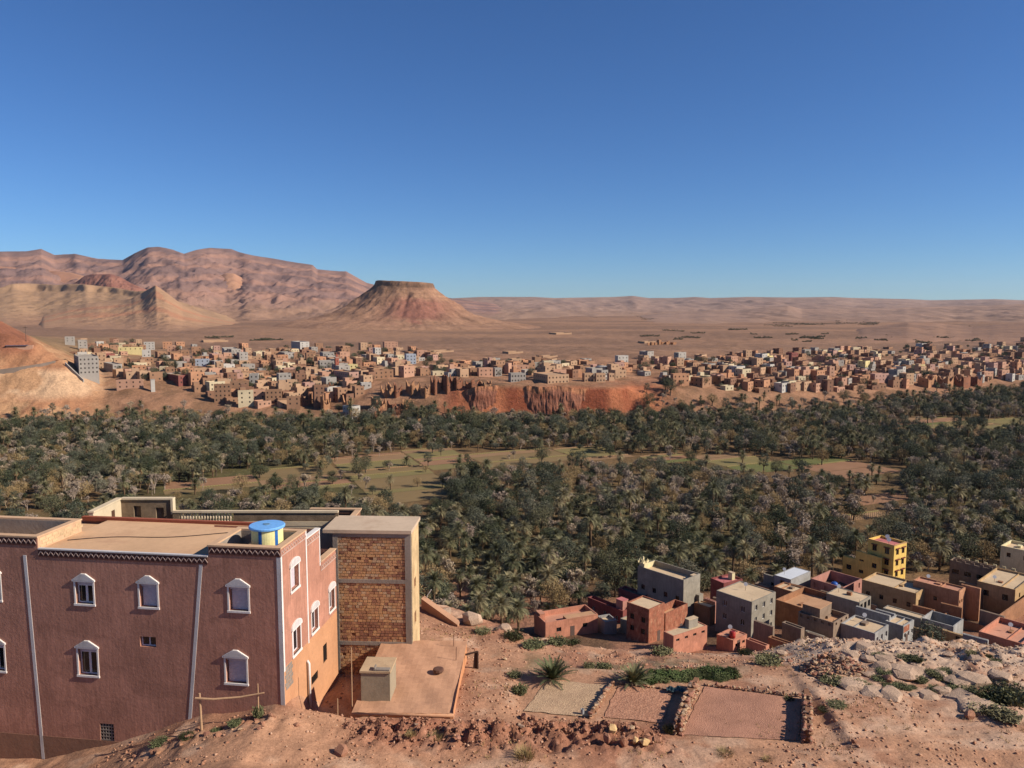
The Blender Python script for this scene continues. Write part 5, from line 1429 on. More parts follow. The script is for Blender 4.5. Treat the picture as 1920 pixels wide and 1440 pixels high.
def scatter_object(name, pts, size, var, rot, protos, label):
    """the uncountable rest of one kind as a single object (geometry nodes, instances of the same prototypes)"""
    c = bpy.data.collections.new(name + '_kinds')
    for k, pr in enumerate(protos):
        mb_v, mb_f, mats, mi = [], [], [], []
        me = bpy.data.meshes.new('%s_form_%d' % (name, k))
        for pn, m in pr:
            off = len(mb_v); mb_v += [tuple(v.co) for v in m.vertices]; mb_f += [tuple(i + off for i in p.vertices) for p in m.polygons]
            mats.append(m.materials[0]); mi += [len(mats) - 1] * len(m.polygons)
        me.from_pydata(mb_v, [], mb_f)
        for m in mats: me.materials.append(m)
        me.polygons.foreach_set('material_index', mi); me.update()
        c.objects.link(bpy.data.objects.new('%s_form_%d' % (name, k), me))
    base = bpy.data.meshes.new(name); base.from_pydata([tuple(p) for p in pts], [], [])
    for an, ty, dat in (('size', 'FLOAT', size), ('turn', 'FLOAT', rot), ('form', 'INT', var)):
        a = base.attributes.new(an, ty, 'POINT'); a.data.foreach_set('value', dat.astype(np.int32 if ty == 'INT' else np.float32))
    o = link(name, base); tag(o, label, kind='stuff')
    ng = bpy.data.node_groups.new(name, 'GeometryNodeTree')
    ng.interface.new_socket('Geometry', in_out='INPUT', socket_type='NodeSocketGeometry'); ng.interface.new_socket('Geometry', in_out='OUTPUT', socket_type='NodeSocketGeometry')
    N = ng.nodes; gi = N.new('NodeGroupInput'); go = N.new('NodeGroupOutput'); ins = N.new('GeometryNodeInstanceOnPoints'); ci = N.new('GeometryNodeCollectionInfo')
    ci.inputs['Collection'].default_value = c; ci.inputs['Separate Children'].default_value = True; ci.inputs['Reset Children'].default_value = True
    ins.inputs['Pick Instance'].default_value = True
    def att(nm, ty):
        a = N.new('GeometryNodeInputNamedAttribute'); a.data_type = ty; a.inputs[0].default_value = nm; return a.outputs['Attribute']
    cx = N.new('ShaderNodeCombineXYZ'); ng.links.new(att('turn', 'FLOAT'), cx.inputs[2])
    er = N.new('FunctionNodeEulerToRotation'); ng.links.new(cx.outputs[0], er.inputs[0])
    ng.links.new(gi.outputs[0], ins.inputs['Points']); ng.links.new(ci.outputs[0], ins.inputs['Instance']); ng.links.new(att('form', 'INT'), ins.inputs['Instance Index'])
    ng.links.new(er.outputs[0], ins.inputs['Rotation']); ng.links.new(att('size', 'FLOAT'), ins.inputs['Scale']); ng.links.new(ins.outputs[0], go.inputs[0])
    md = o.modifiers.new('scatter', 'NODES'); md.node_group = ng
    return o
INFO = build_grove()
TOWN_TREES = []
def finish_grove():
    p, s_, v, r_ = INFO['olive']
    t = np.array([q[:3] for q in TOWN_TREES]); k = len(t); rs = np.random.RandomState(77); ts = np.array([q[3] if len(q) > 3 else 1.0 for q in TOWN_TREES])
    INFO['olive'] = (np.vstack([p, t]), np.concatenate([s_, (0.55 + 0.6 * rs.rand(k)) * ts]), np.concatenate([v, rs.randint(0, 4, k)]), np.concatenate([r_, rs.rand(k) * 6]))
def plant_rest():
    finish_grove()
    scatter_object('palm_grove', *INFO['palm'], PROTO['palm'], 'mass of further date palms filling the valley grove')
    scatter_object('olive_grove', *INFO['olive'], PROTO['olive'], 'mass of further dark green trees filling the valley grove')
    scatter_object('bare_thicket', *INFO['bare'], PROTO['bare'], 'mass of further leafless grey-brown trees in the valley grove')
# ------------------------------------------------------------------ the old town on the far bank
TC = {'tan': lin(180, 146, 116), 'mud': lin(154, 118, 92), 'salmon': lin(184, 142, 117), 'pink': lin(178, 140, 124), 'grey': lin(158, 150, 140), 'white': lin(186, 179, 168), 'cream': lin(202, 184, 150),
      'yellow': lin(212, 194, 138), 'maroon': lin(134, 82, 74), 'blue': lin(158, 164, 172), 'brown': lin(134, 100, 80), 'orange': lin(184, 136, 104)}
TM = {k: plaster('t_' + k, c, 0.18, 0.35, tuple(v * 0.72 for v in c[:3]) + (1,), 0.3) for k, c in TC.items()}
TR = {'tan': plaster('tr_tan', lin(182, 148, 116), 0.2, 0.25), 'grey': plaster('tr_grey', lin(166, 152, 136), 0.2, 0.25)}
WORD = {'tan': 'tan mud', 'mud': 'brown mud', 'salmon': 'salmon pink', 'pink': 'pale pink', 'grey': 'grey concrete', 'white': 'whitish', 'cream': 'cream', 'yellow': 'yellow', 'maroon': 'maroon', 'blue': 'blue-grey', 'brown': 'dark brown', 'orange': 'orange'}
THOUSES = []
_tw = {}
def town_window(w, h):
    k = (w, h)
    if k not in _tw:
        m = MB(); m.poly((-w / 2, 0, -h / 2), (w / 2, 0, -h / 2), (w / 2, 0, h / 2), (-w / 2, 0, h / 2)); _tw[k] = m.mesh('window', flat('town_window_dark', lin(58, 46, 40)))
    return _tw[k]
def town_house(base, rot, wr, wl, H, wall, storeys, label=None, cat='house', par=0.7, windows=True, upper=0.0, rnd=random, roof=None, name='town_house', into=None, nwin=None):
    """flat-roofed house: walls with window openings, sunken roof, maybe a part upper storey"""
    X = Vector((math.cos(rot), math.sin(rot), 0)); Y = Vector((-math.sin(rot), math.cos(rot), 0))
    lowest = min(ground_z(p.x, p.y) for p in (base, base + X * wr, base + Y * wl, base + X * wr + Y * wl)) - 0.4
    z0 = min(lowest, base.z); H = H + base.z - z0
    hl = {'R': [], 'L': []}; puts = []
    if windows:
        st = 3.0
        for f, W in (('R', wr), ('L', wl)):
            n = nwin if (nwin and f == 'R') else max(1, int(W / 3.0))
            for s in range(storeys):
                zc = H - par - 1.35 - s * st
                if zc < 1.2: continue
                for i in range(n):
                    if not nwin and rnd.random() < (0.2 if f == 'R' else 0.45): continue
                    a = W * (i + 0.5) / n; w, h = (0.95, 1.15)
                    if a - 0.5 < 0.3 or a + 0.5 > W - 0.3: continue
                    hl[f].append((round(a - w / 2, 3), round(a + w / 2, 3), round(zc - h / 2, 3), round(zc + h / 2, 3))); puts.append((f, a, zc, w, h))
    mb = MB(); shell(mb, 0, wr, 0, wl, 0, H, H - par, 0.3, hl, 0.25)
    if into is not None:
        M = Matrix.Translation((base.x, base.y, z0)) @ Matrix.Rotation(rot, 4, 'Z')
        rq = roof_quad(0, wr, 0, wl, H - par, 0.25)
        for q, mi in ((mb, wall), (rq, 'roof')):
            off = len(into.v); into.v += [tuple(M @ Vector(v)) for v in q.v]; into.f += [tuple(i + off for i in f) for f in q.f]; into.mi += [mi] * len(q.f)
        for f, a, zc, w, h in puts:
            off = len(into.v)
            pts = [(a - w / 2, 0.22, zc - h / 2), (a + w / 2, 0.22, zc - h / 2), (a + w / 2, 0.22, zc + h / 2), (a - w / 2, 0.22, zc + h / 2)]
            if f == 'L': pts = [(p[1], p[0], p[2]) for p in pts]
            into.v += [tuple(M @ Vector(p)) for p in pts]; into.f.append((off, off + 1, off + 2, off + 3)); into.mi.append('win')
        return None
    root = thing(name, label or 'x', cat, (base.x, base.y, z0), rot, 'houses of the old town across the valley')
    mb.build('wall', TM[wall], root)
    roof_quad(0, wr, 0, wl, H - par, 0.25).build('roof', TR[roof or ('grey' if wall in ('grey', 'white', 'blue') else 'tan')], root)
    for f, a, zc, w, h in puts:
        loc, rz = ((a, 0.22, zc), 0.0) if f == 'R' else ((0.22, a, zc), -math.pi / 2)
        link('window', town_window(w, h), root, loc, rz)
    if upper > 0:
        u = MB(); x0 = wr * rnd.choice((0.05, 0.45)); y0 = wl * rnd.choice((0.1, 0.4))
        u.box(x0, x0 + wr * upper, y0, y0 + wl * 0.5, H - par, H + 2.2); u.build('roof_room', TM[wall], root)
    return root
def occupy(x, y, r):
    for a, b, c in TFOOT:
        if (a - x) ** 2 + (b - y) ** 2 < (0.64 * (r + c)) ** 2: return False
    TFOOT.append((x, y, r)); return True
TFOOT = []
def landmark(px, top, base, left, right, wall, storeys, label, rot=38, nwin=None, par=0.7, upper=0.0, cat='house', name='town_house', windows=True):
    g = cast(px, base, 380)
    rot = R(rot); C, X, Y, wr, wl = frame_of(px, base, g.y, rot, left, right)
    wr, wl = min(wr, 45), min(wl, 30)
    H = max(at_y(px, top, g.y).z - g.z, 2.6)
    g = Vector((C.x, g.y, g.z))
    c = g + X * wr / 2 + Y * wl / 2; TFOOT.append((c.x, c.y, 0.55 * max(wr, wl)))
    return town_house(g, rot, wr, wl, H, wall, storeys, label, cat, par, windows, upper, random.Random(int(px * 7 + top)), None, name, None, nwin)
LM = [
 (149, 669, 706, 125, 183, 'grey', 4, 'four-storey grey block with many windows beside the hillside road', 35, 5),
 (222, 651, 663, 219, 267, 'yellow', 1, 'long bright yellow villa in the upper left town', 20, 5),
 (270, 641, 656, 267, 290, 'white', 3, 'whitish three-storey house right of the long yellow villa', 20, 3),
 (213, 636, 646, 209, 223, 'salmon', 2, 'small salmon house at the back left edge of town', 25, 2),
 (314, 648, 659, 311, 336, 'salmon', 2, 'salmon house with flat front in the back left rows', 20, 3),
 (122, 631, 646, 116, 141, 'grey', 2, 'grey house highest on the left hillside', 30, 2),
 (147, 639, 656, 141, 164, 'grey', 2, 'stepped grey house below the highest hillside house', 30, 2),
 (421, 654, 668, 412, 444, 'white', 2, 'pale two-storey villa left of the open plain track', 25, 3),
 (335, 704, 725, 299, 353, 'maroon', 2, 'long maroon house with pink end wall above the slope', 45, 2),
 (219, 712, 733, 215, 265, 'salmon', 2, 'broad salmon house on the slope edge, far left', 18, 4),
 (402, 720, 755, 398, 430, 'mud', 4, 'tall mud house with small windows above the grove', 15, 4),
 (432, 715, 736, 428, 464, 'mud', 2, 'wide mud house right of the tall mud house', 15, 3),
 (447, 732, 765, 444, 472, 'cream', 3, 'pale ochre house low down at the grove edge', 20, 2),
 (407, 680, 703, 402, 418, 'tan', 3, 'slim tan tower house in the left town', 25, 1),
 (345, 671, 685, 340, 361, 'pink', 2, 'pale pink house facing the left gardens', 25, 2),
 (366, 673, 686, 362, 392, 'blue', 2, 'long pale blue house in the left gardens', 20, 3),
 (248, 685, 698, 245, 272, 'orange', 2, 'orange house beside the left garden trees', 25, 3),
 (212, 683, 698, 184, 227, 'grey', 1, 'low grey warehouse right of the four-storey grey block', 40, 2),
 (183, 663, 684, 180, 198, 'tan', 2, 'tan house behind the four-storey grey block', 30, 2),
 (207, 668, 682, 200, 226, 'cream', 2, 'beige house above the low grey warehouse', 30, 2),
 (600, 677, 698, 595, 626, 'grey', 3, 'three-storey grey house just left of the minaret', 22, 4),
 (606, 661, 677, 599, 626, 'grey', 2, 'grey house stacked behind the three-storey grey house', 25, 3),
 (647, 683, 694, 645, 670, 'yellow', 1, 'pale yellow villa right of the minaret', 18, 3),
 (655, 698, 714, 621, 672, 'pink', 2, 'long rose house below the pale yellow villa', 42, 2),
 (762, 664, 683, 758, 780, 'blue', 3, 'three-storey blue-grey house at the town back', 22, 3),
 (782, 657, 672, 778, 801, 'salmon', 2, 'salmon house right behind the blue-grey house', 25, 2),
 (721, 641, 655, 718, 746, 'salmon', 2, 'peach villa on the rise behind the town', 20, 4),
 (692, 652, 664, 690, 709, 'pink', 2, 'whitish pink house below the peach villa', 20, 2),
 (563, 641, 655, 546, 580, 'white', 2, 'white house with arched front on the track', 40, 2),
 (534, 661, 673, 522, 552, 'grey', 1, 'grey house below the white arched house', 35, 3),
 (583, 705, 719, 579, 608, 'orange', 2, 'orange house with flat roof left below the minaret', 18, 3),
 (471, 731, 754, 468, 497, 'salmon', 2, 'salmon house in the row above the left grove', 20, 2),
 (498, 731, 757, 495, 526, 'mud', 3, 'mud house with rows of slots above the grove', 15, 4),
 (538, 743, 769, 534, 560, 'mud', 2, 'mud house with blind front sunk in the grove', 15, 2),
 (590, 723, 766, 584, 606, 'brown', 4, 'tall brown mud tower house above the grove', 25, 2),
 (634, 728, 755, 622, 650, 'mud', 3, 'mud tower house with blind dark side below the rose house', 40, 2),
 (660, 762, 788, 640, 673, 'white', 2, 'white-fronted house half sunk in the trees', 50, 2),
 (678, 718, 733, 674, 695, 'white', 2, 'whitish house beside the round garden tree', 20, 2),
 (702, 689, 703, 699, 726, 'tan', 2, 'tan house between minaret and ruins', 18, 3),
 (871, 691, 704, 862, 893, 'tan', 2, 'tan house behind the ruined kasbah', 35, 2),
 (898, 690, 706, 894, 924, 'salmon', 2, 'salmon house left above the red cliff', 22, 3),
 (928, 690, 706, 924, 941, 'grey', 2, 'narrow grey house left above the red cliff', 22, 2),
 (963, 685, 697, 959, 992, 'salmon', 2, 'wide salmon house in the second row above the cliff', 20, 3),
 (996, 680, 693, 992, 1016, 'grey', 2, 'grey house next to the cream house above the cliff', 22, 2),
 (1020, 677, 694, 1016, 1038, 'cream', 3, 'cream house in the second row above the cliff', 22, 2),
 (958, 700, 717, 953, 986, 'grey', 2, 'grey house with dark arcade at the cliff rim', 18, 5),
 (1027, 703, 720, 1000, 1067, 'tan', 2, 'long tan arcaded house at the cliff rim', 25, 6),
 (1096, 700, 716, 1092, 1114, 'tan', 2, 'left one of two twin tan houses at the cliff rim', 18, 3),
 (1118, 700, 716, 1115, 1136, 'tan', 2, 'right one of two twin tan houses at the cliff rim', 18, 3),
 (1142, 700, 714, 1139, 1153, 'tan', 2, 'narrow tan house right of the twin tan houses', 18, 2),
 (1112, 684, 696, 1104, 1130, 'pink', 2, 'pale pink house behind the twin tan houses', 32, 2),
 (1153, 680, 694, 1149, 1171, 'pink', 2, 'pale pink house in the third row right of the cliff', 22, 2),
 (1262, 701, 723, 1258, 1294, 'orange', 2, 'broad orange house at the rim right of the cliff', 18, 4),
 (1317, 708, 728, 1296, 1336, 'mud', 2, 'brown house with long dark flank right of the cliff', 45, 2),
 (1214, 659, 671, 1199, 1226, 'grey', 2, 'dark grey house alone behind the town, left of a pair', 45, 2),
 (1272, 661, 682, 1264, 1287, 'grey', 3, 'dark grey stepped house alone behind the town, right of a pair', 45, 2),
 (1551, 713, 736, 1544, 1566, 'brown', 3, 'brown mud tower at the right grove edge', 25, 1),
 (1432, 713, 733, 1416, 1446, 'orange', 2, 'orange mud house with blind flank, right grove edge', 45, 1),
 (1497, 706, 719, 1493, 1513, 'cream', 2, 'cream house in the front of the right town', 20, 2),
 (1593, 684, 699, 1590, 1606, 'pink', 2, 'tall pink house in the right town', 20, 2),
 (1555, 687, 713, 1552, 1567, 'salmon', 3, 'narrow salmon tower house in the right town', 20, 1),
 (1640, 701, 719, 1632, 1669, 'pink', 2, 'wide pink house with window row, right town front', 25, 4),
 (1698, 702, 716, 1694, 1721, 'grey', 2, 'grey house in front of the right mud ruins', 22, 3),
 (1718, 684, 697, 1712, 1737, 'yellow', 2, 'pale yellow house in the right town', 25, 2),
 (1845, 697, 711, 1839, 1866, 'salmon', 2, 'salmon house in the far right town front', 25, 3),
 (1878, 694, 712, 1874, 1896, 'salmon', 2, 'tall salmon house at the far right town front', 25, 2),
]
for L in LM:
    px, top, base, left, right, wall, st, lab = L[:8]
    landmark(px, top, base, left, right, wall, st, lab, L[8] if len(L) > 8 else 30, L[9] if len(L) > 9 else None)
# minaret
g = cast(632, 704, 380); mt = thing('minaret', 'slender red-brown minaret rising above the left town', 'minaret', g, R(30))
hm = at_y(632, 664, g.y).z - g.z; brm = plaster('minaret_brick', lin(158, 92, 74), 0.15, 0.4)
m = MB(); m.box(-1.35, 1.35, -1.35, 1.35, -0.5, hm * 0.82); m.build('shaft', brm, mt)
m = MB(); m.box(-1.5, 1.5, -1.5, 1.5, hm * 0.82, hm * 0.86); m.build('gallery', TM['pink'], mt)
m = MB(); m.box(-0.7, 0.7, -0.7, 0.7, hm * 0.86, hm * 0.97); m.build('lantern', brm, mt)
m = MB(); m.lathe([(0.7, 0), (0.6, 0.4), (0.3, 0.8), (0.05, 1.0), (0.04, 1.8)], (0, 0, hm * 0.97), 10); m.build('finial', brm, mt)
for k in range(3):
    m = MB(); z = hm * (0.25 + 0.2 * k); m.box(-0.3, 0.3, -1.38, -1.3, z, z + 1.2); m.build('window', flat('town_window_dark', lin(58, 46, 40)), mt)
# white slim tower on the slope
g = cast(287, 734, 380); wt = thing('slim_tower', 'slim whitish tower standing on the rubble slope', 'tower', g, R(30)); hm = at_y(287, 711, g.y).z - g.z
m = MB(); m.box(-1.3, 1.3, -1.2, 1.2, -0.5, hm - 0.4); m.build('shaft', TM['white'], wt)
m = MB(); m.box(-1.45, 1.45, -1.35, 1.35, hm - 0.4, hm); m.build('cap', TM['grey'], wt)

# ---- roofless mud ruins of the kasbah
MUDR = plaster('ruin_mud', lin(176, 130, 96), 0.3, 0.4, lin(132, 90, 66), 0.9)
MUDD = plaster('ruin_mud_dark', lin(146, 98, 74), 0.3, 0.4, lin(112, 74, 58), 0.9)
def ruin(px, top, base, left, right, label, seed, mat=MUDR, group=None, rot=38, broken=0.4):
    rnd = random.Random(seed); g = cast(px, base, 380); rot = R(rot)
    C, X, Y, wr, wl = frame_of(px, base, g.y, rot, left, right); wr, wl = min(wr, 16), min(wl, 14)
    H = max(at_y(px, top, g.y).z - g.z, 2.5); g = Vector((C.x, g.y, g.z)); zb = min(g.z, ground_z(*(g + X * wr)[:2]), ground_z(*(g + Y * wl)[:2])) - 0.5
    root = thing('kasbah_ruin', label, 'ruin', (g.x, g.y, zb), rot, group)
    TFOOT.append((g.x + (X * wr / 2 + Y * wl / 2).x, g.y + (X * wr / 2 + Y * wl / 2).y, 0.55 * max(wr, wl)))
    h0 = H + g.z - zb; th = 0.7
    def jag(W, dead):
        n = max(4, int(W / 1.1)); out = []; dr = rnd.random() * broken
        for k in range(n + 1):
            e = abs(2 * k / n - 1); h = (0.66 + 0.34 * e) if dead else 0.9 + 0.1 * e
            dr = min(max(dr + rnd.uniform(-0.16, 0.16) * (1 if rnd.random() < 0.5 else 0.25), 0), broken)
            out.append((W * k / n, h0 * max(0.25, h - dr)))
        return out
    for f, W, dead in (('R', wr, rnd.random() < 0.5), ('L', wl, rnd.random() < 0.4), ('B', wr, True), ('S', wl, True)):
        J = jag(W, dead); m = MB()
        for (a0, h0_), (a1, h1_) in zip(J[:-1], J[1:]):
            if f in 'RB':
                y = 0 if f == 'R' else wl - th; m.prism([(a0, y, 0), (a1, y, 0), (a1, y, h1_), (a0, y, h0_)], (0, th, 0))
            else:
                x = 0 if f == 'L' else wr - th; m.prism([(x, a0, 0), (x, a0, h0_), (x, a1, h1_), (x, a1, 0)], (th, 0, 0))
        w_ = m.build('ruined_wall', mat, root)
        if f in 'RL':
            for k in range(rnd.randint(1, 4)):
                a = W * rnd.uniform(0.2, 0.8); z = h0 * rnd.uniform(0.3, 0.62); q = MB()
                b = (a - 0.3, a + 0.3, -0.02, 0.1) if f == 'R' else (-0.02, 0.1, a - 0.3, a + 0.3)
                q.box(*b, z, z + rnd.uniform(0.6, 1.2)); q.build('opening', flat('town_window_dark', lin(58, 46, 40)), w_)
    return root
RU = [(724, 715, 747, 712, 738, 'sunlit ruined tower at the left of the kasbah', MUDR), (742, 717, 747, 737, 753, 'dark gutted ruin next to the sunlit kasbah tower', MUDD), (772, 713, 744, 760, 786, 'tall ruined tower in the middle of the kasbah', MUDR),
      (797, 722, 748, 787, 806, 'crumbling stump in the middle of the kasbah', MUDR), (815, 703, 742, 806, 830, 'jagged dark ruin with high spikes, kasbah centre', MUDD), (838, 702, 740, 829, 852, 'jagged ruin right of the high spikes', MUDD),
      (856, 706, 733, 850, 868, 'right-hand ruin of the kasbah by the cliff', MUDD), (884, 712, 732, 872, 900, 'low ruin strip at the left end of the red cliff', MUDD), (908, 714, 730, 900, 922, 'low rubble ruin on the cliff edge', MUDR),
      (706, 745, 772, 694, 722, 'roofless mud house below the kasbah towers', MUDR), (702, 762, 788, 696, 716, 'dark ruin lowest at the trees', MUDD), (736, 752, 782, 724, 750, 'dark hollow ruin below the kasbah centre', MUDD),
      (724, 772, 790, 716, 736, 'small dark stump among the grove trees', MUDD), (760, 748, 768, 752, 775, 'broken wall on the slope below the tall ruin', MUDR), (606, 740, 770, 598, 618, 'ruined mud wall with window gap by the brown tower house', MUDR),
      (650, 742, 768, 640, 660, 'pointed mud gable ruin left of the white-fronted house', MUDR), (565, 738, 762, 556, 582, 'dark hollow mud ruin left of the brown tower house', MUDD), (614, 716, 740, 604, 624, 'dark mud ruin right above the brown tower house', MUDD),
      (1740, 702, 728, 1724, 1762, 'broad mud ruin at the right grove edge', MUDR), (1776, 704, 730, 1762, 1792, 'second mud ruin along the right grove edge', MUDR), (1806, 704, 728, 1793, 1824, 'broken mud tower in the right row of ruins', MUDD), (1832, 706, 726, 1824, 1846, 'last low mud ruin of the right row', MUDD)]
for k, (px, top, base, l, r_, lab, mt_) in enumerate(RU): ruin(px, top, base, l, r_, lab, 50 + k, mt_, 'ruins of the old mud kasbah')

# ---- the other houses, thrown over the built-up ground
TOWN_POLY = [(112, 640), (300, 642), (440, 658), (520, 655), (600, 652), (700, 648), (800, 662), (860, 682), (1000, 680), (1180, 686), (1230, 676), (1300, 678), (1390, 664), (1500, 660), (1650, 655), (1800, 650), (1930, 642), (1990, 640), (1990, 705), (1900, 714), (1750, 722), (1600, 733), (1480, 738), (1390, 734), (1290, 724), (1200, 712), (870, 706), (790, 705), (700, 712), (690, 740), (600, 762), (450, 762), (395, 742), (340, 722), (230, 712), (190, 695), (140, 668)]
class Bag(MB):
    def __init__(s): MB.__init__(s); s.mi = []
def throw_houses():
    rnd = random.Random(21); made = []; bag = Bag(); tries = 0; nbag = 0
    cols = ['tan', 'mud', 'salmon', 'pink', 'grey', 'white', 'cream', 'yellow', 'maroon', 'blue', 'brown', 'orange']
    while tries < 12000 and (len(made) < 212 or nbag < 640):
        tries += 1
        px = rnd.uniform(110, 1990); py = rnd.uniform(640, 765)
        if not in_poly(np.array([px]), np.array([py]), TOWN_POLY)[0]: continue
        if px < 860 and py < 690 and rnd.random() < 0.3: continue
        g = cast(px, py, 440, 2600)
        if g.y > 1500: continue
        far = g.y > 820
        wr, wl = rnd.uniform(5.5, 11), rnd.uniform(5, 9)
        if not occupy(g.x, g.y, 0.5 * max(wr, wl)): continue
        if px > 1350: w8 = (8, 8, 4, 2, 3.5, 1.4, 1.5, 0.25, 0.2, 0.1, 4, 3)
        elif py > 715: w8 = (6, 7, 2, 1, 0.6, 0.4, 1, 0, 0, 0, 2, 2)
        else: w8 = (7, 7, 3, 1.2, 2.6, 1.0, 1.6, 0.1, 0.1, 0.05, 2, 3)
        wall = rnd.choices(cols, w8)[0]
        st = rnd.choices((1, 2, 3), (5, 5, 0.9))[0]; H = st * 2.7 + 0.6 + rnd.uniform(-0.3, 0.4)
        rot = R(rnd.gauss(36, 8)); base = Vector((g.x, g.y, g.z))
        X = Vector((math.cos(rot), math.sin(rot), 0)); Y = Vector((-math.sin(rot), math.cos(rot), 0)); base = base - X * wr / 2 - Y * wl / 2
        if far or len(made) >= 212:
            if nbag < 640: town_house(base, rot, wr, wl, H, wall, st, None, 'house', 0.7, True, 0, rnd, None, 'town_house', bag); nbag += 1
        else:
            o = town_house(base, rot, wr, wl, H, wall, st, 'x', 'house', 0.7, True, rnd.choice((0, 0, 0.4, 0.5)), rnd)
            made.append((px, py, g.y, wall, st, o))
    # labels that single each one out
    Z = ((190, 'by the hillside road'), (310, 'around the long yellow villa'), (450, 'near the maroon house'), (580, 'left of the minaret'), (700, 'around the minaret'), (830, 'near the blue-grey house'), (960, 'behind the mud ruins'),
         (1100, 'left above the red cliff'), (1250, 'right above the red cliff'), (1400, 'right of the red cliff'), (1550, 'near the right brown tower'), (1700, 'in the dense right town'), (9999, 'at the far right of town'))
    keyed = {}
    for q in made:
        px, py, D, wall, st, o = q; ft = float(bank_foot(px))
        row = 'front' if D < ft + 75 else ('middle' if D < ft + 190 else 'back')
        zn = next(t for lim, t in Z if px < lim)
        k = '%s %s house, %s rows %s' % (('one-storey', 'two-storey', 'three-storey')[st - 1], WORD[wall], row, zn)
        keyed.setdefault(k, []).append((px, o))
    single_out(keyed)
    if bag.f:
        names = cols + ['roof', 'win']; mats = [TM[c] for c in cols] + [TR['tan'], flat('town_window_dark', lin(58, 46, 40))]
        o = bag.build('distant_town_houses', mats[0]); tag(o, 'mass of small far houses crowding the back of the town', kind='stuff')
        for m_ in mats[1:]: o.data.materials.append(m_)
        o.data.polygons.foreach_set('material_index', [names.index(c) for c in bag.mi])
    return made
MADE = throw_houses()
def town_trees():
    rnd = random.Random(5); n = 0
    while n < 330:
        px = rnd.uniform(115, 1960); py = rnd.uniform(640, 735)
        if not in_poly(np.array([px]), np.array([py]), TOWN_POLY)[0]: continue
        if px > 1000 and rnd.random() < 0.35: continue
        g = cast(px, py, 440, 2600)
        if g.y > 1400: continue
        n += 1; TOWN_TREES.append((g.x, g.y, g.z - 0.2))
        if rnd.random() < 0.5: TOWN_TREES.append((g.x + rnd.uniform(-6, 6), g.y + rnd.uniform(-6, 6), g.z - 0.2))
    # tree bands out on the plain
    for (x0, x1, y0, y1, k) in ((1000, 1250, 586, 596, 60), (1190, 1420, 592, 600, 260), (1400, 1640, 600, 612, 200), (1540, 1640, 590, 598, 160), (1150, 1700, 618, 640, 120), (360, 420, 630, 636, 20), (455, 500, 634, 641, 30), (1300, 1700, 615, 645, 60), (1700, 1960, 612, 645, 220)):
        for _ in range(k // 7):
            px, py = rnd.uniform(x0, x1), rnd.uniform(y0, y1); L = rnd.uniform(10, 46); sl = rnd.uniform(-0.03, 0.05)
            for j in range(int(L / 1.6)):
                g = cast(px + j * 1.6, py + sl * j * 1.6 + rnd.uniform(-.4, .4), 600, 6000); TOWN_TREES.append((g.x, g.y, g.z - 0.4, 0.55))
town_trees()

# ---- red cliff face under the town rim
def build_cliff():
    p0, p1 = 835, 1170
    t = np.linspace(px2t(p0), px2t(p1), 420); v = np.linspace(0, 1, 34)
    T, Vv = np.meshgrid(t, v); px = 960 + FPX * T
    rim = np.interp(px, _bx, _bd[2]) + 1.0; ftt = np.interp(px, _bx, _bd[0]) + 1.0
    X0 = T * 508
    fl = 0.5 * ridged(X0 / 7.5, Vv * 0.5, 4, 301) + 0.5 * ridged(X0 / 15 + Vv * 0.4, Vv * 0.9, 4, 303); butt = vn(X0 / 26, T * 0, 305)
    Y = ftt + (rim - ftt) * (0.35 + 0.65 * Vv ** 1.3) - 1.2 - 3.6 * (fl - 0.5) * (1 - 0.25 * Vv) - 4.0 * (butt - 0.4) + 0.8 * fbm(X0 / 2.2, Vv * 4, 3, 309)
    edge = np.minimum(sst(840, 890, px), sst(1168, 1070, px))
    Y = Y + (1 - edge) * 5
    X = T * Y
    zt = np.interp(px, _bx, _bz[2]) + 0.4 + 1.6 * fbm(X0 / 6, T * 0, 3, 307); zt = zt - (1 - edge) * 4
    Z = -76 + (zt + 76) * Vv
    n = fbm(X0 / 9, Z / 3, 4, 311)
    C = mixc(np.array(lin(156, 104, 82)[:3]), np.array(lin(142, 90, 70)[:3]), sst(-0.3, 0.3, n))
    C = mixc(C, np.array(lin(186, 128, 92)[:3]), sst(0.8, 0.95, Vv + 0.1 * n) * 0.8 + 0.6 * sst(1080, 1150, px))
    o = link('red_cliff', grid_mesh('red_cliff', X, Y, Z, tint_ground('cliff_earth', 0.15, 0.3, 0.7, 0.5, 6.0), C)); tag(o, kind='structure')
build_cliff()

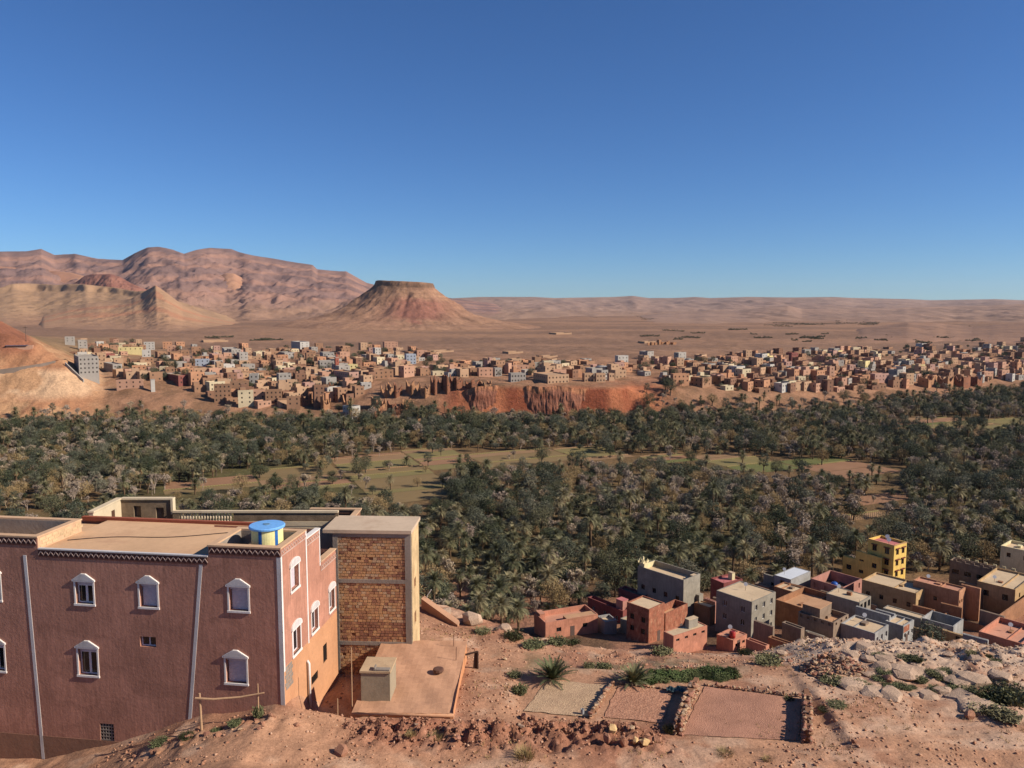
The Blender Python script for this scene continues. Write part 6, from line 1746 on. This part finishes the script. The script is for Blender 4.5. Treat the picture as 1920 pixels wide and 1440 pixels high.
# ---- hillside road on the left spur, retaining wall, hut
def build_road():
    px = [-160, -80, -20, 40, 80, 108, 124]; py = [712, 704, 697, 689, 683, 677, 674]
    P = [cast(a, b, 400) for a, b in zip(px, py)]
    v, f = [], []
    for p in P:
        v += [(p.x, p.y - 3.4, p.z - 3.5), (p.x, p.y - 3.0, p.z + 0.5), (p.x, p.y + 4.5, p.z + 0.6)]
    for k in range(len(P) - 1):
        a, b = 3 * k, 3 * k + 3
        f += [(a, b, b + 1, a + 1), (a + 1, b + 1, b + 2, a + 2)]
    m = bpy.data.meshes.new('road'); m.from_pydata(v, [], f); m.materials.append(plaster('road_asphalt', lin(128, 112, 100), 0.2, 0.3)); m.update()
    o = link('road', m); tag(o, kind='structure')
    A = cast(124, 686, 400); B = cast(158, 717, 400); mb = MB(); d = B - A; nrm = Vector((d.y, -d.x, 0)).normalized() * 0.8
    mb.prism([A + Vector((0, 0, -3)), B + Vector((0, 0, -3)), B + Vector((0, 0, 2.0)), A + Vector((0, 0, 2.5))], nrm)
    o = mb.build('retaining_wall', TM['grey']); tag(o, 'grey retaining wall running down from the hillside road', 'wall')
    g = cast(40, 655, 400); h = thing('roadside_shed', 'low shed with blue roof on the red hillside, far left', 'shed', g, R(20))
    m = MB(); m.box(-9, 7, 0, 5, -1, 2.6); m.build('wall', TM['salmon'], h); m = MB(); m.box(-9.4, 4, -1.2, 3, 2.62, 2.8); m.build('roof', flat('blue_sheet', lin(84, 92, 116)), h)
    g = cast(49, 640, 400); m = MB(); m.tube([(0, 0, -1), (0, 0, 11)], [0.2, 0.12], 6); m.box(-1.2, 1.2, -0.1, 0.1, 9.6, 9.9); o = m.build('utility_pole', flat('pole_wood', lin(96, 80, 68))); o.location = g; tag(o, 'utility pole beside the blue-roofed shed on the left hill', 'utility pole')
build_road()
def build_plots():
    S = [(942, 992, 657, 663, 'long walled plot on the plain, left of two behind the town'), (1006, 1058, 660, 671, 'walled plot on the plain, right of two behind the town'), (1198, 1240, 636, 643, 'pale broken wall line far out on the plain'),
         (370, 440, 630, 641, 'walled farm enclosure on the plain above the left town'), (1030, 1085, 622, 627, 'thin pale wall line far behind the cliff town'), (800, 865, 652, 661, 'long pale wall right of the salmon back house')]
    for x0, x1, y0, y1, lab in S:
        g = cast((x0 + x1) / 2, y1, 600, 5000); sc = g.y / FPX
        w = (x1 - x0) * sc * 0.62; d = min(60, w * 0.8); root = thing('walled_plot', lab, 'wall', g, R(28))
        h = 2.3 * max(1, g.y / 1100); t = 0.5
        for (a, b, c, e) in ((0, w, 0, t), (0, w, d - t, d), (0, t, t, d - t), (w - t, w, t, d - t)):
            m = MB(); m.box(a - w / 2, b - w / 2, c, e, -2, h); m.build('wall_side', TM['tan'], root)
    g = cast(1245, 646, 600, 5000); r = thing('ruined_fort', 'row of broken mud walls far out on the plain', 'ruin', g, R(20)); rnd = random.Random(2)
    for k in range(9):
        m = MB(); x = -22 + k * 5.2; m.box(x, x + rnd.uniform(2.5, 4.6), rnd.uniform(0, 6), rnd.uniform(7, 9), -1, rnd.uniform(2, 6.5)); m.build('ruined_wall', MUDR, r)
build_plots()
plant_rest()
# ------------------------------------------------------------------ walled plots, stones, rocks and plants of the foreground
import bmesh
def hull_mesh(name, seed, mat, n=13, flat_=0.75):
    """angular stone of about unit size"""
    rnd = random.Random(seed); bm = bmesh.new()
    for k in range(n):
        v = Vector((rnd.gauss(0, 1), rnd.gauss(0, 1), rnd.gauss(0, 1))).normalized() * rnd.uniform(0.42, 0.56)
        bm.verts.new((max(-.45, min(.45, v.x)), max(-.42, min(.42, v.y)), max(-.4, min(.4, v.z)) * flat_))
    r = bmesh.ops.convex_hull(bm, input=bm.verts)
    for v in [v for v in bm.verts if not v.link_faces]: bm.verts.remove(v)
    m = bpy.data.meshes.new(name); bm.to_mesh(m); bm.free(); m.materials.append(mat); return m
STM = [plaster('stone_%s' % n, c, 0.3, 5.0, None, 0.7) for n, c in (('ochre', lin(178, 134, 104)), ('pink', lin(170, 120, 98)), ('grey', lin(160, 134, 114)), ('pale', lin(196, 164, 130)))]
STONES = [hull_mesh('stone', 100 + k, STM[k % 4]) for k in range(12)]
PZ = -20.3
def plot(name, pts, mat, label):
    P = [at_z(x, y, PZ) for x, y in pts]; n = 26; c = sum(P, Vector()) / 4
    u = np.linspace(0, 1, n); U, W = np.meshgrid(u, u)
    f = lambda a: (np.array([getattr(p, a) for p in P]))
    X = (1 - U) * (1 - W) * P[0].x + U * (1 - W) * P[1].x + U * W * P[2].x + (1 - U) * W * P[3].x
    Y = (1 - U) * (1 - W) * P[0].y + U * (1 - W) * P[1].y + U * W * P[2].y + (1 - U) * W * P[3].y
    X = X + 0.07 * fbm(X * 2, Y * 2, 2, 5); Y = Y + 0.07 * fbm(X * 2 + 9, Y * 2, 2, 6)
    Z = PZ - 0.03 * (Y - 38) + 0.04 + 0.03 * fbm(X / 0.8, Y / 0.8, 3, 7)
    o = link(name, grid_mesh(name, X, Y, Z, mat)); o['kind'] = 'structure'; return P
def gravel_mat(name, c, c2, sc=16.0, amt=0.8):
    t = NT(name, 0.95, 0.1); v = t.n('ShaderNodeTexVoronoi'); v.inputs['Scale'].default_value = sc; t.l(t.position(), v.inputs['Vector'])
    nz = t.noise(0.7, 5, 0.7)
    o = t.mix(t.ramp(v.outputs['Color'], [(0.25, g3(0)), (0.8, g3(amt))]), c, c2)
    o = t.mix(1.0, o, t.ramp(nz, [(0.3, g3(0.8)), (0.7, g3(1.08))]), 'MULTIPLY'); t.bump(v.outputs['Distance'], 0.5, 0.05); return t.out(o)
plot('gravel_plot', [(982, 1336), (1108, 1347), (1146, 1284), (1026, 1274)], gravel_mat('pale_gravel', lin(186, 156, 124), lin(160, 130, 104)), '')
plot('rubble_plot', [(1132, 1347), (1242, 1360), (1262, 1296), (1160, 1284)], gravel_mat('pink_gravel', lin(176, 130, 104), lin(150, 106, 84), 9.0), '')
plot('clay_plot', [(1276, 1382), (1497, 1394), (1503, 1311), (1322, 1287)], gravel_mat('smooth_clay', lin(176, 130, 106), lin(154, 110, 90), 22.0, 0.7), '')

def stone_wall(label, pts, H, th, seed, per=0.26, H2=None):
    """dry-stone wall, every stone its own piece"""
    rnd = random.Random(seed); P = [at_z(x, y, PZ) for x, y in pts]
    for p in P: p.z = ground_z(p.x, p.y)
    O = P[0].copy(); root = thing('stone_wall', label, 'wall', O); n = 0
    core = MB()
    for a, b in zip(P[:-1], P[1:]):
        d = b - a; L = Vector((d.x, d.y, 0)).length; u = Vector((d.x, d.y, 0)).normalized(); w = Vector((-u.y, u.x, 0))
        h1 = H if H2 is None else H2
        core.prism([a - O - w * th * 0.3 - Vector((0, 0, .2)), a - O + w * th * 0.3 - Vector((0, 0, .2)), a - O + w * th * 0.24 + Vector((0, 0, H * 0.85)), a - O - w * th * 0.24 + Vector((0, 0, H * 0.85))], d + Vector((0, 0, 0)))
        s = 0.0
        while s < L:
            hh = H + (h1 - H) * s / L; z = 0.04
            while z < hh * rnd.uniform(0.85, 1.12):
                for side in ((-1, 1) if th > 0.3 else (0,)):
                    if n >= 296: break
                    sz = per * rnd.uniform(0.75, 1.35)
                    p = a + u * (s + rnd.uniform(-.06, .06)) + w * side * th * 0.32 * (1 - 0.25 * z / H) + d * 0
                    o = link('stone', STONES[rnd.randrange(12)], root, (p.x - O.x, p.y - O.y, d.z * s / L + z + a.z - O.z), rnd.random() * 6.28, (sz * 1.25, sz * rnd.uniform(0.8, 1.1), sz * rnd.uniform(0.7, 1.0))); n += 1
                z += per * 0.58
            s += per * 0.92
    core.build('rubble_core', M_MORT, root)
stone_wall('low dry-stone wall between the gravel plot and the rubble plot', [(1107, 1349), (1128, 1316), (1150, 1284)], 0.32, 0.3, 1, 0.22)
stone_wall('thick dry-stone wall casting a black shadow, left of the clay plot', [(1271, 1380), (1285, 1335), (1306, 1288)], 0.68, 0.5, 2, 0.21)
stone_wall('tall dry-stone wall stub at the right of the clay plot', [(1513, 1397), (1514, 1350), (1511, 1312)], 0.7, 0.5, 3, 0.21, 0.6)
def stone_row(label, px0, py0, px1, py1, n, seed, hh=0.35):
    rnd = random.Random(seed); A, B = at_z(px0, py0, PZ), at_z(px1, py1, PZ); root = thing('stone_row', label, 'stones', (A.x, A.y, ground_z(A.x, A.y)))
    for k in range(n):
        p = A.lerp(B, (k + rnd.uniform(-.3, .3)) / n); z = ground_z(p.x, p.y); h = hh * rnd.uniform(0.5, 1.2)
        link('stone', STONES[rnd.randrange(12)], root, (p.x - A.x, p.y - A.y + rnd.uniform(-.06, .06), z - root.location.z + h * 0.35), rnd.random() * 6, (0.22 * rnd.uniform(.7, 1.3), 0.2, h))
stone_row('row of upright stones along the back of the clay plot', 1322, 1284, 1506, 1308, 34, 4)
stone_row('ragged row of stones behind the green herb strip', 1200, 1252, 1330, 1246, 26, 5, 0.25)
stone_row('stones edging the back of the rubble plot', 1158, 1281, 1264, 1293, 20, 6, 0.2)

# ---- boulders and rocks
M_ROCK = plaster('outcrop_rock', lin(194, 164, 138), 0.35, 1.6, lin(140, 108, 86), 1.0)
M_ROCKR = plaster('red_rock', lin(172, 124, 98), 0.3, 2.0, lin(120, 80, 64), 0.9)
M_ROCKY = plaster('yellow_block', lin(206, 170, 120), 0.2, 2.0, lin(164, 128, 90), 0.6)
BLD = [hull_mesh('boulder', 300 + k, M_ROCK, 30, 0.95) for k in range(1, 9)]; BLR = [hull_mesh('boulder', 340 + k, M_ROCKR, 22, 0.95) for k in range(5)]; BLY = [hull_mesh('boulder', 360 + k, M_ROCKY, 14, 1.0) for k in range(3)]
def rock(px, py, wpx, hpx, meshes, label, seed, group=None, name='boulder', sink=0.22):
    rnd = random.Random(seed); g = cast(px, py); w = wpx * g.y / FPX; h = hpx * g.y / FPX * 1.2
    o = link(name, meshes[seed % len(meshes)], None, (g.x, g.y, g.z + h * sink), rnd.random() * 6, (w, w * rnd.uniform(0.7, 1.0), h)); tag(o, label, 'rock', group); return o
for k, (px, py, w, h, lab) in enumerate([(885, 1166, 46, 26, 'big pale boulder on the ridge right of the brick house'), (836, 1152, 34, 16, 'flat pale boulder nearest the brick house on the ridge'), (945, 1182, 34, 14, 'low boulder on the ridge left of the salmon house'),
        (1178, 1203, 36, 20, 'rounded boulder at the brow below the small grey house'), (1212, 1204, 34, 22, 'left boulder of a close pair on the brow'), (1240, 1208, 36, 24, 'right boulder of a close pair on the brow'), (1195, 1214, 26, 10, 'small flat stone slab before the boulder pair'),
        (1345, 1224, 44, 16, 'broad flat rock at the brow below the red barrel house'), (1300, 1222, 30, 12, 'flat rock on the brow left of the broad flat rock'), (1465, 1228, 26, 12, 'grey rock by the ruined brown yard')]):
    rock(px, py, w, h, BLD, lab, k, 'boulders along the brow of the hill')
rk = random.Random(31); keyed = {}
for k in range(44):
    px = rk.uniform(1590, 1925); py = rk.uniform(1212, 1330) - (0 if px > 1700 else 0)
    if py > 1330 - max(0, (1760 - px)) * 0.25: continue
    w = rk.uniform(26, 80) * (0.8 if py < 1235 else 1); sh = ('small', 'broad', 'large')[0 if w < 24 else (1 if w < 36 else 2)]
    o = rock(px, py, w, w * rk.uniform(0.2, 0.36), BLD, 'x', k, 'rocks of the pale outcrop', 'boulder', 0.0)
    keyed.setdefault('%s pale rock in the outcrop, %s part' % (sh, 'upper' if py < 1250 else ('middle' if py < 1290 else 'lower')), []).append((px, o))
single_out(keyed)
for k, (px, py, w, h, m, lab) in enumerate([(1149, 1372, 26, 20, BLY, 'squared pale yellow block on the rubble bank'), (1192, 1394, 20, 16, BLY, 'left of two yellowish blocks below the rubble plot'), (1208, 1396, 26, 18, BLY, 'right of two yellowish blocks below the rubble plot'),
        (1170, 1396, 22, 26, BLR, 'upright reddish rock casting shadow on the rubble bank'), (1140, 1392, 24, 22, BLR, 'dark red rock left of the upright reddish rock'), (985, 1348, 22, 18, BLR, 'rock at the lower left corner of the gravel plot'), (1002, 1352, 18, 16, BLR, 'smaller rock beside the gravel plot corner'),
        (918, 1353, 16, 12, BLR, 'pinkish rock left of the gravel plot'), (1232, 1390, 20, 12, BLR, 'flat rock by the lower right of the rubble plot'), (795, 1222, 16, 10, BLR, 'small rock on the mud roof edge'), (1665, 1275, 24, 16, BLR, 'reddish rock before the pale outcrop'),
        (1818, 1345, 26, 18, BLR, 'brown rock beside the right green bushes'), (1600, 1392, 14, 9, BLR, 'small rock right of the tall wall stub'), (640, 1412, 34, 20, BLR, 'dark clod mound at the bottom edge, left of centre')]):
    rock(px, py, w, h, m, lab, k + 3)
# the heap of broken stones by the outcrop: every stone a piece
g0 = cast(1560, 1256); heap = thing('stone_heap', 'heap of dark broken stones left of the pale outcrop', 'stone heap', g0); rnd = random.Random(17)
for k in range(210):
    a, r_ = rnd.random() * 6.28, math.sqrt(rnd.random()); x, y = math.cos(a) * r_ * 1.75, math.sin(a) * r_ * 1.5
    z = ground_z(g0.x + x, g0.y + y) - g0.z + 0.85 * (1 - r_ * r_) * rnd.random() ** 0.4
    s = rnd.uniform(0.14, 0.36); link('stone', STONES[rnd.randrange(12)], heap, (x, y, z + 0.05), rnd.random() * 6, (s, s, s * 0.8))
# rubble lumps of the bank in front, and of the fence bank on the left
keyed = {}
for k in range(115):
    if k < 60: x = rnd.uniform(-8, 6.8); y = 34.5 + 0.3 * math.sin(x * 0.5) + rnd.gauss(0, 0.6); nm = 'rubble bank'
    elif k < 90: x = rnd.uniform(-18.5, -9.5); y = rnd.uniform(33.2, 34.6); nm = 'stony bank'
    else: x = rnd.uniform(-4, 18); y = rnd.uniform(42.5, 47); nm = 'rear slope'
    s = rnd.uniform(0.12, 0.36) * (1 if k < 125 else 0.8); z = ground_z(x, y)
    o = link('rock', (BLR + STONES[:6])[rnd.randrange(11)], None, (x, y, z + s * 0.12), rnd.random() * 6, (s * 1.2, s, s * rnd.uniform(0.5, 0.9)))
    tag(o, 'x', 'rock', 'loose rocks of the hill'); px = project(x, y, z)[0]
    keyed.setdefault('%s reddish rock on the %s' % ('small' if s < 0.24 else ('medium' if s < 0.34 else 'large'), nm), []).append((px, o))
def far_single(keyed):
    for k, v in keyed.items():
        v.sort(key=lambda t: t[0]); n = len(v)
        for i, (px, o) in enumerate(v):
            ref = next(t for lim, t in ((620, 'below the red house'), (960, 'below the outhouse'), (1130, 'below the gravel plot'), (1270, 'below the rubble plot'), (1530, 'below the clay plot'), (9999, 'right of the plots')) if px < lim)
            o['label'] = '%s, %s' % (k, ref)
    g = {}
    for k, v in keyed.items():
        for px, o in v: g.setdefault(o['label'], []).append((px, o))
    single_out(g)
far_single(keyed)
# pebbles: uncountable
def pebbles(name, N, label, seed, mat, region, smin, smax):
    rs = np.random.RandomState(seed); x, y = region(rs, N); z = near_h(x, y); n = len(x)
    o6 = np.array([(1, 0, 0), (-1, 0, 0), (0, 1, 0), (0, -1, 0), (0, 0, 1), (0, 0, -1)], float)
    s = smin + (smax - smin) * rs.rand(n) ** 3
    V_ = (o6[None] * (0.6 + 0.8 * rs.rand(n, 6, 1)) + rs.normal(size=(n, 6, 3)) * 0.15) * s[:, None, None] * np.array([1, 1, 0.7])
    a = rs.rand(n) * 6.28; c, si = np.cos(a)[:, None], np.sin(a)[:, None]
    X = V_[..., 0] * c - V_[..., 1] * si + x[:, None]; Y = V_[..., 0] * si + V_[..., 1] * c + y[:, None]; Z = V_[..., 2] + (z + s * 0.15)[:, None]
    F = np.array([(0, 2, 4), (2, 1, 4), (1, 3, 4), (3, 0, 4), (2, 0, 5), (1, 2, 5), (3, 1, 5), (0, 3, 5)]); F = (F[None] + (np.arange(n) * 6)[:, None, None]).reshape(-1, 3)
    m = bpy.data.meshes.new(name); m.vertices.add(n * 6); m.vertices.foreach_set('co', np.stack([X, Y, Z], -1).astype(np.float32).ravel())
    m.loops.add(len(F) * 3); m.polygons.add(len(F)); m.loops.foreach_set('vertex_index', F.ravel().astype(np.int32)); m.polygons.foreach_set('loop_start', np.arange(0, len(F) * 3, 3, dtype=np.int32))
    m.update(calc_edges=True); m.validate(); m.materials.append(mat); o = link(name, m); tag(o, label, kind='stuff')
def everywhere(rs, N):
    x = rs.uniform(-20, 36, N); y = rs.uniform(31, 50, N)
    k = rs.rand(N) < (0.25 + 0.75 * sst(-0.05, 0.35, fbm(x / 2.2, y / 2.2, 3, 401)))
    inside = (x > 0.4) & (x < 13.2) & (y > np.interp(x, [0, 5, 7.4, 16], [36.4, 35.8, 34.0, 33.7])) & (y < 41.0)
    roof = (x > -8) & (x < -2.7) & (y > 35.5) & (y < 43.6)
    house = (x < -10.2) & (y > 35.2 - (x + 11) * 0.13)
    return x[k & ~inside & ~roof & ~house], y[k & ~inside & ~roof & ~house]
t_ = NT('pebble_mix', 0.95, 0.1); pebc = t_.ramp(t_.noise(2.3, 3, 0.8), [(0.3, lin(128, 88, 68)), (0.5, lin(166, 122, 96)), (0.7, lin(196, 166, 140))]); M_PEB = t_.out(pebc)
pebbles('pebbles', 26000, 'loose pebbles and gravel strewn over the bare hill', 3, M_PEB, everywhere, 0.018, 0.11)
def bermy(rs, N):
    x = rs.uniform(-8, 7.2, N); y = 34.5 + 0.3 * np.sin(x * 0.5) + rs.normal(size=N) * 0.5; return x, y
pebbles('rubble', 2200, 'broken earth clods and rubble of the bank before the plots', 5, M_ROCKR, bermy, 0.025, 0.12)
def rocky(rs, N):
    x = rs.uniform(16, 36, N); y = rs.uniform(40, 48.5, N); return x, y
pebbles('outcrop_debris', 2600, 'pale stone debris on the outcrop', 6, M_ROCK, rocky, 0.02, 0.13)

# ---- plants
M_SHRUB = leaf_mat('shrub_green', lin(84, 88, 58), lin(98, 98, 66), lin(120, 112, 80))
M_HERB = leaf_mat('herb_green', lin(72, 88, 46), lin(84, 94, 54), lin(98, 100, 62))
M_DRYG = leaf_mat('dry_grass', lin(160, 136, 92), lin(148, 126, 84), lin(130, 118, 80))
def tuft(seed, n, mat, spread=1.0, wid=0.03, leafy=False):
    rnd = random.Random(seed); m = MB()
    for k in range(n):
        a = rnd.random() * 6.28; r0 = rnd.random() ** 0.6 * 0.42 * spread; b = Vector((math.cos(a) * r0, math.sin(a) * r0, 0)); el = rnd.uniform(0.5, 1.45)
        az = a + rnd.uniform(-0.9, 0.9); L = rnd.uniform(0.45, 1.0) * 0.62; d = Vector((math.cos(az) * math.cos(el), math.sin(az) * math.cos(el), math.sin(el)))
        s = Vector((-math.sin(az), math.cos(az), 0)) * wid; t = b + d * L
        if leafy:
            for q in range(4):
                p = b.lerp(t, 0.3 + 0.7 * rnd.random()) + Vector((rnd.uniform(-.08, .08), rnd.uniform(-.08, .08), rnd.uniform(-.05, .08))); e = Vector((rnd.uniform(-1, 1), rnd.uniform(-1, 1), rnd.uniform(-.3, 1))).normalized() * 0.075; f_ = e.orthogonal().normalized() * 0.035
                m.poly(p - e, p + f_, p + e, p - f_)
        m.poly(b - s, b + s, t + d * 0.02)
    return m.mesh('shrub', mat)
TUFT = {'green': [tuft(k, 220, M_SHRUB, 1.0, 0.018, True) for k in range(3)], 'herb': [tuft(k + 9, 200, M_HERB, 1.3, 0.02, True) for k in range(3)], 'dry': [tuft(k + 19, 240, M_DRYG, 0.9, 0.014) for k in range(3)]}
def shrub(px, py, wpx, hpx, kind, label, seed, group='shrubs on the bare hill'):
    g = cast(px, py); w = 0.8 * wpx * g.y / FPX; h = 0.85 * hpx * g.y / FPX
    o = link('shrub', TUFT[kind][seed % 3], None, (g.x, g.y, g.z - 0.03), seed * 1.7, (w, w, h * 1.5)); tag(o, label, 'shrub', group)
SH = [(484, 1345, 20, 34, 'green', 'upright green weed under the wooden rail'), (440, 1358, 26, 12, 'green', 'low weed below the wooden rail, left of the upright weed'), (405, 1372, 22, 10, 'green', 'flat weed on the bank left of the rail posts'), (350, 1382, 30, 14, 'green', 'dark weed on the stony bank below the white stripe'),
 (300, 1395, 34, 14, 'green', 'weed at the foot of the red wall, stony bank'), (985, 1420, 56, 40, 'dry', 'dry yellow-green bush at the bottom centre'), (815, 1385, 44, 18, 'dry', 'grey dry scrub at the bottom, below the outhouse'), (770, 1378, 30, 14, 'dry', 'small dry scrub left of the grey dry scrub'),
 (965, 1268, 26, 16, 'green', 'bush in shade left of the big palm shrub'), (975, 1300, 30, 26, 'green', 'green weed left of the gravel plot'), (1255, 1372, 26, 22, 'green', 'grey-green weed in the black wall shadow'), (1105, 1252, 22, 18, 'green', 'round bush behind the gravel plot'), (1132, 1254, 30, 16, 'green', 'spreading bush behind the gravel plot, right one'),
 (905, 1186, 34, 14, 'green', 'scrub on the ridge right of the big pale boulder'), (965, 1196, 40, 18, 'green', 'scrub beside a thin pole on the ridge'), (1000, 1212, 44, 16, 'green', 'low scrub in front of the salmon house, left'), (1045, 1206, 38, 16, 'green', 'low scrub in front of the salmon house, middle'), (1075, 1208, 30, 14, 'green', 'low scrub in front of the salmon house, right'),
 (1112, 1196, 30, 18, 'green', 'round grey bush below the small grey house'), (1152, 1200, 30, 24, 'green', 'tall bush at the brow below the small grey house'), (1240, 1226, 40, 18, 'green', 'dark bush under the boulder pair'), (1398, 1226, 30, 14, 'green', 'bush under the red barrel house'), (1440, 1244, 50, 24, 'green', 'wide dark bush below the salmon lane yard'),
 (1560, 1278, 46, 16, 'green', 'green weeds below the stone heap'), (1480, 1312, 20, 10, 'green', 'weed behind the clay plot'), (1545, 1332, 24, 10, 'green', 'small weed right of the wall stub'), (1570, 1322, 36, 10, 'green', 'flat weeds right of the clay plot'), (1725, 1278, 28, 16, 'green', 'grey bush among the outcrop rocks'),
 (1860, 1312, 70, 30, 'green', 'large green bush at the right, left of two'), (1905, 1318, 60, 40, 'green', 'large green bush at the right edge'), (1880, 1345, 60, 24, 'green', 'green bush in front at the right edge'), (1835, 1335, 40, 20, 'green', 'smaller bush beside the brown rock, right'), (1895, 1296, 50, 22, 'green', 'bush behind the large right bushes'),
 (1440, 1425, 30, 14, 'dry', 'dry tuft at the bottom, right of centre'), (1360, 1415, 44, 20, 'dry', 'dry tuft below the clay plot')]
for k, q in enumerate(SH): shrub(*q, k)
keyed = {}; rnd = random.Random(41)
for k in range(36):
    px = rnd.uniform(1195, 1375); py = rnd.uniform(1262, 1280) + (px - 1195) * -0.03
    g = cast(px, py); w = rnd.uniform(0.4, 0.8); o = link('herb_clump', TUFT['herb'][k % 3], None, (g.x, g.y, g.z - 0.02), k, (w, w, w * 0.6)); tag(o, 'x', 'herb', 'green herb strip behind the plots')
    keyed.setdefault('bright green herb clump in the strip behind the %s' % ('rubble plot' if px < 1290 else 'clay plot'), []).append((px, o))
for k in range(40):
    px = rnd.uniform(1600, 1915); py = rnd.uniform(1225, 1300); g = cast(px, py); w = rnd.uniform(0.3, 0.7); o = link('herb_clump', TUFT['green'][k % 3], None, (g.x, g.y, g.z - 0.02), k, (w, w, w * 0.7)); tag(o, 'x', 'herb', 'weeds in the outcrop')
    keyed.setdefault('dull green weed between the outcrop rocks, %s half' % ('left' if px < 1760 else 'right'), []).append((px, o))
single_out(keyed)
def grass_field():
    rnd = random.Random(6); m = MB(); rs = np.random.RandomState(4)
    for k in range(2600):
        x = rs.uniform(-8, 34); y = rs.uniform(31.5, 49)
        if vn(np.array([x / 3]), np.array([y / 3]), 77)[0] < 0.55: continue
        if 0 < x < 15.5 and 36 < y < 41.6 or (-8 < x < -2.6 and 35.4 < y < 43.6) or (x < -6 and y > 35): continue
        z = ground_z(x, y)
        for j in range(5):
            a = rnd.random() * 6.28; h = rnd.uniform(0.06, 0.2); b = Vector((x + rnd.uniform(-.1, .1), y + rnd.uniform(-.1, .1), z)); s = Vector((math.cos(a), math.sin(a), 0)) * 0.015
            m.poly(b - s, b + s, b + Vector((rnd.uniform(-.08, .08), rnd.uniform(-.08, .08), h)))
    o = m.build('dry_grass', M_DRYG); tag(o, 'sparse dry grass over the bare hill', kind='stuff')
grass_field()
# two stemless palms behind the plots
for (px, py, s, lab) in ((1036, 1276, 0.56, 'big stemless palm shrub at the back corner of the gravel plot'), (1188, 1282, 0.5, 'smaller stemless palm shrub behind the rubble plot')):
    g = cast(px, py); r_ = random.Random(px); cr = MB()
    for k in range(46): frond(cr, (0, 0, 0.05), k * 2.39996, R(80 - 62 * k / 46) + r_.uniform(-.1, .1), 2.4 * r_.uniform(0.8, 1.1), 0.55, r_, 16, 0.34)
    t = thing('palm_shrub', lab, 'palm', g); t.scale = (s, s, s)
    cr.build('crown', M_SHRUB, t); st = MB(); st.tube([(0, 0, -0.3), (0, 0, 0.25)], [0.22, 0.16], 8); st.build('stem', M_TRUNK, t)
# bush between the village houses
g = cast(1744, 1196, 100); 
t = thing('garden_tree', 'dark round tree among the grey village houses', 'tree', (*at_y(1744, 1200, 141)[:2], ground_z(at_y(1744, 1200, 141).x, 141)))
for pn, me in PROTO['olive'][0]: link(pn, me, t)
t.location.z = at_y(1744, 1171, 141).z - 6.2
# door frame ruin, leaning boards, pipes
g = cast(884, 1254); t = thing('door_frame', 'leaning dark doorframe sunk in the ground right of the outhouse', 'door frame', g, R(8)); dk = flat('dark_wood', lin(70, 50, 40), 0.8)
for (a, b) in (((0.35, 0, -0.1), (0.35, 0, 1.0)), ((-0.35, 0, 0.85), (0.35, 0, 1.0))):
    m = MB(); m.tube([a, b], 0.06, 6); m.build('beam', dk, t)
m = MB(); m.prism([(0.1, 0.02, 0.0), (0.33, 0.02, 0.0), (0.33, 0.02, 0.92), (0.18, 0.02, 0.9)], (0, 0.12, 0)); m.build('door_leaf', dk, t)
g = cast(1092, 1340); m = MB(); m.lathe([(0.09, 0), (0.09, 0.3), (0.07, 0.3), (0.07, 0.05)], seg=12); o = m.build('vent_pipe', flat('pipe_grey', lin(150, 150, 150))); o.location = (g.x, g.y, g.z); tag(o, 'short grey pipe standing in the gravel plot', 'pipe')
A, B = cast(790, 1142), cast(858, 1176); m = MB(); d = B - A
m.prism([(0, 0, -0.2), (d.x, d.y, d.z - 0.2), (d.x, d.y, d.z + 0.15), (0, 0, 0.75)], (0.15, 0.6, 0)); o = m.build('earth_ramp_wall', M_MUDROOF); o.location = A; tag(o, 'sloping mud wall running down right of the brick house', 'wall')
g = cast(798, 1140); m = MB(); m.tube([(0, 0, -0.2), (0.12, 0, 0.9), (0.42, 0, 1.35)], 0.03, 6); o = m.build('bent_pipe', flat('pipe_white', lin(196, 190, 180))); o.location = g; tag(o, 'bent white pipe at the top of the sloping mud wall', 'pipe')
g = cast(982, 1186); m = MB(); m.tube([(0, 0, -0.2), (0.01, 0, 0.75)], 0.025, 6); o = m.build('thin_pole', flat('pole_wood', lin(96, 80, 68))); o.location = g; tag(o, 'thin short pole on the ridge before the palms', 'pole')
A = at_z(1277, 1302, PZ); m = MB(); n = 8
for i in range(n):
    for j in range(4):
        f = lambda a, b: (a * 0.12, b * 0.12, 0.06 * math.sin(a * 1.7 + b) + 0.1)
        m.poly(f(i, j), f(i + 1, j), f(i + 1, j + 1), f(i, j + 1))
o = m.build('tarpaulin', flat('dark_teal_sheet', lin(40, 58, 62), 0.5)); o.location = (A.x - 0.75, A.y, ground_z(A.x - 0.5, A.y) + 0.1); tag(o, 'dark teal plastic sheet in the shadow of the stone wall', 'tarpaulin')
# ------------------------------------------------------------------ the air
def build_haze():
    m = bpy.data.materials.new('haze'); m.use_nodes = True; t = m.node_tree
    t.nodes.remove(t.nodes['Principled BSDF'])
    v = t.nodes.new('ShaderNodeVolumePrincipled'); v.inputs['Color'].default_value = (0.72, 0.84, 1.0, 1); v.inputs['Density'].default_value = 1.4e-5; v.inputs['Anisotropy'].default_value = 0.2
    t.links.new(v.outputs[0], t.nodes['Material Output'].inputs['Volume'])
    b = MB(); b.box(-19500, 19500, -60, 17500, -100, 520); o = b.build('haze', m); tag(o, 'thin pale air over the valley', kind='stuff')
build_haze()
